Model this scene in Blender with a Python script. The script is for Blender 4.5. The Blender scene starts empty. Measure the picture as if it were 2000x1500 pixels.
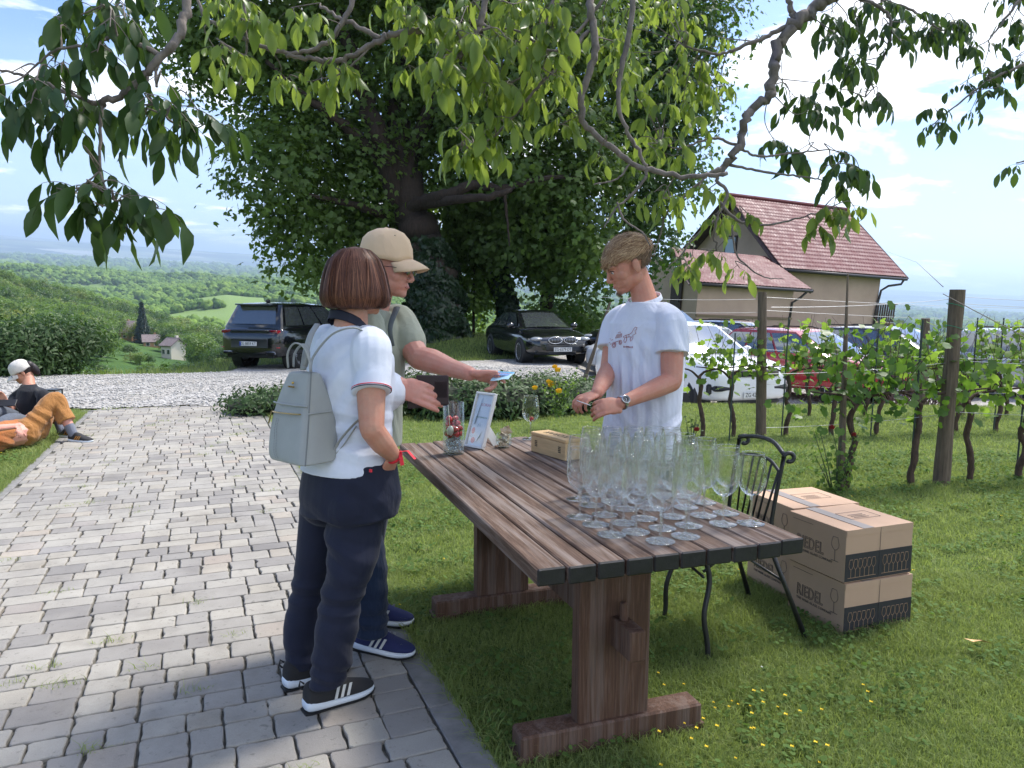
import bpy, bmesh, math, random
import numpy as np
from mathutils import Vector, Matrix, Quaternion, noise as mnoise
random.seed(7); RNG = np.random.default_rng(7)
scene = bpy.context.scene
PI = math.pi
# ---------------------------------------------------------------- camera
FPX, CAMH = 1450.0, 1.45
PITCH, ROLL = math.radians(5.8), math.radians(0.4)
cam_d = bpy.data.cameras.new('camera'); cam = bpy.data.objects.new('camera', cam_d)
scene.collection.objects.link(cam); scene.camera = cam
cam_d.sensor_width = 36.0; cam_d.lens = FPX / 2000 * 36; cam_d.clip_start = 0.05; cam_d.clip_end = 60000
cam.location = (0, 0, CAMH)
CR = Matrix.Rotation(PI/2 - PITCH, 3, 'X') @ Matrix.Rotation(ROLL, 3, 'Z')
cam.rotation_euler = CR.to_euler()
def ray(x, y): return CR @ Vector(((x-1000)/FPX, (750-y)/FPX, -1))
CAM = Vector((0, 0, CAMH))
def P(x, y, d): return CAM + d*ray(x, y)                 # surveyed point: bearing x, y at depth d metres
def G(x, y, z=0.0):
    v = ray(x, y); return CAM + v*((z-CAMH)/v.z)
ZG = ray(2000, 585).cross(ray(0, 465)).normalized()      # plumb direction of the far country (our lawn itself slopes)
if ZG.z < 0: ZG = -ZG
XG = ray(1000, 525).cross(ZG).normalized(); YG = ZG.cross(XG).normalized()
GM = Matrix((XG, YG, ZG)).transposed()
def GP(x, y, z): return CAM + XG*x + YG*y + ZG*z         # metres in the plumb frame, origin at eye height
# ---------------------------------------------------------------- light and sky
SUN_EL, SUN_AZ = math.radians(58), math.radians(50)      # azimuth from +Y towards +X
SUN_STR, SUN_ANG, SKY_STR, EXPO = 2.6, 10.0, 0.142, 1.2
sd = Vector((math.cos(SUN_EL)*math.sin(SUN_AZ), math.cos(SUN_EL)*math.cos(SUN_AZ), math.sin(SUN_EL)))
sun_d = bpy.data.lights.new('sun', 'SUN'); sun = bpy.data.objects.new('sun', sun_d)
scene.collection.objects.link(sun); sun_d.energy = SUN_STR; sun_d.angle = math.radians(SUN_ANG); sun_d.color = (1, .95, .87)
sun.rotation_euler = sd.to_track_quat('Z', 'Y').to_euler(); sun.location = (6, 6, 20)
scene.view_settings.view_transform = 'Standard'; scene.view_settings.look = 'None'
scene.view_settings.exposure = EXPO; scene.view_settings.gamma = 1
scene.cycles.max_bounces = 10; scene.cycles.diffuse_bounces = 3; scene.cycles.glossy_bounces = 3
scene.cycles.transmission_bounces = 10; scene.cycles.transparent_max_bounces = 24; scene.cycles.volume_bounces = 0
scene.cycles.caustics_reflective = False; scene.cycles.caustics_refractive = False
scene.cycles.use_denoising = True
try: scene.cycles.denoiser = 'OPENIMAGEDENOISE'
except Exception: pass
class NT:
    """tiny helper to write node trees"""
    def __init__(s, tree): s.t = tree; s.t.nodes.clear()
    def n(s, typ, ins=None, **kw):
        nd = s.t.nodes.new(typ)
        for k, v in kw.items(): setattr(nd, k, v)
        for k, v in (ins or {}).items(): s.set(nd, k, v)
        return nd
    def set(s, nd, k, v):
        sock = nd.inputs[k]
        if isinstance(v, bpy.types.NodeSocket): s.t.links.new(v, sock)
        elif isinstance(v, bpy.types.Node): s.t.links.new(v.outputs[0], sock)
        elif isinstance(v, (tuple, list)) and len(v) == 3 and sock.type == 'RGBA': sock.default_value = (*v, 1)
        else: sock.default_value = v
    def noise(s, vec, scale, detail=3, rough=.55, dist=0):
        return s.n('ShaderNodeTexNoise', {'Vector': vec, 'Scale': scale, 'Detail': detail, 'Roughness': rough, 'Distortion': dist}).outputs['Fac']
    def ramp(s, fac, stops):
        r = s.n('ShaderNodeValToRGB', {'Fac': fac}); e = r.color_ramp.elements
        while len(e) < len(stops): e.new(.5)
        for el, (p, c) in zip(e, stops):
            el.position = p; el.color = (*c, 1) if len(c) == 3 else c
        return r.outputs['Color']
    def mix(s, fac, a, b, mode='MIX'):
        m = s.n('ShaderNodeMix', data_type='RGBA', blend_type=mode)
        for i, v in ((0, fac), (6, a), (7, b)):
            if isinstance(v, bpy.types.NodeSocket): s.t.links.new(v, m.inputs[i])
            elif isinstance(v, (tuple, list)): m.inputs[i].default_value = (*v[:3], 1)
            else: m.inputs[i].default_value = v
        return m.outputs[2]
    def math(s, op, a, b=0.0, clamp=False):
        m = s.n('ShaderNodeMath', operation=op, use_clamp=clamp)
        for i, v in ((0, a), (1, b)):
            if isinstance(v, bpy.types.NodeSocket): s.t.links.new(v, m.inputs[i])
            else: m.inputs[i].default_value = v
        return m.outputs[0]
    def maprange(s, v, a, b, c=0, d=1):
        m = s.n('ShaderNodeMapRange', {'Value': v, 'From Min': a, 'From Max': b, 'To Min': c, 'To Max': d}); return m.outputs[0]
def rgb(*v):                                             # sRGB 0-255 -> linear
    return tuple(((c/255)/12.92 if c/255 <= .04045 else (((c/255)+.055)/1.055)**2.4) for c in v)
world = bpy.data.worlds.new('World'); scene.world = world; world.use_nodes = True
W = NT(world.node_tree)
sky = W.n('ShaderNodeTexSky', sky_type='NISHITA'); sky.sun_disc = False
sky.sun_elevation = SUN_EL; sky.sun_rotation = SUN_AZ; sky.air_density = 1.0; sky.dust_density = 1.3; sky.ozone_density = 1.5
tc = W.n('ShaderNodeTexCoord').outputs['Generated']
sp = W.n('ShaderNodeSeparateXYZ', {0: tc})
zc = W.math('ADD', W.math('MULTIPLY', sp.outputs[2], .997), W.math('ADD', W.math('MULTIPLY', sp.outputs[0], ZG.x), W.math('MULTIPLY', sp.outputs[1], ZG.y)))
zz = W.math('ADD', W.math('MAXIMUM', zc, 0.0), 0.16)     # clouds flatten towards the horizon
cv = W.n('ShaderNodeCombineXYZ', {0: W.math('DIVIDE', sp.outputs[0], zz), 1: W.math('DIVIDE', sp.outputs[1], zz), 2: .37}).outputs[0]
n1 = W.noise(cv, 1.5, 9, .6, .3)
n2 = W.noise(cv, .45, 2, .5)
cm = W.math('ADD', W.math('MULTIPLY', n1, .72), W.math('MULTIPLY', n2, .34))
mask = W.maprange(cm, .552, .615, 0, .95)
hz = W.maprange(zc, .0, .25, .8, 0)                     # thin milky veil low in the sky
veil = W.noise(cv, .8, 4, .6)
shade = W.noise(W.n('ShaderNodeVectorMath', {0: cv, 1: (.09, .13, 0)}, operation='ADD').outputs[0], 1.9, 6, .6)
ccol = W.ramp(shade, [(.3, (3.9, 4.3, 5.0)), (.62, (6.2, 6.3, 6.5))])
base = W.mix(W.math('MULTIPLY', hz, .8), W.mix(1.0, sky.outputs[0], (.56, .64, .80), 'MULTIPLY'), (2.7, 3.3, 4.0))
base = W.mix(W.maprange(veil, .45, .75, 0, .22), base, (3.3, 3.9, 4.6))
fin = W.mix(mask, base, ccol)
bg = W.n('ShaderNodeBackground', {'Color': fin, 'Strength': SKY_STR})
W.n('ShaderNodeOutputWorld', {'Surface': bg})
# ---------------------------------------------------------------- mesh helpers
COL = scene.collection
class MB:
    """collects shapes and links them as ONE mesh object"""
    def __init__(s): s.v = []; s.f = []; s.m = []; s.n = 0; s.uv = None
    def add(s, verts, faces, mat=0):
        verts = np.asarray(verts, dtype=float).reshape(-1, 3)
        k = s.n; s.v.append(verts); s.n += len(verts)
        for f in faces: s.f.append(tuple(int(i)+k for i in f)); s.m.append(mat)
        return s
    def box(s, c, size, rot=None, mat=0, bev=0.0):
        x, y, z = [q/2 for q in size]
        if bev > 0:
            b = min(bev, x*.9, y*.9, z*.9); vs = []; fs = []
            # chamfered box: 24 verts
            idx = {}
            for sx in (-1, 1):
                for sy in (-1, 1):
                    for sz in (-1, 1):
                        for ax in range(3):
                            p = [sx*(x-b), sy*(y-b), sz*(z-b)]; p[ax] = (sx*x, sy*y, sz*z)[ax]
                            idx[(sx, sy, sz, ax)] = len(vs); vs.append(p)
            for sx in (-1, 1):
                q = [idx[(sx, a, b_, 0)] for a, b_ in ((-1, -1), (1, -1), (1, 1), (-1, 1))]; fs.append(q if sx > 0 else q[::-1])
                q = [idx[(a, sx, b_, 1)] for a, b_ in ((-1, -1), (-1, 1), (1, 1), (1, -1))]; fs.append(q if sx > 0 else q[::-1])
                q = [idx[(a, b_, sx, 2)] for a, b_ in ((-1, -1), (1, -1), (1, 1), (-1, 1))]; fs.append(q if sx > 0 else q[::-1])
            for a in (-1, 1):
                for b_ in (-1, 1):
                    fs.append([idx[(a, b_, -1, 0)], idx[(a, b_, 1, 0)], idx[(a, b_, 1, 1)], idx[(a, b_, -1, 1)]])
                    fs.append([idx[(a, -1, b_, 0)], idx[(a, 1, b_, 0)], idx[(a, 1, b_, 2)], idx[(a, -1, b_, 2)]])
                    fs.append([idx[(-1, a, b_, 1)], idx[(1, a, b_, 1)], idx[(1, a, b_, 2)], idx[(-1, a, b_, 2)]])
            for a in (-1, 1):
                for b_ in (-1, 1):
                    for c_ in (-1, 1): fs.append([idx[(a, b_, c_, 0)], idx[(a, b_, c_, 1)], idx[(a, b_, c_, 2)]])
            vs = np.array(vs)
        else:
            vs = np.array([[i*x, j*y, k*z] for i in (-1, 1) for j in (-1, 1) for k in (-1, 1)])
            fs = [(0, 1, 3, 2), (4, 6, 7, 5), (0, 4, 5, 1), (2, 3, 7, 6), (0, 2, 6, 4), (1, 5, 7, 3)]
        if rot is not None: vs = vs @ np.array(rot).T[:3, :3] if np.array(rot).shape[0] == 3 else vs
        return s.add(vs + np.array(c), fs, mat)
    def tube(s, pts, rad, seg=8, mat=0, cap=True, flat=None):
        pts = np.array([list(p) for p in pts], dtype=float); n = len(pts)
        rad = np.full(n, rad) if np.isscalar(rad) else np.array(rad, dtype=float)
        T = np.gradient(pts, axis=0); T /= np.linalg.norm(T, axis=1)[:, None] + 1e-12
        up = np.array([0, 0, 1.]) if abs(T[0][2]) < .9 else np.array([1., 0, 0])
        N = np.cross(T[0], up); N /= np.linalg.norm(N); a = np.linspace(0, 2*PI, seg, endpoint=False)
        vs = []
        for i in range(n):
            N = N - T[i]*np.dot(N, T[i]); N /= np.linalg.norm(N) + 1e-12; B = np.cross(T[i], N)
            rx, ry = (rad[i], rad[i]) if flat is None else (rad[i], rad[i]*flat)
            vs.append(pts[i] + rx*np.cos(a)[:, None]*N + ry*np.sin(a)[:, None]*B)
        fs = [(i*seg+j, i*seg+(j+1) % seg, (i+1)*seg+(j+1) % seg, (i+1)*seg+j) for i in range(n-1) for j in range(seg)]
        if cap: fs += [tuple(range(seg))[::-1], tuple((n-1)*seg+j for j in range(seg))]
        return s.add(np.concatenate(vs), fs, mat)
    def loft(s, rings, mat=0, cap=True, close=True):
        m = len(rings[0]); n = len(rings)
        fs = [(i*m+j, i*m+(j+1) % m, (i+1)*m+(j+1) % m, (i+1)*m+j) for i in range(n-1) for j in range(m if close else m-1)]
        if cap: fs += [tuple(range(m))[::-1], tuple((n-1)*m+j for j in range(m))]
        return s.add(np.concatenate([np.array([list(q) for q in r_]) for r_ in rings]), fs, mat)
    def lathe(s, prof, c=(0, 0, 0), seg=24, mat=0, rot=None, cap=False):
        a = np.linspace(0, 2*PI, seg, endpoint=False); rs = []
        for r_, z in prof: rs.append(np.stack([r_*np.cos(a), r_*np.sin(a), np.full(seg, z)], 1))
        V = np.concatenate(rs)
        if rot is not None: V = V @ np.array(rot).T
        V = V + np.array(c); m = seg
        fs = [(i*m+j, i*m+(j+1) % m, (i+1)*m+(j+1) % m, (i+1)*m+j) for i in range(len(prof)-1) for j in range(m)]
        if cap: fs += [tuple(range(m))[::-1], tuple((len(prof)-1)*m+j for j in range(m))]
        return s.add(V, fs, mat)
    def ball(s, c, r_, seg=16, rings=10, mat=0, rot=None):
        r_ = np.array([r_]*3 if np.isscalar(r_) else r_)
        th = np.linspace(0.02, PI-.02, rings); a = np.linspace(0, 2*PI, seg, endpoint=False)
        V = np.concatenate([np.stack([math.sin(t)*np.cos(a), math.sin(t)*np.sin(a), np.full(seg, math.cos(t))], 1) for t in th])*r_
        if rot is not None: V = V @ np.array(rot).T
        m = seg; fs = [(i*m+j, (i+1)*m+j, (i+1)*m+(j+1) % m, i*m+(j+1) % m) for i in range(rings-1) for j in range(m)]
        fs += [tuple(range(m)), tuple((rings-1)*m+j for j in range(m))[::-1]]
        return s.add(V + np.array(c), fs, mat)
    def prism(s, poly, d0, d1, M=None, mat=0):
        """2-D outline (x, y) pushed from d0 to d1 along z, then placed by the 4x4 M"""
        n = len(poly); V = np.array([[x, y, d0] for x, y in poly] + [[x, y, d1] for x, y in poly])
        if M is not None:
            Mn = np.array(M); V = V @ Mn[:3, :3].T + Mn[:3, 3]
        fs = [tuple(range(n))[::-1], tuple(range(n, 2*n))] + [(i, (i+1) % n, n+(i+1) % n, n+i) for i in range(n)]
        return s.add(V, fs, mat)
    def quad(s, a, b, c, d, mat=0): return s.add([list(a), list(b), list(c), list(d)], [(0, 1, 2, 3)], mat)
    def build(s, name, mats, parent=None, smooth=False, loc=None, angle=None):
        V = np.concatenate(s.v) if s.v else np.zeros((0, 3))
        me = bpy.data.meshes.new(name); me.from_pydata(V.tolist(), [], s.f)
        if not isinstance(mats, (list, tuple)): mats = [mats]
        for m in mats: me.materials.append(m)
        if len(mats) > 1: me.polygons.foreach_set('material_index', s.m)
        if smooth: me.polygons.foreach_set('use_smooth', [True]*len(me.polygons))
        me.update(); o = bpy.data.objects.new(name, me); COL.objects.link(o)
        if parent is not None: o.parent = parent
        if loc is not None: o.location = loc
        if smooth and angle: auto_smooth(me, angle)
        return o
def auto_smooth(me, deg):
    bm = bmesh.new(); bm.from_mesh(me); t = math.radians(deg)
    for e in bm.edges:
        if len(e.link_faces) == 2 and e.calc_face_angle(0) > t: e.smooth = False
    bm.to_mesh(me); bm.free()
def fast_mesh(name, V, F, mats, parent=None, smooth=False, mi=None):
    """big meshes straight from numpy: F is (n,3) or (n,4)"""
    me = bpy.data.meshes.new(name); k = F.shape[1]
    me.vertices.add(len(V)); me.vertices.foreach_set('co', np.asarray(V, dtype=np.float32).ravel())
    me.loops.add(F.size); me.loops.foreach_set('vertex_index', F.astype(np.int32).ravel())
    me.polygons.add(len(F)); me.polygons.foreach_set('loop_start', np.arange(0, F.size, k, dtype=np.int32))
    if smooth: me.polygons.foreach_set('use_smooth', np.ones(len(F), dtype=bool))
    if mi is not None: me.polygons.foreach_set('material_index', np.asarray(mi, dtype=np.int32))
    for m in (mats if isinstance(mats, (list, tuple)) else [mats]): me.materials.append(m)
    me.update(calc_edges=True); me.validate(); o = bpy.data.objects.new(name, me); COL.objects.link(o)
    if parent is not None: o.parent = parent
    return o
def thing(name, label, cat, loc=(0, 0, 0), rz=0.0, group=None):
    o = bpy.data.objects.new(name, None); COL.objects.link(o); o.location = loc; o.rotation_euler = (0, 0, rz)
    o.empty_display_size = .1
    return tag(o, label, cat, group)
def tag(o, label=None, cat=None, group=None, kind=None):
    if label: o['label'] = label
    if cat: o['category'] = cat
    if group: o['group'] = group
    if kind: o['kind'] = kind
    return o
def copy_tree(o, parent=None):
    c = o.copy(); COL.objects.link(c); c.parent = parent
    for ch in list(o.children): copy_tree(ch, c)
    return c
def rotz(a): return np.array(Matrix.Rotation(a, 3, 'Z'))
def rot(a, ax): return np.array(Matrix.Rotation(a, 3, ax))
def align(d, up=(0, 0, 1)):
    """3x3 whose z column is d"""
    z = np.array(d, float); z /= np.linalg.norm(z); u = np.array(up, float)
    if abs(np.dot(u, z)) > .98: u = np.array([1., 0, 0])
    x = np.cross(u, z); x /= np.linalg.norm(x); y = np.cross(z, x)
    return np.stack([x, y, z], 1)
def spline(pts, n):
    """Catmull-Rom through pts, n samples"""
    p = np.array([list(q) for q in pts], float); p = np.vstack([2*p[0]-p[1], p, 2*p[-1]-p[-2]]); out = []
    for t in np.linspace(0, len(p)-3-1e-6, n):
        i = int(t); u = t-i; a, b, c, d = p[i:i+4]
        out.append(.5*((2*b)+(c-a)*u+(2*a-5*b+4*c-d)*u*u+(3*b-a-3*c+d)*u**3))
    return np.array(out)
# ---------------------------------------------------------------- materials
MATS = {}
def mat(name, color, rough=.6, var=.0, vscale=5.0, bump=.0, bscale=30.0, metal=0.0, coat=0.0, spec=.5, stretch=None,
        sss=0.0, trans=0.0, emis=None, sheen=0.0, dark=None, bdetail=4, spots=None, alpha=1.0):
    if name in MATS: return MATS[name]
    m = bpy.data.materials.new(name); m.use_nodes = True; t = NT(m.node_tree)
    co = t.n('ShaderNodeTexCoord').outputs['Object']
    vec = co
    if stretch: vec = t.n('ShaderNodeMapping', {'Vector': co, 'Scale': stretch}).outputs[0]
    b = t.n('ShaderNodeBsdfPrincipled', {'Base Color': color, 'Roughness': rough, 'Metallic': metal, 'Coat Weight': coat,
        'Specular IOR Level': spec, 'Subsurface Weight': sss, 'Transmission Weight': trans, 'Sheen Weight': sheen, 'Alpha': alpha})
    if sss: b.inputs['Subsurface Radius'].default_value = (.012, .005, .003); b.inputs['Subsurface Scale'].default_value = 1
    if var or dark or spots:
        nz = t.noise(vec, vscale, 5, .6); d = dark or tuple(c*(1-var) for c in color); l = tuple(min(1, c*(1+var)) for c in color)
        c = t.ramp(nz, [(.32, d), (.68, l)])
        if spots:
            sc, th, scol = spots; c = t.mix(t.maprange(t.noise(co, sc, 3, .6), th, th+.08), c, scol)
        t.set(b, 'Base Color', c)
        t.set(b, 'Roughness', t.maprange(t.noise(vec, vscale*2.3, 3), .3, .7, max(0, rough-.08), min(1, rough+.1)))
    if bump:
        bn = t.n('ShaderNodeBump', {'Height': t.noise(vec, bscale, bdetail, .6), 'Strength': 1.0, 'Distance': bump})
        t.set(b, 'Normal', bn)
    if emis: t.set(b, 'Emission Color', emis[0]); b.inputs['Emission Strength'].default_value = emis[1]
    t.n('ShaderNodeOutputMaterial', {'Surface': b}); MATS[name] = m; return m
def leaf_mat(name, col, col2, tcol, gloss=.45, tw=.45, isc=1.0, patch=.6):
    """leaf: two-tone by leaf island and by patch, light passes through"""
    if name in MATS: return MATS[name]
    m = bpy.data.materials.new(name); m.use_nodes = True; t = NT(m.node_tree)
    g = t.n('ShaderNodeNewGeometry'); co = t.n('ShaderNodeTexCoord').outputs['Object']
    ri = g.outputs['Random Per Island']; pn = t.noise(co, patch, 3, .6)
    f = t.math('ADD', t.math('MULTIPLY', ri, .6), t.maprange(pn, .3, .7, 0, .4), True)
    c = t.mix(f, col, col2); tc2 = t.mix(f, tcol, tuple(min(1, x*1.35) for x in tcol))
    b = t.n('ShaderNodeBsdfPrincipled', {'Base Color': c, 'Roughness': gloss, 'Specular IOR Level': .4})
    tr = t.n('ShaderNodeBsdfTranslucent', {'Color': tc2})
    mx = t.n('ShaderNodeMixShader', {0: tw, 1: b, 2: tr})
    t.n('ShaderNodeOutputMaterial', {'Surface': mx}); MATS[name] = m; return m
# ================================================================ GROUND
def sstep(a, b, x): t = np.clip((np.asarray(x, float)-a)/(b-a), 0, 1); return t*t*(3-2*t)
_ns = [(RNG.normal(size=2), RNG.uniform(0, 6.28)) for _ in range(24)]
def wav(x, y, wl, seed=0, n=6):
    s = 0
    for k in range(n):
        d, ph = _ns[(k+seed*5) % 24]; d = d/np.linalg.norm(d); f = 2*PI/wl*(1+.37*k)
        s = s + np.sin((x*d[0]+y*d[1])*f+ph+seed)/(1+.5*k)
    return s/3
def local_h(x, y):
    x = np.asarray(x, float); y = np.asarray(y, float)
    z = -.6*sstep(11.2, 13.6, y)*sstep(.8, 2.6, x-(y-12)*.05)*(1-sstep(19, 23, y)*(1-sstep(4, 8, x)))   # the car park lies lower
    z = z-.25*sstep(14, 20, y)*(1-sstep(-4, -1.5, x))-.06*sstep(14, 20, y)*sstep(-3, -1, x)*(1-sstep(.8, 2.6, x))
    z = z+.45*sstep(22, 27, y)*np.exp(-((x+2.5)/7)**2)   # mound under the big trees
    return z
RK = np.array([18, 26, 42, 70, 120, 250, 400, 650, 900, 1400, 2000, 3000, 6000, 12000, 15000, 22000.])
BX = np.array([-600, 0, 200, 450, 1000, 1500, 2000, 2600.])
ZK = np.array([  # height under eye level, plumb frame, rows = RK, cols = BX
 [-5.5, -4.6, -4.4, -4.2, -3, -2.4, -2.4, -2.4],
 [-8.0, -6.5, -6.3, -6.0, -4.5, -2.4, -2.4, -2.4],
 [-9.0, -8.5, -8.5, -9.5, -9.0, -2.5, -2.6, -2.6],
 [-11, -12.5, -14, -16, -18, -6, -6, -6],
 [-16, -19, -21, -24, -26, -14, -14, -14],
 [-20, -25, -27.5, -32, -34, -26, -26, -26],
 [-20, -27, -39, -49, -52, -38, -36, -34],
 [-48, -62, -64, -62, -64, -50, -46, -46],
 [-76, -78, -74, -52, -66, -60, -64, -60],
 [-98, -98, -92, -62, -80, -95, -98, -96],
 [-66, -70, -70, -74, -84, -110, -112, -110],
 [-140, -142, -142, -142, -142, -142, -142, -142],
 [-165]*8, [-170]*8, [-30, -25, -20, -35, -60, -70, -30, -30],
 [90, 60, 20, -50, -50, 0, 90, 60]])
def far_z(bx, r):
    lr = np.log(np.clip(r, RK[0], RK[-1])); lk = np.log(RK); c = np.empty((len(RK),)+np.shape(bx))
    for i in range(len(RK)): c[i] = np.interp(bx, BX, ZK[i])
    k = np.clip(np.searchsorted(lk, lr)-1, 0, len(RK)-2); t = (lr-lk[k])/(lk[k+1]-lk[k]); t = t*t*(3-2*t)
    a = np.take_along_axis(c, k[None], 0)[0]; b = np.take_along_axis(c, k[None]+1, 0)[0]
    return a+(b-a)*t
def edge_r(bx): return np.interp(bx, [-900, 0, 480, 700, 850, 1100, 1300, 2600], [16.5, 15.5, 24.5, 27, 31, 31, 25, 22])
def terrain(x, y):
    """local plan position -> world point on the land"""
    x = np.atleast_1d(np.asarray(x, float)); y = np.atleast_1d(np.asarray(y, float)); r = np.hypot(x, y)
    az = np.arctan2(x, y); bx = 1000+1450*np.tan(np.clip(az, -1.15, 1.15))
    zl = local_h(x, y); rd = np.maximum(r*np.cos(np.clip(az, -1.15, 1.15)), r*.4)
    z = far_z(bx, r)
    amp = np.clip((r-60)/400, 0, 1)*np.where(r > 2600, .5, 1)
    z = z+amp*(7*wav(x, y, 260, 1)+14*wav(x, y, 700, 2)*np.clip((r-500)/900, 0, 1))+np.where(r > 11000, 1, 0)*30*wav(x, y, 9000, 3)
    XYZ = np.array(CAM)+x[:, None]*np.array(XG)+y[:, None]*np.array(YG)+z[:, None]*np.array(ZG)
    L = np.stack([x, y, zl], 1); er = edge_r(bx)
    w = sstep(0, 1, (r-er)/(er*.28))[:, None]
    w = np.where((y < 1)[:, None], sstep(20, 40, r)[:, None], w)
    return L*(1-w)+XYZ*w
az = np.concatenate([np.linspace(-52, 52, 520), np.linspace(53, 307, 90)])*PI/180
rr = np.concatenate([[.4, 1, 2, 3.5, 5], np.linspace(6, 34, 57), np.geomspace(35, 24000, 150)])
A, Rr = np.meshgrid(az, rr); gx, gy = (Rr*np.sin(A)).ravel(), (Rr*np.cos(A)).ravel()
V = terrain(gx, gy); V = np.vstack([V, [[0, 0, 0]]]); na, nr = len(az), len(rr)
i, j = np.meshgrid(np.arange(nr-1), np.arange(na), indexing='ij'); j2 = (j+1) % na
F = np.stack([i*na+j, i*na+j2, (i+1)*na+j2, (i+1)*na+j], -1).reshape(-1, 4)
F = np.vstack([F, np.stack([np.full(na, len(V)-1), (np.arange(na)+1) % na, np.arange(na), np.arange(na)], 1)])[:, ::-1]
F = F[:-na]                                               # (centre closed by a fan below)
me_f = F
gm = bpy.data.materials.new('land'); gm.use_nodes = True; t = NT(gm.node_tree)
co = t.n('ShaderNodeTexCoord').outputs['Object']; sx = t.n('ShaderNodeSeparateXYZ', {0: co})
near = t.ramp(t.noise(co, 9, 6, .7), [(.3, (.04, .055, .016)), (.5, (.10, .145, .036)), (.72, (.2, .21, .085))])
wood = t.ramp(t.noise(co, .035, 8, .65), [(.35, (.04, .085, .025)), (.65, (.09, .16, .04))])
fld = t.noise(co, .0042, 3, .6, .6)
rows = t.n('ShaderNodeTexWave', {'Vector': co, 'Scale': .12, 'Distortion': 2.5, 'Detail': 2}, wave_type='BANDS').outputs['Fac']
field = t.mix(rows, (.12, .20, .055), (.20, .27, .09)); field = t.mix(t.maprange(t.noise(co, .012, 2), .6, .68), field, (.33, .27, .15))
land = t.mix(t.maprange(fld, .53, .56), wood, field)
vor = t.n('ShaderNodeTexVoronoi', {'Vector': t.n('ShaderNodeMapping', {'Vector': co, 'Scale': (.0011, .0028, .001)}).outputs[0], 'Scale': 1.0})
plain = t.ramp(t.n('ShaderNodeSeparateColor', {0: vor.outputs['Color']}).outputs[0], [(.35, (.03, .06, .03)), (.6, (.10, .15, .06)), (.9, (.22, .24, .13)), (1, (.4, .4, .36))])
far = t.maprange(sx.outputs[1], 2700, 3300)
land = t.mix(far, land, plain)
c = t.mix(t.maprange(sx.outputs[1], 28, 60), near, land)
b = t.n('ShaderNodeBsdfPrincipled', {'Base Color': c, 'Roughness': .95, 'Specular IOR Level': .1,
    'Normal': t.n('ShaderNodeBump', {'Height': t.noise(co, 14, 6, .7), 'Distance': .03})})
t.n('ShaderNodeOutputMaterial', {'Surface': b})
ground = fast_mesh('ground', V, np.vstack([F, np.stack([np.full(na, len(V)-1), (np.arange(na)+1) % na, np.arange(na), np.arange(na)], 1)[:, [0, 1, 2, 2]]])[:, :4] if False else F, gm, smooth=True)
tag(ground, kind='structure')
# ---- water of the river plain, seen as pale slivers
wm = mat('water', (.35, .42, .45), rough=.05, spec=.8)
# ---------------------------------------------------------------- paved path
PD = np.array([-math.sin(math.radians(22.6)), math.cos(math.radians(22.6))])   # along
PN = np.array([PD[1], -PD[0]])                                                  # to the right
K0 = np.array([-.22, 2.357])                                                    # a point of the right edge
PWID = 2.12
def path_pt(u, v, z=0.0):   # u metres right of left edge, v metres along from K0
    q = K0+PN*(u-PWID)+PD*v; return (q[0], q[1], z)
stone = bpy.data.materials.new('paver_concrete'); stone.use_nodes = True; t = NT(stone.node_tree)
co = t.n('ShaderNodeTexCoord').outputs['Object']; ri = t.n('ShaderNodeNewGeometry').outputs['Random Per Island']
c = t.ramp(ri, [(.0, rgb(124, 121, 118)), (.2, rgb(140, 136, 131)), (.45, rgb(154, 150, 142)), (.72, rgb(163, 158, 148)), (.88, rgb(156, 150, 138)), (.96, rgb(164, 152, 138)), (1, rgb(132, 129, 129))])
c = t.mix(t.maprange(t.noise(co, 7, 4, .6), .42, .75, 0, .38), c, rgb(118, 114, 110))
c = t.mix(t.maprange(t.noise(co, 260, 3, .7), .35, .65, .0, .3), c, rgb(105, 100, 96))
c = t.mix(t.maprange(t.noise(co, 2.2, 3, .6), .35, .7, 0, .22), c, rgb(205, 201, 190)); c = t.mix(t.maprange(t.noise(co, 1.3, 6, .75), .52, .70, 0, .40), c, rgb(104, 98, 88)); c = t.mix(t.maprange(t.noise(co, 34, 4, .7), .60, .70, 0, .5), c, rgb(88, 84, 78))
b = t.n('ShaderNodeBsdfPrincipled', {'Base Color': c, 'Roughness': .88, 'Specular IOR Level': .25,
    'Normal': t.n('ShaderNodeBump', {'Height': t.noise(co, 210, 4, .7), 'Distance': .0016})})
t.n('ShaderNodeOutputMaterial', {'Surface': b})
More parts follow.
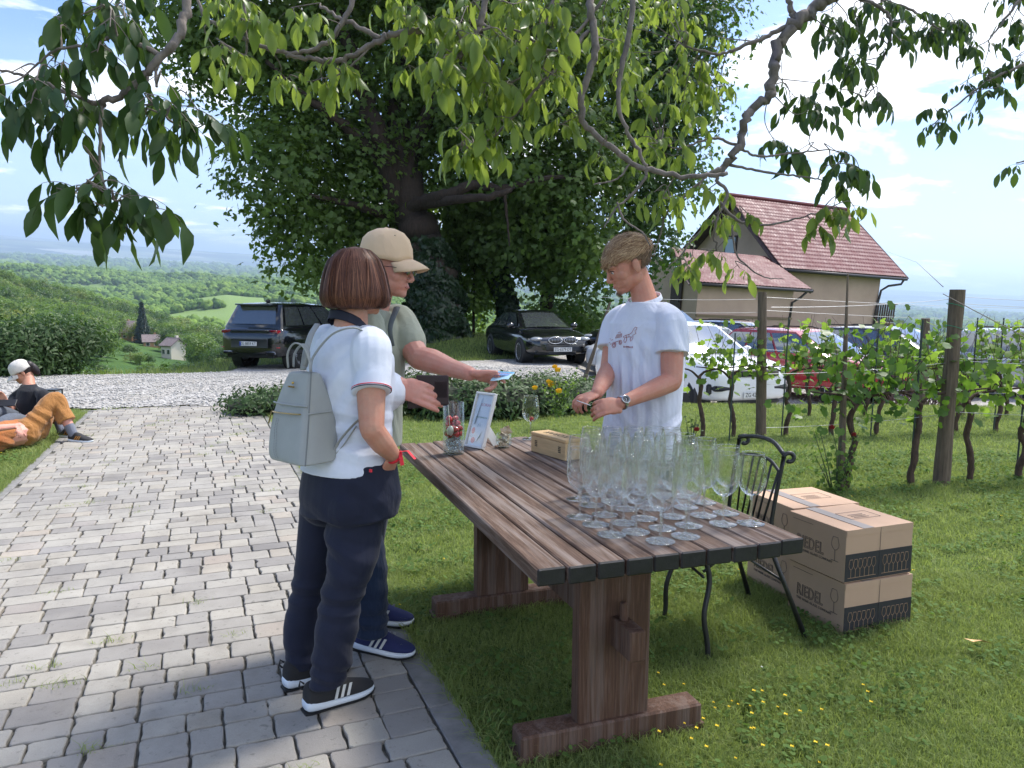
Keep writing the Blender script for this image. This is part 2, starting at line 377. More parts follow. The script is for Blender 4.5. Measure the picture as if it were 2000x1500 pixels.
def stone_shape(u0, u1, v0, v1, V, F, rnd):
    j = .003; cx, cy = (u0+u1)/2, (v0+v1)/2; pts = []
    cs = [(u0, v0), (u1, v0), (u1, v1), (u0, v1)]; cr = .010
    for k in range(4):
        a, b_ = cs[k], cs[(k+1) % 4]; L = math.hypot(b_[0]-a[0], b_[1]-a[1]); nn = max(3, int(L/.035)); nx, ny = (b_[1]-a[1])/L, -(b_[0]-a[0])/L
        for q in range(nn+1):
            s_ = cr/L+(1-2*cr/L)*q/nn; o = -abs(rnd.gauss(0, j)) if 0 < q < nn else -rnd.random()*.003
            if abs(nx) > .5: o *= 1.35
            pts.append((a[0]+(b_[0]-a[0])*s_+nx*o, a[1]+(b_[1]-a[1])*s_+ny*o))
    n = len(pts); k0 = len(V); tl = (rnd.gauss(0, .004), rnd.gauss(0, .004)); zt = rnd.gauss(0, .0008)
    for ins, z in ((0, -.05), (0, -.005), (.0025, -.0012), (.007, 0)):
        for (x, y) in pts:
            d = math.hypot(x-cx, y-cy); f = 1-ins/d; px_, py_ = cx+(x-cx)*f, cy+(y-cy)*f
            V.append(path_pt(px_, py_, .018+z+zt+tl[0]*(px_-cx)+tl[1]*(py_-cy) if z > -.05 else -.03))
    for r_ in range(3):
        for q in range(n): F.append((k0+r_*n+q, k0+r_*n+(q+1) % n, k0+(r_+1)*n+(q+1) % n, k0+(r_+1)*n+q))
    F.append(tuple(k0+3*n+q for q in range(n)))
rnd = random.Random(3); Vs, Fs = [], []
v = -3.3; kerb_w = .0
while v < 9.25:
    pair = .27; u = -rnd.random()*.2; gap = .0025
    while u < PWID-.02:                                     # short runs of two courses, thick and thin in either order
        seg_w = rnd.uniform(.22, .85); ue = u+seg_w
        if PWID-ue < .12: ue = PWID
        h1 = rnd.choice([.15, .12])
        for (a_, b_) in ((0, h1), (h1, pair)):
            q = u
            while q < ue-.01:
                w = rnd.choice([.12, .14, .15, .16, .18, .21, .11])
                if ue-(q+w) < .09: w = ue-q
                if w > .29: w = w/2
                U0, U1 = max(q, 0)+gap/2, min(q+w, PWID)-gap/2
                if U1-U0 > .04: stone_shape(U0+rnd.gauss(0, .0015), U1+rnd.gauss(0, .0015), v+a_+.0012, v+b_-.0012, Vs, Fs, rnd)
                q += w
        u = ue
    v += pair
mbp = MB(); mbp.add(Vs, Fs); paving = mbp.build('paved_path', stone, smooth=False); tag(paving, kind='structure')
jm = mat('joint_sand', (.10, .095, .078), rough=.95, var=.5, vscale=20)
q = MB(); q.quad(path_pt(-.02, -3.4, .001), path_pt(PWID+.02, -3.4, .001), path_pt(PWID+.02, 9.3, .001), path_pt(-.02, 9.3, .001)); tag(q.build('path_bed', jm), kind='structure')
km = mat('kerb_concrete', rgb(128, 126, 124), rough=.9, var=.22, vscale=14, bump=.0012, bscale=180)
kb = MB(); vv = -3.3
kw_ = [np.interp(a, [-3.3, .1, .75, 1.6, 9.3], [.12, .11, .09, .08, .08]) for a in np.arange(-3.3, 9.3, .5)]
for k, a in enumerate(np.arange(-3.3, 9.2, .5)):
    w = float(kw_[k]); q0 = path_pt(PWID+.006+w/2, a+.25)
    kb.box((q0[0], q0[1], -.02), (w, .496, .074), rotz(math.radians(22.6)), bev=.004)
    q0 = path_pt(-.006-.035, a+.25); kb.box((q0[0], q0[1], -.026), (.07, .496, .08), rotz(math.radians(22.6)), bev=.004)
e = path_pt(PWID/2, 9.26); kb.box((e[0], e[1], -.02), (PWID+.3, .06, .08), rotz(math.radians(22.6)), bev=.004)
tag(kb.build('path_kerb', km), kind='structure')
# ---------------------------------------------------------------- gravel drive and car park
def in_poly(x, y, poly):
    ins = np.zeros(np.shape(x), bool); n = len(poly)
    for k in range(n):
        x1, y1 = poly[k]; x2, y2 = poly[(k+1) % n]
        cnd = ((y1 > y) != (y2 > y)) & (x < (x2-x1)*(y-y1)/((y2-y1)+1e-12)+x1); ins ^= cnd
    return ins
def gxy(x, y, z=0): p = G(x, y, z); return (p.x, p.y)
GRAVEL = [gxy(-900, 800), gxy(-300, 805), gxy(40, 803), gxy(205, 801), gxy(480, 794), (-3.2, 11.6), (-1.0, 11.9), (1.2, 12.0), (2.1, 12.4), (3.4, 12.6), (14, 12.9), (22, 13), (26, 24), (13, 25), (6, 24.5), (2.6, 23.8), (-.6, 21.6), (-2.4, 20.2), (-4, 22.5), (-6, 22.5), (-7.6, 21.0), gxy(430, 722, -.15), gxy(300, 731, -.1), gxy(0, 743, -.1), gxy(-400, 752, -.1), gxy(-900, 760, -.1)]
gx_, gy_ = np.meshgrid(np.arange(-32, 28, .16), np.arange(8.5, 26, .16)); sh = gx_.shape
nzz = .22*wav(gx_, gy_, 1.3, 2)+.12*wav(gx_, gy_, .5, 1)
M_ = in_poly(gx_+nzz, gy_+nzz, GRAVEL)
gz = local_h(gx_, gy_)+.022+.012*wav(gx_, gy_, 1.1, 3)
V = np.stack([gx_.ravel(), gy_.ravel(), gz.ravel()], 1); idx = np.arange(gx_.size).reshape(sh)
fm = M_[:-1, :-1]; F = np.stack([idx[:-1, :-1][fm], idx[:-1, 1:][fm], idx[1:, 1:][fm], idx[1:, :-1][fm]], 1)
gv = bpy.data.materials.new('gravel'); gv.use_nodes = True; t = NT(gv.node_tree); co = t.n('ShaderNodeTexCoord').outputs['Object']
st = t.n('ShaderNodeTexVoronoi', {'Vector': co, 'Scale': 26.0, 'Randomness': 1.0})
g1 = t.n('ShaderNodeSeparateColor', {0: st.outputs['Color']}).outputs[0]
c = t.ramp(g1, [(0, rgb(104, 102, 100)), (.3, rgb(140, 137, 134)), (.75, rgb(168, 165, 160)), (1, rgb(205, 202, 196))])
c = t.mix(t.maprange(t.noise(co, .9, 5, .65), .45, .75, 0, .6), c, rgb(150, 143, 130))
c = t.mix(t.maprange(t.noise(co, 1.7, 6, .7), .6, .72, 0, .75), c, (.07, .09, .03))
b = t.n('ShaderNodeBsdfPrincipled', {'Base Color': c, 'Roughness': .9, 'Normal': t.n('ShaderNodeBump', {'Height': st.outputs['Distance'], 'Distance': .02, 'Strength': .8})})
t.n('ShaderNodeOutputMaterial', {'Surface': b})
tag(fast_mesh('gravel_drive', V, F, gv, smooth=True), kind='structure')
# loose stones give the drive its broken edge
st_v, st_f = [], []
def stones(n, seed):
    r_ = np.random.default_rng(seed); x = r_.uniform(-13, 9, n*3); y = r_.uniform(10.2, 19, n*3)
    m_ = in_poly(x, y, GRAVEL) & (np.abs(x/y) < .85); x, y = x[m_][:n], y[m_][:n]; n = len(x)
    s = r_.uniform(.008, .028, n); base = np.array([[1, 0, 0], [0, 1, 0], [-1, 0, 0], [0, -1, 0], [0, 0, .7], [0, 0, -.5]])
    Vv = base[None]*s[:, None, None]*r_.uniform(.6, 1.3, (n, 6, 1)); a = r_.uniform(0, 6.28, n)
    Xr = Vv[..., 0]*np.cos(a)[:, None]-Vv[..., 1]*np.sin(a)[:, None]; Yr = Vv[..., 0]*np.sin(a)[:, None]+Vv[..., 1]*np.cos(a)[:, None]
    Vv = np.stack([Xr+x[:, None], Yr+y[:, None], Vv[..., 2]+(local_h(x, y)+.028)[:, None]], -1).reshape(-1, 3)
    f = np.array([[0, 1, 4], [1, 2, 4], [2, 3, 4], [3, 0, 4], [1, 0, 5], [2, 1, 5], [3, 2, 5], [0, 3, 5]])
    Ff = (f[None]+6*np.arange(n)[:, None, None]).reshape(-1, 3); return Vv, Ff
sv, sf = stones(22000, 5)
tag(fast_mesh('loose_gravel', sv, sf, mat('pebble', rgb(168, 166, 162), rough=.85, var=.3, vscale=3)), kind='stuff')
# ---------------------------------------------------------------- grass
def scatter(n, ymin, ymax, seed, dens=None, wide=1.15):
    r_ = np.random.default_rng(seed); y = np.sqrt(r_.uniform(ymin**2, ymax**2, n)); x = r_.uniform(-wide, wide, n)*y; return x, y, r_
def off_path(x, y, margin=.0):
    rel = np.stack([x-K0[0], y-K0[1]], -1); v_ = rel@PD; u_ = rel@PN+PWID
    w = np.interp(v_, [-3, .1, .75, 1.6, 9.3], [.1, .095, .075, .06, .05])
    jj = .025*wav(x, y, .35, 1)
    return ~((u_ > -.055+jj-margin) & (u_ < PWID+w+jj+margin) & (v_ < 9.28) & (v_ > -9))
def blades(x, y, r_, h0, h1, w0, lean=.5):
    n = len(x); h = r_.uniform(h0, h1, n)*(.75+.5*np.clip(wav(x, y, .8, 2)+.3, 0, 1)); w = r_.uniform(.6, 1.3, n)*w0
    a = r_.uniform(0, 2*PI, n); ln = r_.uniform(.1, lean, n)*h; bd = r_.uniform(0, 2*PI, n)
    dx, dy = np.cos(a)*w/2, np.sin(a)*w/2; lx, ly = np.cos(bd)*ln, np.sin(bd)*ln; z = local_h(x, y)-.004
    Vv = np.stack([np.stack([x-dx, y-dy, z], 1), np.stack([x+dx, y+dy, z], 1), np.stack([x+dx*.8+lx*.35, y+dy*.8+ly*.35, z+h*.6], 1),
                   np.stack([x-dx*.8+lx*.35, y-dy*.8+ly*.35, z+h*.6], 1), np.stack([x+lx*1.6, y+ly*1.6, z+h*r_.uniform(.75, 1, n)], 1)], 1)
    f = np.array([[0, 1, 2], [0, 2, 3], [3, 2, 4]]); return Vv.reshape(-1, 3), (f[None]+5*np.arange(n)[:, None, None]).reshape(-1, 3)
Vl, Fl, k0 = [], [], 0
for (n, a_, b_, h0, h1, w0, seed) in ((310000, 1.5, 4.0, .022, .055, .0030, 11), (205000, 3.6, 7, .03, .06, .0045, 12), (150000, 6.5, 12.6, .03, .065, .007, 13)):
    x, y, r_ = scatter(n, a_, b_, seed); k = off_path(x, y) & ~in_poly(x, y, GRAVEL); k &= ~((x < -.3) & (y < 2.2)); x, y = x[k], y[k]
    Vv, Ff = blades(x, y, r_, h0, h1, w0, .9); Vl.append(Vv); Fl.append(Ff+k0); k0 += len(Vv)
# uncut tufts along kerbs, table feet and behind the drive
x, y, r_ = scatter(80000, 12.5, 34, 15); k = (~in_poly(x, y, GRAVEL)) & (np.hypot(x, y) < edge_r(1000+1450*x/y)*1.05) & (x < 6.5); x, y = x[k], y[k]
Vv, Ff = blades(x, y, r_, .08, .22, .014, .7); Vl.append(Vv); Fl.append(Ff+k0); k0 += len(Vv)
r_ = np.random.default_rng(21); vv_ = r_.uniform(-1.0, 9.2, 9000); side = r_.random(9000) < .6
uu = np.where(side, PWID+np.interp(vv_, [-3, .1, .75, 1.6, 9], [.1, .1, .08, .07, .06])+np.abs(r_.normal(0, .05, 9000)), -.06-np.abs(r_.normal(0, .05, 9000)))
q = K0+(uu-PWID)[:, None]*PN+vv_[:, None]*PD; Vv, Ff = blades(q[:, 0], q[:, 1], r_, .05, .12, .004, 1.3); Vl.append(Vv); Fl.append(Ff+k0); k0 += len(Vv)
cl_ = np.stack([r_.uniform(.05, PWID, 70), r_.uniform(-.5, 9, 70)], 1); wq = cl_[r_.integers(0, 70, 1500)]+r_.normal(0, 1, (1500, 2))*np.array([.035, .012]); q = K0+(wq[:, :1]-PWID)*PN+wq[:, 1:]*PD; Vv, Ff = blades(q[:, 0], q[:, 1], r_, .022, .045, .003, 1.6); Vv[:, 2] += .012; Vl.append(Vv); Fl.append(Ff+k0); k0 += len(Vv)
gl = leaf_mat('grass_blade', (.12, .18, .042), (.31, .36, .12), (.32, .40, .09), gloss=.6, tw=.4, patch=2.2)
tag(fast_mesh('grass', np.vstack(Vl), np.vstack(Fl), gl), kind='stuff')
# clover and small weeds between the blades
x, y, r_ = scatter(82000, 1.5, 7.5, 31); k = off_path(x, y, .02) & (wav(x, y, .9, 3)+.5*wav(x, y, .3, 1) > -.05) & ~((x < -.3) & (y < 2.2)); x, y = x[k], y[k]; n = len(x)
a = np.linspace(0, 2*PI, 6, endpoint=False); s = r_.uniform(.004, .010, n)*(1+.08*y); tx, ty = r_.normal(0, .35, n), r_.normal(0, .35, n)
lx = np.cos(a)[None]*s[:, None]; ly = np.sin(a)[None]*s[:, None]
Vv = np.stack([x[:, None]+lx, y[:, None]+ly, local_h(x, y)[:, None]+r_.uniform(.015, .045, n)[:, None]+lx*tx[:, None]+ly*ty[:, None]], -1).reshape(-1, 3)
fa = np.array([[0, 1, 2], [0, 2, 3], [0, 3, 4], [0, 4, 5]]); Ff = (fa[None]+6*np.arange(n)[:, None, None]).reshape(-1, 3)
tag(fast_mesh('clover', Vv, Ff, leaf_mat('clover_leaf', (.06, .12, .02), (.12, .2, .04), (.14, .24, .04), gloss=.8, tw=.3)), kind='stuff')
# little yellow flowers and daisies in the lawn
fx, fy, r_ = scatter(420, 1.7, 9, 41); k = off_path(fx, fy, .05); fx, fy = fx[k], fy[k]
cl = np.array([gxy(1420, 1440), gxy(1330, 1430), gxy(1500, 1400)]); cx_ = np.concatenate([r_.normal(c_[0], .2, 15) for c_ in cl]); cy_ = np.concatenate([r_.normal(c_[1], .15, 15) for c_ in cl])
fx = np.concatenate([fx[:130], cx_]); fy = np.concatenate([fy[:130], cy_]); fb, wb = MB(), MB()
for k_ in range(len(fx)):
    tgt = fb if k_ % 5 or k_ > 130 else wb; s = .004+.0035*RNG.random()
    tgt.add([[fx[k_]+s*math.cos(q_), fy[k_]+s*math.sin(q_), .055+.002*math.cos(3*q_)] for q_ in np.linspace(0, 2*PI, 7)[:-1]], [tuple(range(6))])
tag(fb.build('yellow_flowers', mat('petal_yellow', (.75, .55, .02), rough=.6)), kind='stuff')
tag(wb.build('daisies', mat('petal_white', (.75, .75, .7), rough=.6)), kind='stuff')
# ================================================================ WRITING
def text_obj(name, s, size, M, m, parent, outline=0.0, ext=.0004, align_x='CENTER', sx=1.0, spacing=1.0, shear=0):
    cu = bpy.data.curves.new(name, 'FONT'); cu.body = s; cu.size = size; cu.align_x = align_x; cu.align_y = 'CENTER'
    cu.space_character = spacing; cu.resolution_u = 3; cu.shear = shear
    if outline: cu.fill_mode = 'NONE'; cu.bevel_depth = outline; cu.bevel_resolution = 0
    else: cu.extrude = ext
    tmp = bpy.data.objects.new(name, cu); COL.objects.link(tmp); dg = bpy.context.evaluated_depsgraph_get()
    me = bpy.data.meshes.new_from_object(tmp.evaluated_get(dg)); COL.objects.unlink(tmp); bpy.data.objects.remove(tmp)
    me.materials.clear(); me.materials.append(m)
    Mx = Matrix(M) @ Matrix.Diagonal((sx, 1, 1, 1)); me.transform(Mx)
    o = bpy.data.objects.new(name, me); COL.objects.link(o); o.parent = parent; return o
def frame4(o, x, y):
    """4x4 with origin o, x and y axes"""
    x = Vector(x).normalized(); y = Vector(y); z = x.cross(y).normalized(); y = z.cross(x)
    M = Matrix((x, y, z)).transposed().to_4x4(); M.translation = Vector(o); return M
# ================================================================ WOODEN TABLE
TA = np.array([-math.sin(math.radians(19.4)), math.cos(math.radians(19.4))]); TB = np.array([TA[1], -TA[0]])
TO = np.array([.072, 1.94]); TL, TW, TZ = 1.98, .893, .75
TR = rotz(math.radians(19.4))
def tp(u, v, z): q = TO+TB*u+TA*v; return (q[0], q[1], z)
def wood_mat(name, c1, c2, c3, vertical=False, greyw=.75):
    m = bpy.data.materials.new(name); m.use_nodes = True; t = NT(m.node_tree)
    co = t.n('ShaderNodeTexCoord').outputs['Object']; ri = t.n('ShaderNodeNewGeometry').outputs['Random Per Island']
    off = t.n('ShaderNodeVectorMath', {0: co, 1: t.n('ShaderNodeCombineXYZ', {0: t.math('MULTIPLY', ri, 37), 1: t.math('MULTIPLY', ri, 11), 2: 0}).outputs[0]}, operation='ADD').outputs[0]
    sc = (50, 2.2, 50) if not vertical else (50, 50, 2.2)
    s = t.n('ShaderNodeMapping', {'Vector': off, 'Scale': sc}).outputs[0]
    fine = t.noise(s, 3.2, 5, .7, .4); mid = t.noise(t.n('ShaderNodeMapping', {'Vector': off, 'Scale': tuple(q*.28 for q in sc)}).outputs[0], 2.2, 4, .6, .8)
    c = t.ramp(fine, [(.3, c1), (.52, c2), (.72, c3)])
    c = t.mix(t.maprange(mid, .45, .62, 0, greyw), c, rgb(146, 136, 130)); c = t.mix(t.maprange(mid, .33, .48, .5, 0), c, rgb(62, 44, 36))
    c = t.mix(t.maprange(ri, 0, 1, 0, .35), c, rgb(104, 82, 68))
    bmp = t.n('ShaderNodeBump', {'Height': fine, 'Distance': .0022, 'Strength': .9})
    b = t.n('ShaderNodeBsdfPrincipled', {'Base Color': c, 'Roughness': .72, 'Specular IOR Level': .3, 'Normal': bmp})
    t.n('ShaderNodeOutputMaterial', {'Surface': b}); return m
plank_m = wood_mat('weathered_plank', rgb(54, 40, 32), rgb(96, 75, 62), rgb(136, 116, 102))
leg_m = wood_mat('weathered_leg', rgb(60, 40, 30), rgb(90, 62, 47), rgb(116, 88, 72), vertical=True, greyw=.28)
end_m = mat('black_end_grain', (.012, .011, .012), rough=.5, var=.4, vscale=30, bump=.0008, bscale=140)
tab = thing('wooden_table', 'weathered brown slatted trestle table with black plank ends, standing on the lawn', 'table', tp(0, 0, 0), math.radians(19.4))
def tpart(mb, name, mats, sm=False): return mb.build(name, mats, tab, smooth=sm)
pw = TW/10
for k in range(10):
    b = MB(); dv0 = RNG.normal()*.004; dv1 = RNG.normal()*.006; w = pw-.0055
    b.box(((k+.5)*pw, (TL+dv1+dv0)/2, TZ-.025+RNG.normal()*.0007), (w, TL+dv1-dv0, .05), bev=.0045)
    # near and far end faces get the black material
    o = tpart(b, 'plank', [plank_m, end_m]); me = o.data
    for p_ in me.polygons:
        if abs(p_.normal.y) > .5: p_.material_index = 1
for v_ in (.335, 1.49):
    cu_ = .40
    b = MB(); b.box((cu_, v_, .4), (.262, .058, .63), bev=.004); tpart(b, 'leg', leg_m)
    b = MB(); b.box((cu_, v_, .045), (.67, .095, .09), bev=.007)
    for sx_ in (-1, 1): b.box((cu_+sx_*.29, v_, .006), (.11, .1, .03), bev=.003)
    tpart(b, 'foot_rail', leg_m)
    b = MB(); b.box((TW/2, v_, .672), (.78, .07, .055), bev=.004); tpart(b, 'support_beam', leg_m)
b = MB(); b.box((.41, .895, .395), (.055, 1.45, .10), bev=.004); tpart(b, 'stretcher', leg_m)
for v_ in (.27, 1.56):
    b = MB(); b.box((.41, v_, .43), (.022, .03, .15), bev=.006); tpart(b, 'wedge', leg_m)
# ================================================================ GLASSWARE
def glass_mat(name, tint=(.994, .999, .997), f0=.06, f1=.55, body=0.0):
    m = bpy.data.materials.new(name); m.use_nodes = True; t = NT(m.node_tree)
    lw = t.n('ShaderNodeLayerWeight', {'Blend': .35}).outputs['Facing']
    k = t.math('ADD', t.math('MULTIPLY', t.math('POWER', lw, 2.3 if name == 'clear_bowl' else 3.0), f1), f0, True)
    tr = t.n('ShaderNodeBsdfTransparent', {'Color': tint}); gl_ = t.n('ShaderNodeBsdfGlossy', {'Color': (1, 1, 1), 'Roughness': .03})
    if name == 'clear_bowl': gl_ = t.n('ShaderNodeBsdfGlass', {'Color': (1, 1, 1), 'Roughness': 0.0, 'IOR': 1.48})
    s = t.n('ShaderNodeMixShader', {0: k, 1: tr, 2: gl_}).outputs[0]
    if body:
        g = t.n('ShaderNodeBsdfGlass', {'Color': (.98, 1, .99), 'Roughness': .0, 'IOR': 1.5}); s = t.n('ShaderNodeMixShader', {0: body, 1: s, 2: g}).outputs[0]
    t.n('ShaderNodeOutputMaterial', {'Surface': s}); return m
bowl_m = glass_mat('clear_bowl', f0=.08, f1=1.3); stem_m = glass_mat('clear_stem', body=.35, f0=.16, f1=.7); thick_m = glass_mat('thick_glass', tint=(.93, .97, .96), f0=.06, f1=.6)
def wine_glass(label, group, H=.236):
    t_ = thing('wine_glass', label, 'wine glass', group=group); k = H/.236
    out = [(.0055, .092), (.012, .0945), (.022, .100), (.033, .111), (.0415, .126), (.0455, .145), (.0458, .160), (.0445, .180), (.0418, .203), (.0385, .222), (.0362, .2355), (.0358, .236), (.0354, .2355)]
    inn = [(r_-.0015, z) for r_, z in out[::-1][3:-2]]+[(.004, .098), (0.0003, .0972)]
    MB().lathe([(r_*k+.0009*math.cos(a), (.2357+.0011*math.sin(a))*k) for r_, a in [(.0358, q*PI/4) for q in range(9)]], seg=36).build('rim', stem_m, t_, smooth=True)
    MB().lathe([(r_*k, z*k) for r_, z in out+inn], seg=36).build('bowl', bowl_m, t_, smooth=True)
    MB().lathe([(r_*k, z*k) for r_, z in [(.0003, .0025), (.0060, .010), (.0042, .018), (.0036, .04), (.0038, .075), (.005, .088), (.0075, .0935), (.0003, .0955)]], seg=12).build('stem', stem_m, t_, smooth=True)
    MB().lathe([(r_*k, z*k) for r_, z in [(.0003, 0), (.044, .0004), (.0452, .0013), (.044, .0024), (.03, .0038), (.015, .0065), (.007, .011), (.0003, .012)]], seg=40).build('foot', stem_m, t_, smooth=True)
    return t_
feet = [(1790, 965, 'at the right end of the crowd, beside the black chair'), (1533, 970, 'second from the right end of the front row'), (1562, 870, 'behind the second glass from the right end'), (1353, 890, 'between the paired glasses at the right end and the crowd'),
 (1215, 985, 'standing just behind the rightmost glass of the nearest pair'), (1185, 1085, 'right one of the nearest pair on the table'), (952, 1130, 'nearest of all to the plank ends'), (968, 1010, 'directly behind the nearest glass'), (1065, 900, 'in the middle of the crowd, third from the front'),
 (800, 920, 'in the middle of the crowd, left of its centre'), (722, 1045, 'left neighbour of the nearest glass'), (497, 1070, 'front row, second left of the nearest glass'), (350, 975, 'front row on the left, next to the leftmost glass'), (200, 905, 'front left corner of the crowd'),
 (190, 740, 'left edge of the crowd, closest to the wooden box'), (310, 795, 'second row, left side'), (435, 885, 'second row, third from the left'), (610, 960, 'second row, behind the gap of the front row'), (635, 830, 'third row, left of the middle'), (865, 825, 'third row, in the middle'),
 (1355, 770, 'rear right of the crowd, near the table edge'), (1185, 815, 'third row, right of the middle'), (750, 765, 'fourth row, in the middle'), (510, 765, 'fourth row, left of the middle'),
 (330, 700, 'fifth row, leftmost'), (560, 690, 'fifth row, second from the left'), (790, 686, 'fifth row, third from the left'), (985, 700, 'fifth row, fourth from the left'), (1165, 708, 'fifth row, rightmost'),
 (300, 625, 'rearmost row, leftmost, nearest to the young man\'s hands'), (490, 618, 'rearmost row, second from the left'), (690, 614, 'rearmost row, in the middle'), (885, 616, 'rearmost row, fourth from the left'), (1040, 630, 'rearmost row, rightmost')]
g0 = None
for k, (fx_, fy_, where) in enumerate(feet):
    p_ = G(1090+fx_/4.762, 820+fy_/4.762, TZ)
    if g0 is None: g0 = wine_glass('', 'empty wine glasses crowded on the near end of the table'); g = g0
    else: g = copy_tree(g0)
    g['label'] = ('empty wine glass, '+where).replace("'", '')[:150]; g.location = (p_.x, p_.y, TZ+.001); g.rotation_euler = (0, 0, k*1.3)
# glass with one strawberry, beyond the wooden box
p_ = G(1036, 858, TZ); gs = copy_tree(g0); gs['label'] = 'lone wine glass with one strawberry in it, behind the wooden gift box'; del gs['group']; gs.location = (p_.x, p_.y, TZ+.001)
berry_m = mat('strawberry_skin', rgb(190, 18, 30), rough=.3, var=.35, vscale=60, bump=.0012, bscale=260, coat=.4)
leafy_m = leaf_mat('calyx', (.05, .16, .03), (.08, .22, .05), (.1, .25, .05))
def strawberry(mb, c, r_, d, lf=None):
    A_ = align(d); mb.lathe([(r_*a, r_*b) for a, b in [(.02, -1.25), (.35, -1.05), (.68, -.6), (.92, 0), (.98, .4), (.8, .75), (.4, .92), (.02, .95)]], c, 12, 0, A_)
    if lf is not None:
        for q in range(6):
            a = q*PI/3; v_ = np.array([[0, 0, .95], [.75*math.cos(a-.25), .75*math.sin(a-.25), .95], [1.05*math.cos(a), 1.05*math.sin(a), .8], [.75*math.cos(a+.25), .75*math.sin(a+.25), .95]])*r_
            lf.add(v_ @ A_.T+np.array(c), [(0, 1, 2, 3)])
st = MB(); lf = MB(); strawberry(st, (0, 0, 0), .0125, (.4, -.2, 1), lf); o = st.build('strawberry', berry_m, None, True); tag(o, 'single strawberry lying in the lone wine glass', 'strawberry'); o.location = (p_.x+.004, p_.y, TZ+.113)
lf.build('calyx', leafy_m, o)
# ================================================================ VASE OF STRAWBERRIES ON ICE
vp = G(886, 886, TZ); vx, vy = vp.x, vp.y; VH, VR = .252, .052
vs = thing('glass_vase', 'tall straight glass vase holding ice and strawberries at the far left table end', 'vase', (vx, vy, TZ+.001))
MB().lathe([(.0003, 0), (VR-.003, 0), (VR, .003), (VR, VH-.001), (VR-.0015, VH), (VR-.003, VH-.001), (VR-.003, .014), (VR-.012, .011), (.0003, .011)], seg=48).build('vessel', thick_m, vs, True)
ice_m = glass_mat('ice', tint=(.93, .95, .98), f0=.18, f1=.55, body=.35); ib = MB(); r_ = random.Random(5)
for k in range(95):
    a, q = r_.random()*6.28, math.sqrt(r_.random())*(VR-.016); s = r_.uniform(.008, .014)
    ib.box((q*math.cos(a), q*math.sin(a), r_.uniform(.02, .088)), (s*1.5, s, s*1.2), np.array(Matrix.Rotation(r_.random()*3, 3, Vector((r_.random(), r_.random(), r_.random()+.01)).normalized())), bev=.002)
o = ib.build('ice_cubes', ice_m); o.location = (vx, vy, TZ+.001); tag(o, 'crushed ice filling the bottom of the tall vase', 'ice', kind='stuff')
bpos = []; r_ = random.Random(12)
for lay, (z, n_, rad_) in enumerate([(.100, 6, .031), (.102, 1, 0), (.124, 5, .029), (.128, 1, 0), (.148, 4, .026), (.168, 3, .022)]):
    for q in range(n_):
        a = 2*PI*q/max(1, n_)+lay*.7
        if lay >= 4: a = a*.5-.5
        bpos.append((rad_*math.cos(a), rad_*math.sin(a), z+r_.uniform(-.004, .004)))
where = ['lowest ring on the ice', 'lowest ring on the ice', 'second ring', 'second ring', 'third ring', 'topmost of the heap']
for k, c_ in enumerate(bpos):
    sb, lf = MB(), MB(); d_ = (r_.uniform(-1, 1), r_.uniform(-1, 1), r_.uniform(-.3, 1)); strawberry(sb, (0, 0, 0), r_.uniform(.0135, .0165), d_, lf)
    o = sb.build('strawberry', berry_m, None, True); o.location = (vx+c_[0], vy+c_[1], TZ+c_[2]); lf.build('calyx', leafy_m, o)
    tag(o, 'red strawberry heaped on the ice in the tall glass vase', 'strawberry', 'strawberries in the glass vase')
spn = MB(); sm_ = mat('spoon_metal', (.72, .68, .62), rough=.28, metal=.6)
sp_pts = [(-.016, -.036, .135), (-.018, -.036, .17), (-.022, -.03, .22), (-.028, -.024, .27), (-.031, -.02, .30)]
spn.tube(spline(sp_pts, 12), np.linspace(.0028, .0042, 12), 8, flat=.5)
spn.ball((-.013, -.040, .118), (.0165, .0045, .025), 16, 10, rot=rot(.12, 'Y'))
o = spn.build('spoon', sm_, None, True); o.location = (vx, vy, TZ); tag(o, 'pale long-handled spoon standing inside the tall strawberry vase', 'spoon')
# ================================================================ FRAMED MENU
fb_, ft_ = P(905, 875, 3.62), P(0, 0, 1)
A0 = Vector(G(909, 868, TZ+.002)); A1 = Vector(G(938, 884, TZ+.002)); bd = (A1-A0); bd.z = 0; bw = .168; bd.normalize()
A0 = Vector(G(908, 871, TZ+.002)); bd = Vector((.72, -.69, 0)).normalized()
up = (P(975, 764, 3.72)-A0); up = up.normalized(); up = (up-bd*up.dot(bd)).normalized(); FHt = .285
fr = thing('picture_frame', 'white standing frame holding the drinks menu, leaning back on the table beside the vase', 'menu frame', A0)
M0 = frame4((0, 0, 0), bd, up); nrm = M0.to_3x3() @ Vector((0, 0, 1))
if nrm.y > 0: nrm = -nrm
bw = .135
FM = Matrix((bd, up, bd.cross(up))).transposed(); fs_ = 1 if (bd.cross(up)).dot(Vector((0, -1, 0))) > 0 else -1
white_m = mat('white_lacquer', (.78, .78, .77), rough=.35); paper_m = mat('menu_paper', (.70, .76, .84), rough=.6)
b = MB(); R3 = np.array(FM)
def fl(x, y, z): return FM @ Vector((x, y, z*fs_))
for (x, y, w, h) in ((bw/2, .005, bw, .011), (bw/2, FHt-.005, bw, .011), (.005, FHt/2, .011, FHt-.022), (bw-.005, FHt/2, .011, FHt-.022)):
    b.box(fl(x, y, 0), (w, h, .022), R3, bev=.0015)
b.build('frame', white_m, fr)
b = MB(); b.box(fl(bw/2, FHt/2, -.003), (bw-.02, FHt-.02, .004), R3); b.build('menu_sheet', paper_m, fr)
b = MB(); b.box(fl(bw/2, FHt/2, .0035), (bw-.021, FHt-.021, .0012), R3); b.build('glazing', glass_mat('pane', f0=.07, f1=.6), fr)
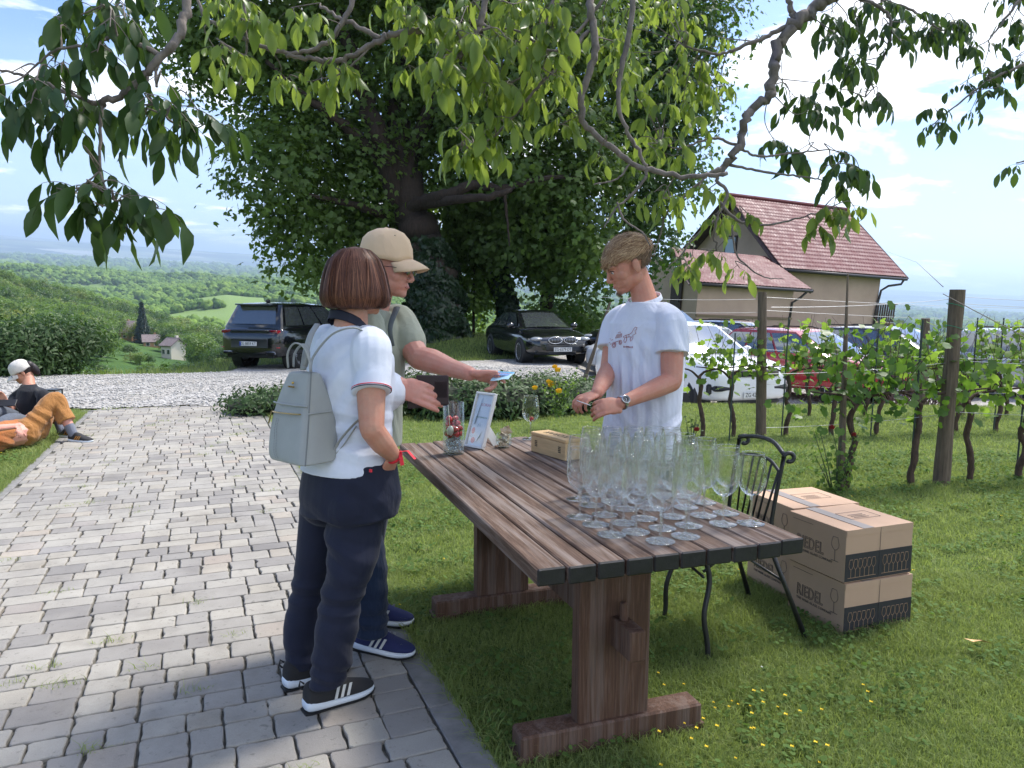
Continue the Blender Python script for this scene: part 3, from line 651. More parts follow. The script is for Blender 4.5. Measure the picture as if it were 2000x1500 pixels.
b = MB(); bk = fl(bw/2, FHt*.5, -.01); bt = Vector((bk.x+.075, bk.y+.045, 0)); d_ = (bt-bk); L_ = d_.length
b.box((bk+bt)/2, (.045, .004, L_), align(d_, tuple(bd))); b.build('easel_leg', white_m, fr)
def fM(x, y, z=.0): m_ = FM.to_4x4(); m_ = m_ @ Matrix.Diagonal((1, 1, fs_, 1)); m_.translation = fl(x, y, z); return m_
ink_r, ink_g, ink_d = mat('ink_rose', rgb(205, 140, 150)), mat('ink_green', rgb(120, 150, 125)), mat('ink_slate', rgb(130, 160, 180))
text_obj('menu_heading', 'KORAK', .022, fM(bw*.62, FHt*.78), ink_r, fr); text_obj('menu_line', 'WATERMELON', .012, fM(bw*.52, FHt*.55), ink_g, fr); text_obj('menu_price', '8 €', .016, fM(bw*.5, FHt*.40), ink_d, fr)
b = MB(); b.tube([fl(bw*.22, FHt*.42, 0), fl(bw*.27, FHt*.6, 0), fl(bw*.31, FHt*.75, 0), fl(bw*.36, FHt*.9, 0)], [.009, .009, .006, .002], 6, flat=.08); b.build('bottle_drawing', ink_d, fr)
b = MB(); b.ball(fl(bw*.33, FHt*.13, 0), (.016, .016, .001), 12, 6, rot=R3); b.ball(fl(bw*.25, FHt*.30, 0), (.012, .018, .001), 12, 6, rot=R3); b.build('fruit_drawing', mat('ink_fruit', rgb(220, 120, 120)), fr)
b = MB(); b.tube([fl(bw*.5, FHt*.1, 0), fl(bw*.62, FHt*.2, 0), fl(bw*.72, FHt*.32, 0)], [.001, .009, .001], 6, flat=.1); b.build('leaf_drawing', ink_g, fr)
# ================================================================ JAR OF PAPER SCRAPS
jp = G(984, 874, TZ); jr = thing('glass_jar', 'small round stemless tumbler stuffed with crumpled paper, behind the frame', 'jar', (jp.x, jp.y, TZ+.001))
MB().lathe([(.0003, 0), (.022, 0), (.032, .006), (.040, .022), (.042, .036), (.040, .055), (.036, .072), (.0345, .072), (.0385, .055), (.040, .036), (.038, .022), (.03, .010), (.0003, .006)], seg=32).build('vessel', thick_m, jr, True)
r_ = random.Random(8); pm = mat('crumpled_paper', rgb(205, 190, 165), rough=.8, var=.15, vscale=30)
for k in range(9):
    c_ = Vector((r_.uniform(-.018, .018), r_.uniform(-.018, .018), .02+.008*k)); b = MB(); n_ = 5; R_ = np.array(Matrix.Rotation(r_.random()*6, 3, Vector((r_.gauss(0, 1), r_.gauss(0, 1), .3)).normalized()))
    s = .017 if k < 6 else .024; vv = [[(i/(n_-1)-.5)*2*s, (j/(n_-1)-.5)*2*s, r_.gauss(0, .0045)] for i in range(n_) for j in range(n_)]
    b.add(np.array(vv)@R_.T, [(i*n_+j, i*n_+j+1, (i+1)*n_+j+1, (i+1)*n_+j) for i in range(n_-1) for j in range(n_-1)])
    o = b.build('paper_scrap', pm); o.location = (jp.x+c_.x, jp.y+c_.y, TZ+c_.z); tag(o, 'crumpled beige paper scrap stuffed in the small round tumbler', 'paper scrap', 'crumpled paper scraps in the tumbler')
# ================================================================ WOODEN WINE BOX
b1, b2 = G(1037, 881, TZ), G(1104, 901, TZ); a_ = (b2-b1); a_.z = 0; L_ = .285; a_.normalize(); n_ = Vector((-a_.y, a_.x, 0))
if n_.y < 0: n_ = -n_
a_ = Vector((.53, -.848, 0)).normalized(); n_ = Vector((.848, .53, 0))
wb_ = thing('wooden_box', 'pale pine gift box for wine with black lettering on its lid', 'wooden box', (b1.x, b1.y, TZ+.001), math.atan2(a_.y, a_.x))
pine = mat('pine_plywood', rgb(206, 176, 132), rough=.55, var=.14, vscale=3, stretch=(2, 26, 26), bump=.0003, bscale=20)
pine2 = mat('pine_lid', rgb(212, 178, 130), rough=.5, var=.12, vscale=3, stretch=(2, 26, 26))
HB, DB = .098, .105
b = MB(); b.box((L_/2, DB/2, (HB-.018)/2), (L_, DB, HB-.018), bev=.002); b.build('case', pine, wb_)
b = MB(); b.box((L_/2, DB/2, HB-.0085), (L_+.003, DB+.003, .017), bev=.003); b.build('lid', pine2, wb_)
bk_ = mat('black_print', (.02, .018, .018), rough=.6)
text_obj('lid_lettering', 'KORAK', .052, frame4((L_*.5, DB*.52, HB+.0006), (-1, 0, 0), (0, -1, 0)), bk_, wb_, sx=.95, spacing=1.15)
for x_, s_ in ((.045, 'WINE\nESTATE'), (L_-.045, 'WINE\nESTATE')):
    b = MB()
    for q in range(4): b.box((x_, -.0006, HB*.28+.0062*q*1.3+.006), (.021, .001, .0045)); 
    b.build('stamp', bk_, wb_)
# ================================================================ CARDBOARD BOXES
card = mat('cardboard', rgb(188, 156, 130), rough=.85, var=.05, vscale=3, bump=.0003, bscale=120); tape_m = mat('packing_tape', rgb(130, 118, 110), rough=.35, spec=.6)
cardk = mat('black_ink_card', (.025, .024, .026), rough=.7); ink = mat('line_ink', (.06, .055, .055), rough=.7); cardl = mat('card_line', rgb(168, 136, 108), rough=.8)
BW, BD_, BH = .40, .355, .242
def outline_glass(mb, M, h, r, flatr=.0011, stem=True, seg=1):
    prof = [(r*.62, h), (r, h*.74), (r*.95, h*.62), (r*.55, h*.5), (0, h*.44)]
    pts = [Vector((x, y, 0)) for x, y in prof]; L_ = [M @ p for p in pts]; R_ = [M @ Vector((-p.x, p.y, 0)) for p in pts]
    mb.tube(L_, flatr, 4); mb.tube(R_, flatr, 4); mb.tube([M @ Vector((r*.62, h, 0)), M @ Vector((-r*.62, h, 0))], flatr, 4)
    mb.tube([M @ Vector((0, h*.46, 0)), M @ Vector((0, 0, 0))], flatr*1.4, 4)
def carton(label, loc, rz):
    t_ = thing('cardboard_box', label, 'cardboard box', loc, rz, 'stacked glassware cartons beside the chair')
    b = MB(); b.box((BW/2, BD_/2, BH/2-.001), (BW, BD_, BH-.004), bev=.0015); b.build('carton', card, t_)
    b = MB(); b.box((BW/2, -.0012, BH-.016), (BW-.004, .0022, .028)); b.build('flap', card, t_)
    b = MB(); b.box((BW*.5, -.0009, .127*.5+.004), (BW-.001, .0014, .125)); b.build('black_panel', cardk, t_)
    b = MB()
    for s in (0, 1):
        for k in range(6):
            outline_glass(b, frame4((BW*.5*s+.034+k*.0265, -.0022, .022), (1, 0, 0), (0, 0, 1)), .082, .0125)
        b.box((BW*.5*s+.10, -.0022, .0205), (.165, .001, .002))
    b.build('glass_drawing', cardl, t_)
    b = MB(); b.box((BW/2, -.0026, BH/2), (.0014, .001, BH-.01)); b.build('seam', ink, t_)
    b = MB(); b.box((BW/2, BD_/2, BH-.0015), (BW*.0+.06, BD_+.002, .002)); o = b.build('tape', tape_m, t_); o.location = (-.07, 0, 0)
    M = frame4((-.0012, BD_*.60, .115), (0, -1, 0), (0, 0, 1))
    text_obj('lettering', 'RIEDEL', .078, M, ink, t_, outline=.0011, sx=.68, spacing=1.05)
    text_obj('small_lettering', 'THE WINE GLASS COMPANY', .0165, frame4((-.0012, BD_*.52, .074), (0, -1, 0), (0, 0, 1)), ink, t_, sx=.98, spacing=1.1)
    b = MB(); outline_glass(b, frame4((-.0012, BD_*.17, .085), (0, -1, 0), (0, 0, 1)), .11, .022, .0009); b.box((-.0012, BD_*.17, .085), (.001, .045, .002)); b.build('glass_emblem', ink, t_)
    b = MB(); b.box((-.0012, BD_*.74, BH-.028), (.001, .13, .0012)); 
    for q in (-1, 1):
        for (px_, py_, w_, h_) in ((0, q*.05, .18, .0012), ): b.box((BW*.62+px_, BD_*.5+py_, BH), (w_, h_, .001))
        b.box((BW*.62+q*.09, BD_*.5, BH), (.0012, .1, .001))
    for q in range(3): b.box((BW*.60, BD_*.5-.03+q*.02, BH), (.09, .003, .001))
    b.build('printed_lines', ink, t_)
    return t_
c0 = carton('brown glassware carton with black panel, lower box of the stack nearest the camera', (1.490, 3.197, .0), math.radians(20.5))
for lab, loc, rz in (('brown glassware carton with black panel, upper box of the stack nearest the camera', (1.484, 3.199, .243), 21.3),
                     ('brown glassware carton partly behind the chair legs, lower box of the rear stack', (1.40, 3.585, -.005), 18.5),
                     ('brown glassware carton behind the chair back, upper box of the rear stack', (1.395, 3.59, .237), 17.5)):
    c = copy_tree(c0); c['label'] = lab; c.location = loc; c.rotation_euler = (0, 0, math.radians(rz))
# ================================================================ WROUGHT IRON CHAIR
iron = mat('black_iron', (.018, .017, .018), rough=.42, var=.3, vscale=40, spec=.6, bump=.0003, bscale=300)
ch = thing('garden_chair', 'black wrought iron chair with scrolled back, tucked at the right corner of the table', 'chair', (1.02, 3.28, 0))
co_ = np.array([1.02, 3.28, 0])
def cpart(name, mb): return mb.build(name, iron, ch, smooth=True)
def L3(p): return np.array(list(p))-co_
nearT, farT = L3(P(1531, 893, 3.18)), L3(P(1444, 858, 3.52)); nearS, farS = L3((1.115, 3.13, .45)), L3((1.045, 3.50, .45))
lg = {'B': L3((1.316, 3.181, .0)), 'D': L3((1.211, 3.632, 0)), 'A': L3((.829, 2.978, 0)), 'C': L3((.723, 3.363, 0))}
bdir = farT-nearT; bdir /= np.linalg.norm(bdir)
for T_, S_, sg in ((nearT, nearS, -1), (farT, farS, 1)):
    b = MB(); pts = list(spline([S_, S_*.5+T_*.5+np.array([-.004, 0, 0]), T_], 10)); nn = 12
    for k in range(nn+1):                                    # the scroll curls outwards, away from the sitter
        a = -1.1+k/nn*5.4; rr_ = .026*(1-.45*k/nn); pts.append(T_+np.array([.024, 0, -.004])*1.0+np.array([-math.cos(a+1.1)*rr_, 0, math.sin(a+1.1)*rr_]))
    b.tube(pts, .0095, 8); cpart('back_post', b)
b = MB(); m1 = (nearT+farT)/2+np.array([0.018, 0, .048]); b.tube(spline([nearT+np.array([.0, 0, .012]), nearT*.7+farT*.3+np.array([.012, 0, .045]), nearT*.35+farT*.65+np.array([.012, 0, .04]), farT+np.array([0, 0, .014])], 16), .0095, 8); cpart('top_rail', b)
n2, f2 = nearT+(nearS-nearT)*.19, farT+(farS-farT)*.19; arc = spline([n2, n2*.7+f2*.3+np.array([.01, 0, .035]), n2*.35+f2*.65+np.array([.01, 0, .03]), f2], 16)
b = MB(); b.tube(arc, .0075, 8); cpart('back_rail', b)
n3, f3 = nearT+(nearS-nearT)*.90, farT+(farS-farT)*.90; b = MB(); b.tube([n3, f3], .007, 8); cpart('lower_rail', b)
for k in range(6):
    f_ = (k+.9)/6.8; t0 = arc[int(f_*15)]; b = MB(); e_ = n3*(1-(.1+.8*f_))+f3*(.1+.8*f_); b.tube([t0, (t0+e_)/2, e_], .0105, 6, flat=.35); cpart('slat', b)
frS, frC = L3((.80, 3.02, .45)), L3((.76, 3.36, .45))
b = MB(); b.tube(spline([nearS, frS, frC, farS, nearS], 24), .011, 8); b.build('seat_frame', iron, ch, smooth=True)
b = MB(); pts = [nearS, frS, frC, farS]; b.add([p+np.array([0, 0, -.004]) for p in pts]+[p+np.array([0, 0, .004]) for p in pts], [(3, 2, 1, 0), (4, 5, 6, 7), (0, 1, 5, 4), (1, 2, 6, 5), (2, 3, 7, 6), (3, 0, 4, 7)]); b.build('seat', iron, ch)
for key, S_ in (('B', nearS), ('D', farS)):
    b = MB(); e_ = lg[key]; b.tube([S_, S_*.5+e_*.5, e_, ], [.0105, .0105, .0125], 8); b.ball(e_+np.array([0, 0, .006]), (.014, .014, .008), 8, 6); cpart('leg', b)
for key, S_ in (('A', frS), ('C', frC)):
    e_ = lg[key]; o_ = np.array([-.02, -.01, 0]); b = MB(); b.tube(spline([S_, S_*.72+e_*.28+o_*-1.4, S_*.4+e_*.6+o_*.4, e_*.85+S_*.15, e_], 16), .0115, 8); b.ball(e_+np.array([0, 0, .006]), (.014, .014, .008), 8, 6); cpart('leg', b)
b = MB(); b.tube([nearS*.6+lg['B']*.4, farS*.6+lg['D']*.4], .006, 6); b.tube([frS*.75+lg['A']*.25, frC*.75+lg['C']*.25], .006, 6); b.tube([frS*.8+lg['A']*.2, frS*.5+nearS*.5], .006, 6); cpart('stretcher', b)
# ================================================================ FOLIAGE GENERATORS
SHAPES = {
 'quad': (np.array([[0, 0, 0], [.5, .5, .08], [0, 1, -.05], [-.5, .5, .08]]), [[0, 1, 2], [0, 2, 3]]),
 'maple': (np.array([[0, 0, 0], [.42, .12, .03], [.62, .5, -.06], [.25, .55, .05], [0, 1, -.08], [-.25, .55, .05], [-.62, .5, -.06], [-.42, .12, .03]]),
           [[0, 1, 3], [1, 2, 3], [0, 3, 5], [3, 4, 5], [0, 5, 7], [5, 6, 7]]),
 'long': (np.array([[0, 0, 0], [.16, .35, .03], [.13, .75, -.02], [0, 1, -.12], [-.13, .75, -.02], [-.16, .35, .03]]), [[0, 1, 5], [1, 2, 4], [1, 4, 5], [2, 3, 4]]),
 'vine': (np.array([[0, .12, 0], [.3, 0, .02], [.5, .32, -.05], [.36, .7, .02], [.12, .72, .04], [0, 1, -.06], [-.12, .72, .04], [-.36, .7, .02], [-.5, .32, -.05], [-.3, 0, .02]]),
           [[0, 1, 2], [0, 2, 3], [0, 3, 4], [0, 4, 6], [4, 5, 6], [0, 6, 7], [0, 7, 8], [0, 8, 9]]),
}
def leaves(pos, nrm, size, r_, shape='quad', droop=.3):
    """a leaf polygon at every pos, facing roughly nrm; returns V, F"""
    sh, fc = SHAPES[shape]; n = len(pos); fc = np.array(fc)
    N = nrm+r_.normal(0, .45, (n, 3)); N /= np.linalg.norm(N, axis=1)[:, None]+1e-9
    d = r_.normal(0, 1, (n, 3)); d[:, 2] -= droop*2; Y = d-N*(d*N).sum(1)[:, None]; Y /= np.linalg.norm(Y, axis=1)[:, None]+1e-9; X = np.cross(Y, N)
    s = (size*r_.uniform(.6, 1.25, n))[:, None, None] if np.isscalar(size) else (size*r_.uniform(.7, 1.2, n))[:, None, None]
    L = sh[None]*np.ones((n, 1, 1)); V = pos[:, None]+s*(L[..., :1]*X[:, None]+L[..., 1:2]*Y[:, None]+L[..., 2:3]*N[:, None])
    return V.reshape(-1, 3), (fc[None]+len(sh)*np.arange(n)[:, None, None]).reshape(-1, fc.shape[1])
def crown_points(lobes, n, r_, per=9, spread=.35, inner=.45, cut=.72):
    """clustered points near the outside of a union of ellipsoids"""
    lobes = [(np.array(list(c)), np.array([q]*3 if np.isscalar(q) else q, float)) for c, q in lobes]
    w = np.array([(q[0]*q[1]+q[1]*q[2]+q[0]*q[2]) for _, q in lobes]); w /= w.sum(); nc = max(8, n//per); out_p, out_n = [], []
    which = r_.choice(len(lobes), nc*2, p=w); d = r_.normal(0, 1, (nc*2, 3)); d /= np.linalg.norm(d, axis=1)[:, None]
    k = 1-(1-inner)*r_.random(nc*2)**1.7; k *= 1+.13*np.sin(d[:, 0]*7+which)*np.sin(d[:, 1]*6+which*2)*np.cos(d[:, 2]*5)
    C_ = np.array([lobes[q][0] for q in which]); Q = np.array([lobes[q][1] for q in which]); P_ = C_+d*Q*k[:, None]
    deep = np.zeros(len(P_), bool)
    for c, q in lobes: deep |= (((P_-c)/q)**2).sum(1) < (cut*inner/.45*.62)**2
    P_, d, Q = P_[~deep][:nc], d[~deep][:nc], Q[~deep][:nc]; rep = int(math.ceil(n/len(P_)))
    P2 = np.repeat(P_, rep, 0)[:n]; d2 = np.repeat(d, rep, 0)[:n]
    P2 = P2+r_.normal(0, 1, P2.shape)*spread; d2[:, 2] += .55; return P2, d2
def foliage(name, lobes, n, size, m, parent, seed, shape='quad', per=9, spread=.35, inner=.45, droop=.3):
    r_ = np.random.default_rng(seed); p_, d_ = crown_points(lobes, n, r_, per, spread, inner)
    V, F = leaves(p_, d_, size, r_, shape, droop); return fast_mesh(name, V, F, m, parent)
bark = mat('bark', rgb(50, 40, 33), rough=.95, var=.45, vscale=5, stretch=(3, 3, .7), bump=.02, bscale=14)
bark_l = mat('bark_grey', rgb(122, 112, 106), rough=.9, var=.35, vscale=16, stretch=(2, 2, 1), bump=.003, bscale=60)
maple_m = leaf_mat('maple_leaf', (.042, .078, .018), (.105, .17, .034), (.20, .31, .035), gloss=.5, tw=.40, patch=.35)
maple_l = leaf_mat('maple_leaf_light', (.03, .065, .015), (.07, .13, .025), (.10, .2, .02), gloss=.45, tw=.35, patch=.4)
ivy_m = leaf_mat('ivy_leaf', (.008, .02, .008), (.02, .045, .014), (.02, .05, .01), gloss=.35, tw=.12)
def lobes_px(L, depth, zoff=None):
    out = []
    for q in L:
        x, y, r = q[:3]; dd = depth+(q[3] if len(q) > 3 else 0); rm = r*dd/1450; out.append((P(x, y, dd), (rm, rm, rm*.92)))
    return out
def limb(mb, pts, r0, r1, seg=10, n=None):
    n = n or len(pts)*5; q = spline(pts, n); rr_ = np.linspace(r0, r1, n); q[1:-1] += RNG.normal(0, r0*.12, (n-2, 3)); mb.tube(q, rr_, seg)
# ================================================================ BIG MAPLES
DA = 27.0
def base_at(px_, depth): v_ = ray(px_, 660); x, y = v_.x*depth/1, v_.y*depth; z = float(local_h(x, y)); return Vector((x, y, z))
bA = base_at(850, DA)
tA = thing('maple_tree', 'huge dark green maple with a thick ivy covered trunk, behind the people', 'tree', bA)
def rel(o, q): return [Vector(p_)-o for p_ in q]
def shift(lobes, o): return [(Vector(c)-o, q) for c, q in lobes]
LA = lobes_px([(390, 40, 100, -2), (450, 90, 115, -1), (560, -20, 210, 0), (760, -120, 260, 1), (980, -150, 260, 1), (560, 255, 105, -1), (545, 350, 108, -2), (590, 450, 88, -1), (585, 520, 48, -2), (700, 180, 210, 2), (680, 360, 150, 1), (900, 130, 240, 1), (1060, 60, 210, 0),
    (820, 420, 130, 3), (1010, 300, 190, 1), (1100, 400, 110, 0), (960, 450, 100, 2), (1050, 490, 80, 1), (1150, 500, 52, -1), (1180, 330, 60, 0), (720, 450, 85, 1), (655, 520, 40, 0)], DA)
foliage('leafy_crown', shift(LA, bA), 98000, .205, maple_m, tA, 101, 'maple', per=22, spread=.36, inner=.40)
tm = MB(); limb(tm, rel(bA, [bA-Vector((0, 0, .4)), P(850, 600, DA), P(838, 520, DA), P(815, 440, DA)]), .95, .72, 16)
limb(tm, rel(bA, [P(820, 450, DA), P(775, 380, DA), P(745, 280, DA-.5), P(700, 150, DA-1), P(660, 20, DA-1)]), .55, .18)
limb(tm, rel(bA, [P(815, 440, DA), P(790, 330, DA), P(775, 200, DA), P(790, 60, DA+1), P(830, -100, DA+1)]), .6, .2)
limb(tm, rel(bA, [P(790, 410, DA), P(830, 395, DA-1), P(880, 378, DA-2), P(930, 360, DA-2), P(985, 368, DA-2), P(1050, 350, DA-2), P(1130, 345, DA-1)]), .27, .06)
limb(tm, rel(bA, [P(810, 405, DA), P(870, 392, DA-2), P(950, 385, DA-3), P(1000, 372, DA-3)]), .2, .08)
limb(tm, rel(bA, [P(800, 300, DA), P(860, 180, DA-1), P(930, 80, DA-2), P(1000, 0, DA-2)]), .32, .1)
limb(tm, rel(bA, [P(760, 330, DA), P(690, 260, DA-1), P(610, 200, DA-2), P(520, 120, DA-2)]), .28, .07)
limb(tm, rel(bA, [P(760, 420, DA), P(690, 400, DA-1), P(600, 380, DA-2)]), .2, .06)
limb(tm, rel(bA, [P(985, 370, DA-2), P(990, 420, DA-2), P(995, 480, DA-2)]), .07, .03, 6)
tm.build('trunk', bark, tA, smooth=True)
def ivy(parent, pts, rad_, n, seed, size=.11):
    r_ = np.random.default_rng(seed); q = spline(pts, 60); k = r_.integers(0, 59, n); f = r_.random(n)[:, None]; c_ = q[k]*(1-f)+q[k+1]*f
    a = r_.uniform(0, 2*PI, n); rr_ = np.interp(k, [0, 59], rad_)*(1+.16*np.sin(a*3+k*.3)+r_.normal(0, .06, n)); d = np.stack([np.cos(a), np.sin(a), np.zeros(n)], 1)
    V, F = leaves(c_+d*rr_[:, None], d+np.array([0, 0, .2]), size, r_, 'maple', .6); return fast_mesh('ivy', V, F, ivy_m, parent)
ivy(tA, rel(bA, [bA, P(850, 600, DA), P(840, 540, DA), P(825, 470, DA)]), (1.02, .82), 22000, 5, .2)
DB_ = 29.5; bB = base_at(1000, DB_)
tB = thing('maple_tree', 'leaning ivy clad tree behind the black saloon, right of the huge maple trunk', 'tree', bB)
tm = MB(); limb(tm, rel(bB, [bB-Vector((0, 0, .4)), P(992, 600, DB_), P(975, 540, DB_), P(985, 470, DB_+1), P(1000, 400, DB_+1)]), .38, .2); tm.build('trunk', bark, tB, smooth=True)
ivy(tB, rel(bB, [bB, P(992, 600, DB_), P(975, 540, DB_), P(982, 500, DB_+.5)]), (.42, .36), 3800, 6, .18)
foliage('leafy_crown', shift(lobes_px([(990, 430, 95), (1085, 500, 60, -1), (930, 470, 60, 1), (1040, 400, 90, 1), (1110, 470, 60, 1)], DB_), bB), 18000, .2, maple_m, tB, 102, 'maple', per=12)
DC = 31; bC = base_at(1075, DC)
tC = thing('maple_tree', 'lighter green maple above the black saloon, its crown reaching the house', 'tree', bC)
tm = MB(); limb(tm, rel(bC, [bC-Vector((0, 0, .4)), P(1068, 590, DC), P(1080, 500, DC), P(1120, 380, DC), P(1180, 250, DC), P(1240, 100, DC)]), .35, .15)
limb(tm, rel(bC, [P(1120, 380, DC), P(1200, 330, DC), P(1290, 300, DC), P(1380, 250, DC)]), .2, .05); limb(tm, rel(bC, [P(1080, 500, DC), P(1150, 470, DC), P(1240, 450, DC)]), .15, .05); tm.build('trunk', bark, tC, smooth=True)
foliage('leafy_crown', shift(lobes_px([(1240, 60, 150), (1330, 20, 120), (1250, 220, 120), (1340, 190, 75), (1300, 330, 80), (1220, 350, 70), (1250, 430, 55), (1290, 480, 38), (1180, 560, 38, -2), (1110, 590, 34, -3), (1230, 500, 40)], DC), bC), 22000, .2, maple_l, tC, 103, 'maple', per=11, spread=.5, inner=.35)
# small trees and shrubs at the rim, behind the saloon car and between the trunks
green_mid = leaf_mat('bush_leaf', (.06, .12, .022), (.16, .24, .045), (.2, .32, .045), tw=.4, patch=.5)
green_dk = leaf_mat('laurel_leaf', (.018, .045, .012), (.05, .10, .022), (.07, .14, .025), gloss=.6, tw=.25, patch=.9)
green_lt = leaf_mat('pale_leaf', (.10, .17, .035), (.24, .32, .08), (.25, .27, .06), tw=.4, patch=.6)
def shrub(name, label, px_, depth, w, h, m, seed, n=4000, size=.12, group=None, zb=None, cat='shrub', stems=4, shape='quad', flat=1.0):
    v_ = ray(px_, 660); x, y = v_.x*depth, v_.y*depth; b_ = Vector(terrain(x, y)[0]) if zb is None else Vector((x, y, zb)); t_ = thing(name, label, cat, b_, group=group); r_ = random.Random(seed)
    lobes = [(Vector((r_.uniform(-.32, .32)*w, r_.uniform(-.3, .3)*w*flat, h*r_.uniform(.35, .72))), (w*r_.uniform(.2, .3), w*r_.uniform(.2, .3), h*r_.uniform(.2, .32))) for _ in range(8)]
    foliage('foliage', lobes, n, size, m, t_, seed, shape, per=8, spread=size*1.1, inner=.3)
    mb = MB()
    for _ in range(stems):
        a = r_.uniform(-.3, .3)*w; mb.tube(spline([(a*.2, r_.uniform(-.1, .1), -.2), (a*.6, 0, h*.3), (a, r_.uniform(-.2, .2)*w*.5, h*.75)], 7), np.linspace(.03*h*.6, .006*h, 7), 6)
    mb.build('stem', bark, t_, smooth=True); return t_
shrub('small_tree', 'loose light green shrub between the two ivy clad trunks', 925, 30, 5.0, 3.6, green_mid, 201, 4500, .16, zb=.3, cat='small tree')
shrub('small_tree', 'sunlit shrub on the rim behind the roof of the black saloon', 1110, 31, 4.0, 2.6, green_mid, 202, 3000, .16, zb=-.4, cat='small tree')
shrub('small_tree', 'bright shrub left of the huge ivy covered trunk', 790, 34, 4.0, 2.2, green_lt, 203, 2500, .15, zb=-.9, cat='small tree')
# ================================================================ SLOPE BELOW THE RIM
big = shrub('laurel_bush', 'large dark glossy evergreen bush behind the woman sitting on the grass', 30, 16.0, 3.5, 1.5, green_dk, 210, 15000, .13, cat='bush', shape='long', zb=-.25, flat=.6)
r_ = random.Random(77); kinds = [('bushy_tree', 'dark', maple_m), ('bushy_tree', 'mid green', green_mid), ('bushy_tree', 'pale', green_lt)]
proto = []
for k in range(6):
    lo = [(Vector((r_.uniform(-.28, .28), r_.uniform(-.28, .28), r_.uniform(.32, .72))), (r_.uniform(.2, .3),)*2+(r_.uniform(.18, .28),)) for _ in range(9)]
    rg = np.random.default_rng(300+k); p_, d_ = crown_points(lo, 2600, rg, 7, .035, .4); V, F = leaves(p_, d_, .045, rg, 'quad', .2)
    me = fast_mesh('crown', V, F, [maple_l, green_mid, green_lt, maple_l, green_mid, maple_l][k]); me_ = me.data; bpy.data.objects.remove(me); proto.append(me_)
stem_me = MB().tube([(0, 0, -.15), (.01, 0, .2), (0, .02, .5)], [.03, .022, .01], 6).build('trunk', bark, smooth=True); sd_ = stem_me.data; bpy.data.objects.remove(stem_me)
where = ['in the foreground of the slope', 'half way down the slope', 'further down the slope', 'near the two houses on the slope']
spots = []
tries = 0
while len(spots) < 130 and tries < 4000:
    tries += 1; bx = r_.uniform(-60, 470); d = math.exp(r_.uniform(math.log(24), math.log(165)))
    if (abs(bx-345) < 48 and 75 < d < 200) or False: continue
    if d < 36 and bx > 400: continue
    h = r_.uniform(.8, 1.25)*(1.5+d*.026)
    if 205 < bx < 330 and d > 60: h *= .45
    if all(math.hypot((bx-b_)/1450*d, d-e)*1.0 > (h+hh)*.26 for b_, e, hh in spots): spots.append((bx, d, h))
for k, (bx, d, h) in enumerate(spots):
    v_ = ray(bx, 660); b_ = Vector(terrain(v_.x*d, v_.y*d)[0]); q = r_.randrange(6); w = h*r_.uniform(1.0, 1.5)
    col = ['dark green', 'mid green', 'pale yellowish', 'dark green', 'mid green', 'dark green'][q]
    t_ = thing('bushy_tree', '%s rounded bushy tree on the slope below the gravel drive' % col, 'tree', b_, r_.uniform(0, 6), 'bushy trees on the slope, %s' % col)
    for nm, md in (('crown', proto[q]), ('trunk', sd_)):
        o = bpy.data.objects.new(nm, md); COL.objects.link(o); o.parent = t_; o.scale = (w, w, h)
# spruce and two pairs of country houses
def spruce(px_, d, h, label):
    v_ = ray(px_, 640); b_ = Vector(terrain(v_.x*d, v_.y*d)[0]); t_ = thing('spruce_tree', label, 'tree', b_); rg = np.random.default_rng(9); n = 5200
    z = rg.uniform(.04, 1, n)**1.0; a = rg.uniform(0, 2*PI, n); lay = np.abs(np.sin(z*38))*.35+.65; rr_ = (1-z)*.27*h*lay*np.sqrt(rg.uniform(.1, 1, n))+.02
    p_ = np.stack([rr_*np.cos(a), rr_*np.sin(a), z*h-rr_*.25], 1); d_ = np.stack([np.cos(a), np.sin(a), np.full(n, .6)], 1)
    V, F = leaves(p_, d_, h*.055, rg, 'long', .8); fast_mesh('crown', V, F, leaf_mat('spruce_needles', (.006, .02, .012), (.015, .04, .022), (.01, .03, .01), tw=.1), t_)
    MB().tube([(0, 0, -.5), (0, 0, h*.96)], [h*.025, .02], 8).build('trunk', bark, t_)
spruce(286, 232, 13, 'pointed dark spruce beside the grey roofed farmhouse on the slope')
plaster_w, plaster_b = mat('farm_plaster', rgb(214, 205, 190), rough=.9), mat('farm_plaster_brown', rgb(170, 130, 96), rough=.9); tile_g, tile_r = mat('grey_roof', rgb(120, 108, 108), rough=.85, var=.2, vscale=2), mat('red_roof', rgb(178, 96, 74), rough=.85, var=.2, vscale=1)
glass_dk = mat('dark_window', (.02, .025, .03), rough=.1, spec=.8)
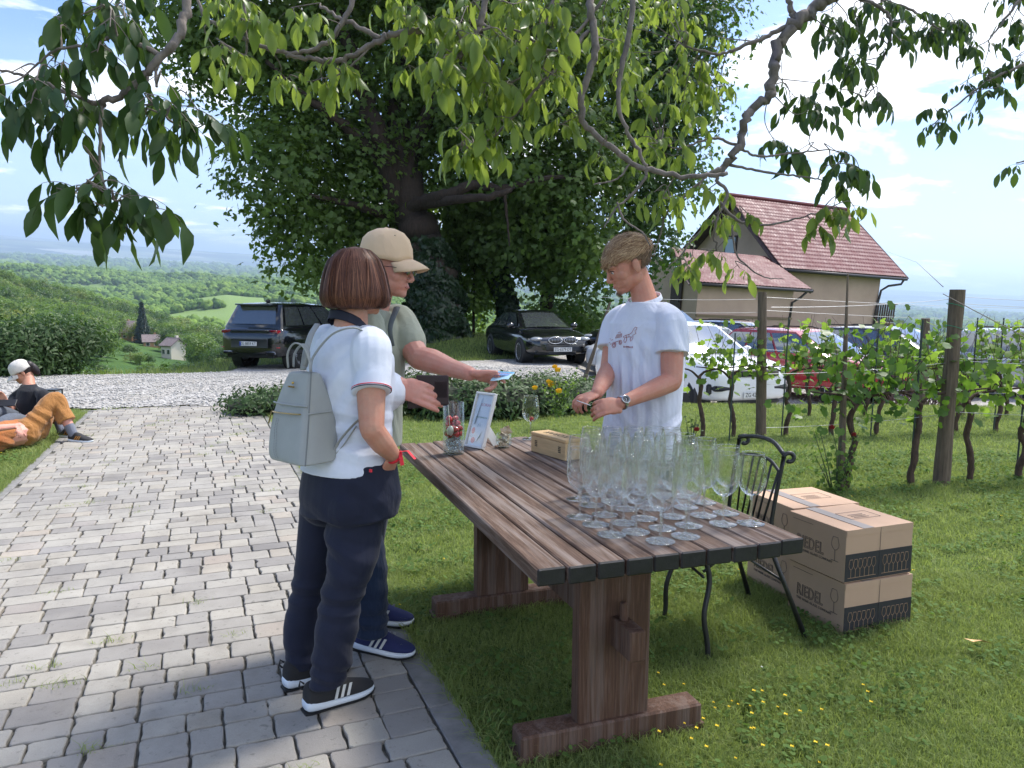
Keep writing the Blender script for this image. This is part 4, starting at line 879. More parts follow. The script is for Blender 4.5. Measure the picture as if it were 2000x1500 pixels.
def cottage(px_, d, L, Wd, hw, hr, label, wall, roof, rz=0.0, zoff=0.0, group=None):
    v_ = ray(px_, 640); b_ = Vector(terrain(v_.x*d, v_.y*d)[0])+Vector((0, 0, zoff)); t_ = thing('farmhouse', label, 'house', b_, rz, group)
    MB().prism([(-Wd/2, -2), (Wd/2, -2), (Wd/2, hw), (0, hw+hr*.96), (-Wd/2, hw)], -L/2, L/2, Matrix.Rotation(PI/2, 4, 'Z') @ Matrix.Rotation(PI/2, 4, 'X')).build('wall', wall, t_)
    b = MB(); s = math.hypot(Wd/2+.5, hr); 
    for sg in (-1, 1):
        a = math.atan2(hr, Wd/2); b.box((0, sg*(Wd/4+.15), hw+hr/2-.05+.1), (L+1, s+.3, .22), rot(-sg*a, 'X'))
    rf = b.build('roof', roof, t_); MB().box((L*.22, .4, hw+hr), (.6, .6, 1.6)).build('chimney', wall, rf)
    for q in range(max(2, int(L/3))):
        x_ = -L/2+L*(q+.5)/max(2, int(L/3)); wn = MB().box((x_, -Wd/2-.02, hw*.55), (1.1, .12, 1.2)).build('window', mat('window_frame_w', (.7, .7, .68)), t_); MB().box((x_, -Wd/2-.09, hw*.55), (.9, .06, 1.0)).build('pane', glass_dk, wn)
cottage(246, 245, 8.5, 7, 2.6, 3.4, 'grey roofed brown farmhouse left of the pointed spruce on the slope', plaster_b, tile_g, .1)
cottage(303, 225, 4.5, 4, 1.6, 1.8, 'small grey shed roof just right of the pointed spruce', plaster_b, tile_g, .5)
cottage(346, 178, 3.6, 4, 3.4, 1.5, 'small white two storey cottage with a dark balcony, low on the slope', plaster_w, tile_g, -.5)
# village houses far off: between the trees, each a thing
r_ = random.Random(4); vil = []
for k in range(16):
    bx, d = (r_.uniform(500, 560), r_.uniform(1050, 1350)) if k < 6 else ((r_.uniform(800, 850), r_.uniform(330, 420)) if k < 9 else (r_.uniform(1850, 2000), r_.uniform(220, 420)))
    place = 'on the far hillside above the black off-roader' if k < 6 else ('beyond the rim, beside the huge ivy covered trunk' if k < 9 else 'in the valley at the right edge, beyond the vines')
    cottage(bx, d, r_.uniform(8, 12), 8, 3, 3.4, 'tiny red roofed house '+place, plaster_w, tile_r, r_.uniform(0, 3), group='red roofed houses '+place)
# ================================================================ FAR FORESTS (one mass)
def gn_instances(name, pts, scl, protos, label=None):
    """points with a size attribute carry copies of the prototype meshes"""
    me = bpy.data.meshes.new(name); me.from_pydata(pts.tolist(), [], []); n = len(pts)
    for an, arr in (('psc', scl), ('pid', RNG.integers(0, len(protos), n)), ('prz', RNG.uniform(0, 6.28, n))):
        at = me.attributes.new(an, 'FLOAT', 'POINT'); at.data.foreach_set('value', np.asarray(arr, dtype=np.float32))
    o = bpy.data.objects.new(name, me); COL.objects.link(o)
    ng = bpy.data.node_groups.new(name+'_nodes', 'GeometryNodeTree'); ng.interface.new_socket('Geometry', in_out='INPUT', socket_type='NodeSocketGeometry'); ng.interface.new_socket('Geometry', in_out='OUTPUT', socket_type='NodeSocketGeometry')
    N = ng.nodes; Lk = ng.links; gi = N.new('NodeGroupInput'); go = N.new('NodeGroupOutput'); jn = N.new('GeometryNodeJoinGeometry')
    def attr(nm): a = N.new('GeometryNodeInputNamedAttribute'); a.data_type = 'FLOAT'; a.inputs['Name'].default_value = nm; return a.outputs['Attribute']
    for k, ob in enumerate(protos):
        oi = N.new('GeometryNodeObjectInfo'); oi.inputs['Object'].default_value = ob
        io = N.new('GeometryNodeInstanceOnPoints'); cp = N.new('FunctionNodeCompare'); cp.operation = 'EQUAL'; cp.data_type = 'FLOAT'; Lk.new(attr('pid'), cp.inputs[0]); cp.inputs[1].default_value = k; cp.inputs['Epsilon'].default_value = .1
        cb = N.new('ShaderNodeCombineXYZ'); Lk.new(attr('prz'), cb.inputs[2]); cs = N.new('ShaderNodeCombineXYZ')
        for q in range(3): Lk.new(attr('psc'), cs.inputs[q])
        Lk.new(gi.outputs[0], io.inputs['Points']); Lk.new(cp.outputs[0], io.inputs['Selection']); Lk.new(oi.outputs['Geometry'], io.inputs['Instance']); Lk.new(cb.outputs[0], io.inputs['Rotation']); Lk.new(cs.outputs[0], io.inputs['Scale']); Lk.new(io.outputs[0], jn.inputs[0])
    Lk.new(jn.outputs[0], go.inputs[0]); md = o.modifiers.new('scatter', 'NODES'); md.node_group = ng; return o
fm_ = bpy.data.materials.new('forest_canopy'); fm_.use_nodes = True; t = NT(fm_.node_tree); co = t.n('ShaderNodeTexCoord').outputs['Object']
rnd_ = t.n('ShaderNodeObjectInfo').outputs['Random']; wp = t.n('ShaderNodeNewGeometry').outputs['Position']
c = t.ramp(rnd_, [(0, (.05, .10, .024)), (.5, (.095, .17, .036)), (1, (.18, .26, .055))]); c = t.mix(t.maprange(t.noise(co, 5, 4, .7), .4, .65, 0, .35), c, (.03, .06, .016)); c = t.mix(t.maprange(t.noise(wp, .006, 3, .6), .45, .65, 0, .6), c, (.16, .25, .05))
b = t.n('ShaderNodeBsdfPrincipled', {'Base Color': c, 'Roughness': .95, 'Specular IOR Level': .05, 'Normal': t.n('ShaderNodeBump', {'Height': t.noise(co, 7, 4, .7), 'Distance': .35, 'Strength': 1.0})})
t.n('ShaderNodeOutputMaterial', {'Surface': b})
pro = []
for k in range(4):
    bm = bmesh.new(); bmesh.ops.create_icosphere(bm, subdivisions=3, radius=.5)
    for v_ in bm.verts:
        nn = mnoise.noise(v_.co*3.1+Vector((k*7, 0, 0)))*.55+mnoise.noise(v_.co*8+Vector((k*3, 5, 0)))*.3; v_.co = v_.co*(1+nn); v_.co.z = v_.co.z*.95+.38
    for f_ in bm.faces: f_.smooth = True
    me = bpy.data.meshes.new('canopy_tree'); bm.to_mesh(me); bm.free(); me.materials.append(fm_); pro.append(bpy.data.objects.new('canopy_tree', me))
def field_mask(x, y):
    r = np.hypot(x, y); bx = 1000+1450*x/np.maximum(y, 1); f = (wav(x, y, 520, 2)+.4*wav(x, y, 170, 1))
    vine = (bx > 300+ (r-600)*.12) & (bx < 640) & (r > 560) & (r < 1080) & (wav(x, y, 150, 3) < .42)
    gen = (f > .62) & (r > 260) & (r < 2600)
    return vine | gen | (r > 3000)
rg = np.random.default_rng(55); PX, SC = [], []
for (r0, r1, n, s0) in ((420, 1100, 17000, 8.5), (1100, 2700, 22000, 12)):
    r = np.sqrt(rg.uniform(r0**2, r1**2, n)); a = rg.uniform(-.68, .68, n); x, y = r*np.sin(a), r*np.cos(a); k = ~field_mask(x, y)
    x, y = x[k], y[k]
    T_ = terrain(x, y); PX.append(T_); SC.append(rg.uniform(.7, 1.35, len(x))*s0)
pro2 = [bpy.data.objects.new('canopy_crown', m_) for m_ in proto]
n = 4300; r = np.sqrt(rg.uniform(160**2, 430**2, n)); a = rg.uniform(-.68, .68, n); x, y = r*np.sin(a), r*np.cos(a); k = ~field_mask(x, y); bx = 1000+1450*x/y
k &= ~((r < 200) & (np.abs(bx-346) < 45)); k &= ~((r < 262) & (np.abs(bx-275) < 58)); x, y, r = x[k], y[k], r[k]
nf = gn_instances('near_woods', terrain(x, y), rg.uniform(.7, 1.3, len(x))*np.interp(r, [160, 430], [6.5, 10]), pro2); tag(nf, 'green woods on the hillside just beyond the two farmhouses', kind='stuff')
forest = gn_instances('forest', np.vstack(PX), np.concatenate(SC), pro); tag(forest, 'unbroken green woods covering the hills beyond the slope', kind='stuff')
# hedges of the plain beyond 3 km
r = rg.uniform(3000, 9000, 9000); a = rg.uniform(-.68, .68, 9000); x, y = r*np.sin(a), r*np.cos(a); k = (wav(x, y*2.2, 1400, 3)+.5*wav(x, y*2.2, 420, 1)) > -.02; x, y = x[k], y[k]
pf = gn_instances('distant_woods', terrain(x, y), rg.uniform(28, 60, len(x)), pro); tag(pf, 'dark woodland strips on the distant plain', kind='stuff')
# mask of fields written into the ground mesh for its own pattern
V0 = np.empty(len(ground.data.vertices)*3, dtype=np.float32); ground.data.vertices.foreach_get('co', V0); V0 = V0.reshape(-1, 3)
at = ground.data.attributes.new('field', 'FLOAT', 'POINT'); at.data.foreach_set('value', (field_mask(V0[:, 0], V0[:, 1])).astype(np.float32))
nt = gm.node_tree; fa = nt.nodes.new('ShaderNodeAttribute'); fa.attribute_name = 'field'
for nd in list(nt.nodes):                                  # the wood / field mix takes the mask instead of noise
    if nd.type == 'MIX':
        for l in list(nt.links):
            if l.to_node == nd and l.to_socket == nd.inputs[0] and l.from_node.type == 'MAP_RANGE':
                src = l.from_node.inputs['Value'].links
                if src and src[0].from_node.type == 'TEX_NOISE' and abs(src[0].from_node.inputs['Scale'].default_value-.0042) < 1e-4: nt.links.new(fa.outputs['Fac'], nd.inputs[0])
# ================================================================ AIR
hb = MB(); X0, X1, Y0, Y1, Z0, Z1 = -26000, 26000, -300, 27000, -200, 260
cs_ = [GP(x, y, z) for x in (X0, X1) for y in (Y0, Y1) for z in (Z0, Z1)]
hb.add([list(q) for q in cs_], [(0, 1, 3, 2), (4, 6, 7, 5), (0, 4, 5, 1), (2, 3, 7, 6), (0, 2, 6, 4), (1, 5, 7, 3)])
hm = bpy.data.materials.new('air'); hm.use_nodes = True; t = NT(hm.node_tree)
pv = t.n('ShaderNodeVolumePrincipled', {'Color': (.62, .80, 1.0), 'Density': 1.25e-4, 'Anisotropy': .25}); t.n('ShaderNodeOutputMaterial', {'Volume': pv})
HAZE = True
if HAZE: tag(hb.build('haze', hm), kind='stuff')
# ================================================================ HOUSE
def hp(x, y, z): return GP(x, y, z)
HA, HN = np.array([.915, .402]), np.array([-.402, .915]); HO = np.array([15.1, 42.0])
def H(s, n, z): q = HO+HA*s+HN*n; return hp(q[0], q[1], z)
plaster = mat('house_plaster', rgb(186, 160, 146), rough=.95, var=.11, vscale=.6, bump=.004, bscale=30)
plaster_d = mat('house_plinth', rgb(128, 112, 92), rough=.95, var=.08, vscale=1)
rooft = mat('red_metal_tile', rgb(94, 32, 38), rough=.6, var=.1, vscale=.8, spec=.4)
darkw = mat('dark_stained_wood', rgb(58, 42, 40), rough=.7, var=.2, vscale=4); gut = mat('gutter_metal', rgb(62, 58, 60), rough=.45, metal=.3)
base_h = H(0, 0, -2.9)
hs = thing('house', 'beige rendered house with a steep red tiled roof, behind the parked cars on the right', 'house', base_h)
def hrel(p): return [list(Vector(q)-base_h) for q in p]
def roof_sheet(A, B, C_, D, name, parent, thick=.12):
    """A-B along the eave, D-C along the ridge; pressed tile waves"""
    A, B, C_, D = map(Vector, (A, B, C_, D)); L = (B-A).length; S = (D-A).length; nu, nv = int(L/.055), int(S/.06); up = (B-A).cross(D-A).normalized()
    if up.dot(ZG) < 0: up = -up
    U, Vv = np.meshgrid(np.linspace(0, 1, nu), np.linspace(0, 1, nv), indexing='ij'); A_, B_, C2, D_ = map(np.array, (A, B, C_, D))
    P_ = (1-U)[..., None]*((1-Vv)[..., None]*A_+Vv[..., None]*D_)+U[..., None]*((1-Vv)[..., None]*B_+Vv[..., None]*C2)
    h = .035*np.abs(np.sin(U*L*PI/.22))**.8+.035*(1-np.mod(Vv*S/.36, 1)); P_ = P_+h[..., None]*np.array(up); P_ = P_.reshape(-1, 3)-np.array(base_h)
    i, j = np.meshgrid(np.arange(nu-1), np.arange(nv-1), indexing='ij'); F_ = np.stack([i*nv+j, (i+1)*nv+j, (i+1)*nv+j+1, i*nv+j+1], -1).reshape(-1, 4)
    o = fast_mesh(name, P_, F_, rooft, parent); b = MB(); k = np.array(up)*-thick; q = [np.array(x)-np.array(base_h) for x in (A, B, C_, D)]
    b.add(q+[x+k for x in q], [(4, 7, 6, 5), (0, 1, 5, 4), (1, 2, 6, 5), (2, 3, 7, 6), (3, 0, 4, 7)]); b.build('roof_boards', darkw, o); return o
WN = 5.28; ez, rz_ = .93, 5.22
E0, E1, R0, R1 = H(0, 0, ez), H(9.94, 0, ez-.02), H(0, WN, rz_), H(9.94, WN, rz_-.05)
K0_, K1_ = H(0, 2*WN, ez), H(9.94, 2*WN, ez)
rf = roof_sheet(E0, E1, R1, R0, 'roof', hs); roof_sheet(K1_, K0_, R0, R1, 'rear_roof', hs)
b = MB(); b.tube(hrel([R0+ZG*.06, R1+ZG*.06]), .13, 8); b.build('ridge_cap', rooft, hs)
# walls: five sided prism under the roof, drawn in by the overhang
i0, i1, ib = .9, 8.45, .6; wz = -2.9
def gable(s): return [H(s, ib, wz), H(s, ib, ez+.42), H(s, WN, rz_-.25), H(s, 2*WN-ib, ez+.42), H(s, 2*WN-ib, wz)]
b = MB(); g0_, g1_ = hrel(gable(i0)), hrel(gable(i1)); b.add(g0_+g1_, [(0, 1, 2, 3, 4), (9, 8, 7, 6, 5), (0, 5, 6, 1), (4, 3, 8, 9)]); b.build('wall', plaster, hs)
b = MB()
for s in (0.0, 9.94):
    for a_, c_ in ((E0, R0), (K0_, R0)):
        o_ = (E1-E0)*(s/9.94); p0, p1 = hrel([a_+o_-ZG*.12, c_+o_-ZG*.12]); d_ = np.array(p1)-np.array(p0); b.box((np.array(p0)+np.array(p1))/2, (.32, .05, np.linalg.norm(d_)), align(d_, tuple(YG)))
b.build('verge_board', darkw, hs)
def tube_part(name, pts, r, m): b = MB(); b.tube(hrel(pts), r, 8); return b.build(name, m, hs, smooth=True)
tube_part('gutter', [E0-ZG*.1-YG*.05, E1-ZG*.12-YG*.05], .09, gut)
q0 = H(8.45, .48, 0)
tube_part('downpipe', [H(9.75, 0, ez-.15), H(9.6, .05, ez-.45), H(8.9, .35, ez-.6), H(8.5, .5, ez-.9), H(8.28, .5, -1.2), H(8.28, .5, wz)], .07, gut)
# gable window, balcony
wm_ = MB(); c_ = H(i0-.03, WN+.3, 2.2); R_ = np.array(Matrix((Vector((XG*HA[0]+YG*HA[1])), Vector((XG*HN[0]+YG*HN[1])), ZG)).transposed())
wf = MB().box(np.array(c_)-np.array(base_h), (.08, 1.1, 1.35), R_).build('window', darkw, hs); MB().box(np.array(c_-(XG*HA[0]+YG*HA[1])*.05)-np.array(base_h), (.04, .85, 1.1), R_).build('pane', mat('sky_glass', (.25, .35, .45), rough=.1, spec=.9), wf)  # pane colour holds the reflected sky
b = MB(); bc = H(9.3, 1.4, -1.0)
for k in range(9): q = H(8.5+k*.2, .7, -1.35); b.box(np.array(q)-np.array(base_h), (.13, .03, 1.05), R_)
q = H(9.3, .7, -.78); b.box(np.array(q)-np.array(base_h), (2.0, .09, .07), R_); q = H(9.3, .7, -1.85); b.box(np.array(q)-np.array(base_h), (1.8, .09, .07), R_); b.build('balcony_railing', darkw, hs)
q = H(9.4, 2.2, -2.05); MB().box(np.array(q)-np.array(base_h), (1.7, 3.0, .22), R_).build('balcony_slab', plaster_d, hs)
# annex with the low red roof
AT_R, AE_R = np.array([14.5, 43.3]), np.array([16.05, 39.9])
AT_L, AE_L = AT_R-HA*6.6, AE_R-HA*7.9
t_r, t_l, e_r, e_l = hp(*AT_R, 1.55), hp(*AT_L, 1.62), hp(*AE_R, -.15), hp(*AE_L, -.12)
roof_sheet(e_l, e_r, t_r, t_l, 'annex_roof', hs)
tube_part('annex_gutter', [e_l-ZG*.08-YG*.05, e_r-ZG*.08-YG*.05], .08, gut)
tube_part('annex_downpipe', [hp(*(AE_R-HA*.25), -.2), hp(*(AE_R-HA*.55+HN*.2), -.6), hp(*(AE_R-HA*.9+HN*.4), -.9), hp(*(AE_R-HA*.95+HN*.45), wz)], .06, gut)
b = MB(); 
for a_, c_ in ((e_l, t_l), (e_r, t_r)):
    p0, p1 = hrel([a_-ZG*.12, c_-ZG*.12]); d_ = np.array(p1)-np.array(p0); b.box((np.array(p0)+np.array(p1))/2, (.26, .05, np.linalg.norm(d_)), align(d_, tuple(YG)))
b.build('annex_verge', darkw, hs)
f1 = AE_R-HA*.85+HN*.45; f0 = AE_R-HA*7.1+HN*.45; k1 = f1+HN*4.2; k0_ = f0+HN*4.2
def Z2(q, z): return hp(q[0], q[1], z)
b = MB(); V_ = hrel([Z2(f0, wz), Z2(f1, wz), Z2(f1, -.1), Z2(f0, -.1), Z2(k0_, wz), Z2(k1, wz), Z2(k1, 1.3), Z2(k0_, 1.3)]); b.add(V_, [(0, 1, 2, 3), (1, 5, 6, 2), (4, 0, 3, 7)]); b.build('annex_wall', plaster, hs)
b = MB(); qm = (f0+f1)/2; b.box(np.array(Z2(qm-HN*.04, -1.75))-np.array(base_h), (6.3, .12, .1), R_); b.build('string_course', plaster_d, hs)
dq = f0+HN*1.7-HA*.05; dr = MB().box(np.array(Z2(dq, -1.0))-np.array(base_h), (.1, .9, 2.1), R_).build('door', darkw, hs); MB().box(np.array(Z2(dq-HA*.08-HN*.3, -1.1))-np.array(base_h), (.05, .05, .16), R_).build('handle', gut, dr)
tag(MB().tube([H(8.6, .4, 2.2), H(9.9, -1.5, .8), P(1840, 562, 6.2)], .012, 5).build('overhead_cable', mat('cable_black', (.03, .03, .035))), 'thin dark cable running down from the house roof to the thick vineyard post', 'cable') if False else None
# ================================================================ VINEYARD
post_m = mat('weathered_post', rgb(106, 92, 78), rough=.95, var=.35, vscale=9, stretch=(6, 6, .6), bump=.004, bscale=30)
wire_m = mat('galvanised_wire', (.42, .43, .45), rough=.4, metal=.7); stake_m = mat('painted_stake', (.05, .07, .065), rough=.5, metal=.4); green_tie = mat('green_twine', (.03, .3, .16), rough=.6)
def post(name, label, foot, top, r0, r1, seed=0, chop=False, seg=14):
    r_ = random.Random(seed); foot, top = Vector(foot), Vector(top); t_ = thing(name, label, 'post', foot); d = top-foot; b = MB(); pts = [d*k/9 for k in range(10)]; pts[0] = pts[0]-d.normalized()*.1
    b.tube(pts, [r0+(r1-r0)*k/9+r_.gauss(0, r0*.05) for k in range(10)], seg); b.build('shaft', post_m, t_, smooth=False)
    return t_, d
def on_ground(px_, d): v_ = ray(px_, 700); x, y = v_.x*d, v_.y*d; return Vector((x, y, float(local_h(x, y))))
p1, d1 = post('vineyard_post', 'thickest round wooden vineyard post, in the right part of the near vine row', G(1838, 946), G(1838, 946)+Vector((.03, 0, 1.63)), .062, .058, 1)
b = MB(); 
for z_ in (1.32, 1.50): b.tube([(.064*math.cos(a)+.02, .064*math.sin(a), z_-.02*math.cos(a)) for a in np.linspace(0, 2*PI, 17)], .0025, 5)
b.build('twine', green_tie, p1)
p2, d2 = post('vineyard_post', 'round wooden vineyard post just right of the young man, in front of the white off-roader', G(1486, 850), G(1486, 850)+Vector((-.05, 0, 1.66)), .060, .052, 2)
p3, _ = post('vineyard_post', 'thin pointed split stake rising from the near vine row in front of the house', G(1641, 960), P(1656, 535, 6.0), .036, .006, 3, seg=7)
p4, _ = post('vineyard_post', 'short distant vineyard post with a bare bush beside it', on_ground(1805, 12.4), P(1808, 621, 12.4), .075, .07, 4)
p5, _ = post('vineyard_post', 'thin dark leaning pole left of the young man', on_ground(1128, 11.6), P(1192, 590, 11.7), .045, .018, 5, seg=7)
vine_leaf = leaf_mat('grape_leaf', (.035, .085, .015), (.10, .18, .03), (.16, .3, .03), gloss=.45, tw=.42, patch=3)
vine_leaf_b = leaf_mat('grape_leaf_backlit_tone', (.07, .14, .02), (.17, .26, .045), (.26, .4, .05), gloss=.5, tw=.5, patch=3)  # brighter grape leaf copy, backlight put into its colour
vbark = mat('vine_bark', rgb(78, 62, 52), rough=.95, var=.45, vscale=30, stretch=(2, 2, .6), bump=.004, bscale=70)
def vine_mesh(seed, lm, wide, n, size):
    rg = np.random.default_rng(seed); r_ = random.Random(seed); t = thing('grape_vine', '', 'vine')
    b = MB(); x = 0; pts = [(0, 0, -.03)]
    for k in range(7): x += r_.gauss(0, .018); pts.append((x, r_.gauss(0, .012), .1*(k+1)))
    b.tube(spline(pts, 20), np.linspace(.030, .022, 20)+rg.normal(0, .0025, 20), 8)
    b.tube(spline([(x, 0, .68), (x+.1, .01, .76), (x+wide*.4, 0, .80), (x+wide*.62, 0, .82)], 9), np.linspace(.017, .006, 9), 6); b.tube(spline([(x, 0, .68), (x-.12, 0, .77), (x-wide*.4, .01, .80)], 9), np.linspace(.016, .006, 9), 6)
    shoots = []
    for k in range(9):
        sx_ = r_.uniform(-.5, .5)*wide; top = r_.uniform(1.05, 1.42); sp_ = spline([(sx_, 0, .8), (sx_+r_.gauss(0, .04), r_.gauss(0, .05), .95), (sx_+r_.gauss(0, .09), r_.gauss(0, .08), top)], 8); b.tube(sp_, np.linspace(.004, .0018, 8), 4); shoots.append(sp_)
    b.build('trunk', vbark, t, smooth=True)
    ps = np.concatenate([s[rg.integers(0, 8, n//12)] for s in shoots for _ in (0,)]); low = np.stack([rg.uniform(-.55, .55, n//2)*wide, rg.normal(0, .08, n//2), rg.uniform(.6, 1.06, n//2)-.05*np.abs(rg.normal(0, 1, n//2))], 1)
    ps = np.vstack([ps, low]); ps = ps+rg.normal(0, 1, ps.shape)*np.array([.05, .07, .05]); nr_ = np.stack([rg.normal(0, .5, len(ps)), -np.ones(len(ps))*.4+rg.normal(0, .6, len(ps)), np.full(len(ps), .6)], 1); V, F = leaves(ps, nr_, size, rg, 'vine', .6); fast_mesh('foliage', V, F, lm, t); return t
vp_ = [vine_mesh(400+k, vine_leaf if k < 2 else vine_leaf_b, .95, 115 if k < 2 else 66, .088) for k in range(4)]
used = set()
def put_vine(k, loc, rz, label, group, s=1.0):
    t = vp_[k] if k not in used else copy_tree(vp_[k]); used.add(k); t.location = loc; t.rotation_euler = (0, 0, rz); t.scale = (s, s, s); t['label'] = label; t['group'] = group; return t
def stake(loc, h, label, group, tilt=0):
    o = MB().tube([(0, 0, -.05), (tilt*h, 0, h)], .008, 6).build('vine_stake', stake_m); o.location = loc; tag(o, label, 'stake', group); return o
g1s = 'grape vines of the near row'; g2s = 'grape vines of the second row'; g3s = 'grape vines of the far row'
R1 = [(1655, 955, 0, 'gnarled grape vine beside the pointed split stake and the red rose bush'), (1781, 948, 1, 'forked grape vine with dense dark leaves, just left of the thickest post'), (1893, 940, 2, 'slim grape vine with pale leaves just right of the thickest post'), (1990, 936, 3, 'grape vine at the right edge of the photo in the near row'), (2120, 934, 1, 'grape vine of the near row past the right edge of the photo')]
for x, y, k, lab in R1: put_vine(k, G(x, y), .05, lab, g1s)
R2 = [(1432, 852, 2, 'grape vine between the young man and the round post, in front of the white off-roader'), (1535, 850, 3, 'grape vine just right of the round post, in front of the white off-roader'), (1625, 850, 1, 'grape vine of the second row, seen between round post and split stake'), (1712, 850, 0, 'grape vine of the second row in front of the red car'), (1795, 846, 2, 'grape vine of the second row left of the thickest post'), (1868, 842, 1, 'grape vine of the second row right of the thickest post'), (1945, 842, 3, 'grape vine of the second row near the right edge'), (1372, 852, 2, 'grape vine of the second row beside the young man\'s elbow'), (2040, 842, 0, 'grape vine of the second row past the right edge')]
for x, y, k, lab in R2: put_vine(k, G(x, y), -.04, lab.replace("'", ''), g2s, 1.0)
R3 = [(1580, 812), (1690, 812), (1790, 811), (1880, 811), (1965, 811)]
for q, (x, y) in enumerate(R3): put_vine(3 if q % 2 else 2, G(x, y), 0, ['grape vine of the far row before the bonnet of the white off-roader', 'grape vine of the far row before the red car door', 'grape vine of the far row before the front wheel of the red car', 'grape vine of the far row right of the thickest post', 'grape vine of the far row at the right edge'][q], g3s, 1.0)
for x, y, lab in ((1424, 862, 'dark metal stake tied to the vine left of the round post'), (1526, 852, 'dark metal stake just right of the round post'), (1700, 852, 'dark metal stake behind the split stake, before the red car'), (1776, 948, 'dark metal stake tied to the forked vine'), (1890, 842, 'tall grey metal stake with a hooked top right of the thickest post'), (1984, 932, 'metal stake at the right edge of the photo'), (1940, 844, 'metal stake of the second row near the right edge')):
    stake(G(x, y), 1.38 if x != 1424 else 1.2, lab, 'thin metal stakes in the vine rows', .02)
# wires
def wire(a, b_, sag, label, r=.0018, group='trellis wires'):
    a, b_ = Vector(a), Vector(b_); o = MB().tube([a*(1-t_)+b_*t_-Vector((0, 0, sag*4*t_*(1-t_))) for t_ in np.linspace(0, 1, 12)], r, 4).build('trellis_wire', wire_m); tag(o, label, 'wire', group)
f1p, f2p = G(1838, 946), G(1486, 850)
for z, nm in ((1.575, 'top'), (1.52, 'doubled top'), (1.05, 'middle'), (.62, 'low')):
    wire((f1p.x, f1p.y, z), (f1p.x+3, f1p.y+.15, z-.05), .03, '%s trellis wire running right from the thickest post' % nm)
    wire((f1p.x, f1p.y, z-.02), (f1p.x-1.6, f1p.y-.3, z-.1), .02, '%s trellis wire between split stake and thickest post' % nm) if z != 1.52 else None
for z, nm in ((1.60, 'top'), (1.45, 'second'), (1.0, 'middle'), (.6, 'low')):
    wire((f2p.x, f2p.y, z), (f2p.x+4.5, f2p.y+.2, z-.12), .03, '%s trellis wire running right from the round post of the second row' % nm)
    if z > 1.1: wire((f2p.x, f2p.y, z-.02), (f2p.x-1.9, f2p.y+.1, z-.01), .02, '%s trellis wire running left from the round post behind the young man' % nm)
tag(MB().tube([P(1842, 574, 6.15), P(1900, 605, 5.6), P(1990, 652, 4.9), P(2080, 700, 4.3)], .0035, 5).build('guy_wire', mat('rope_grey', rgb(120, 112, 100), rough=.9)), 'thick guy line falling right from the top of the thickest post', 'wire')
tag(MB().tube([P(1842, 560, 6.1), P(1790, 512, 20), P(1720, 487, 45)], .004, 5).build('guy_wire', mat('cable_grey', rgb(90, 92, 96), rough=.6)), 'thin cable rising left from the thickest post to the house roof', 'cable')
# ================================================================ ROSES, HEDGE
rose_r, rose_y = mat('rose_red', (.22, .006, .016), rough=.55, var=.4, vscale=60), mat('rose_yellow', (.80, .48, .02), rough=.5, var=.15, vscale=40)
def rose_head(c, r_, m, name, label, cat='rose', group=None, seed=0):
    rg = random.Random(seed); b = MB()
    for k in range(13):
        a = k*2.4; q = .25+.75*k/12; tilt = .15+.75*q; cx, cy = r_*.45*q*math.cos(a), r_*.45*q*math.sin(a); n_ = 4; vv = []
        for i in range(n_):
            for j in range(3): u, v = (i/(n_-1)-.5)*1.6, j/2; rr_ = r_*(.35+.5*q); vv.append((cx+rr_*math.cos(a+u)*(.45+.55*v*tilt), cy+rr_*math.sin(a+u)*(.45+.55*v*tilt), r_*(-.6+1.35*v*(1.15-.55*q))))
        b.add(vv, [(i*3+j, (i+1)*3+j, (i+1)*3+j+1, i*3+j+1) for i in range(n_-1) for j in range(2)])
    o = b.build(name, m, None, True); o.location = c; return tag(o, label, cat, group) if label else o
rg = np.random.default_rng(71); rb_c = G(1648, 945)
def rose_bush(label, c, h, w, n, m, blooms, bm_, seed):
    t_ = thing('rose_bush', label, 'rose bush', c); r_ = random.Random(seed); rgn = np.random.default_rng(seed); b = MB(); tips = []
    for k in range(9):
        tx, ty = r_.uniform(-w, w), r_.uniform(-w, w)*.6; tz = h*r_.uniform(.45, .95); sp_ = spline([(tx*.15, ty*.15, 0), (tx*.55, ty*.5, tz*.5), (tx, ty, tz)], 8); b.tube(sp_, np.linspace(.006, .002, 8), 5); tips.append(sp_)
    for bl in blooms:
        q = Vector(bl)-c; b.tube(spline([(0, 0, 0), (q.x*.5+.02, q.y*.5, q.z*.6), (q.x, q.y, q.z-.01)], 8), .0028, 5)
    b.build('stems', mat('rose_stem', (.05, .075, .03), rough=.7), t_)
    ps = np.concatenate(tips)[rgn.integers(0, 72, n)]+rgn.normal(0, .035, (n, 3)); V, F = leaves(ps, np.stack([rgn.normal(0, .5, n), rgn.normal(0, .5, n)-.3, np.full(n, .7)], 1), .042, rgn, 'quad', .3); fast_mesh('foliage', V, F, m, t_)
    for k, bl in enumerate(blooms): o = rose_head(Vector(bl)-c, bm_[1]*(1 if k % 2 else .85), bm_[0], 'bloom', None, seed=k+seed); o.parent = t_
    return t_
rose_bush('thorny rose bush with small red roses growing at the foot of the split stake', G(1632, 962), .55, .22, 260, green_mid, [P(1668, 848, 5.85), P(1625, 834, 5.9)], (rose_r, .024), 5)
rose_bush('single dark red rose on a bent stem to the right of the young man', G(1350, 868), .4, .1, 36, green_dk, [P(1361, 838, 6.3)], (rose_r, .03), 9)
rose_bush('yellow rose bush rising from the low juniper hedge behind the table', P(1088, 800, 9.0), .5, .25, 260, green_mid, [P(1084, 716, 9), P(1090, 722, 8.95), P(1072, 745, 8.9), P(1080, 748, 8.95), P(1045, 757, 8.7), P(1092, 763, 8.8), P(1076, 752, 9)], (rose_y, .042), 15)
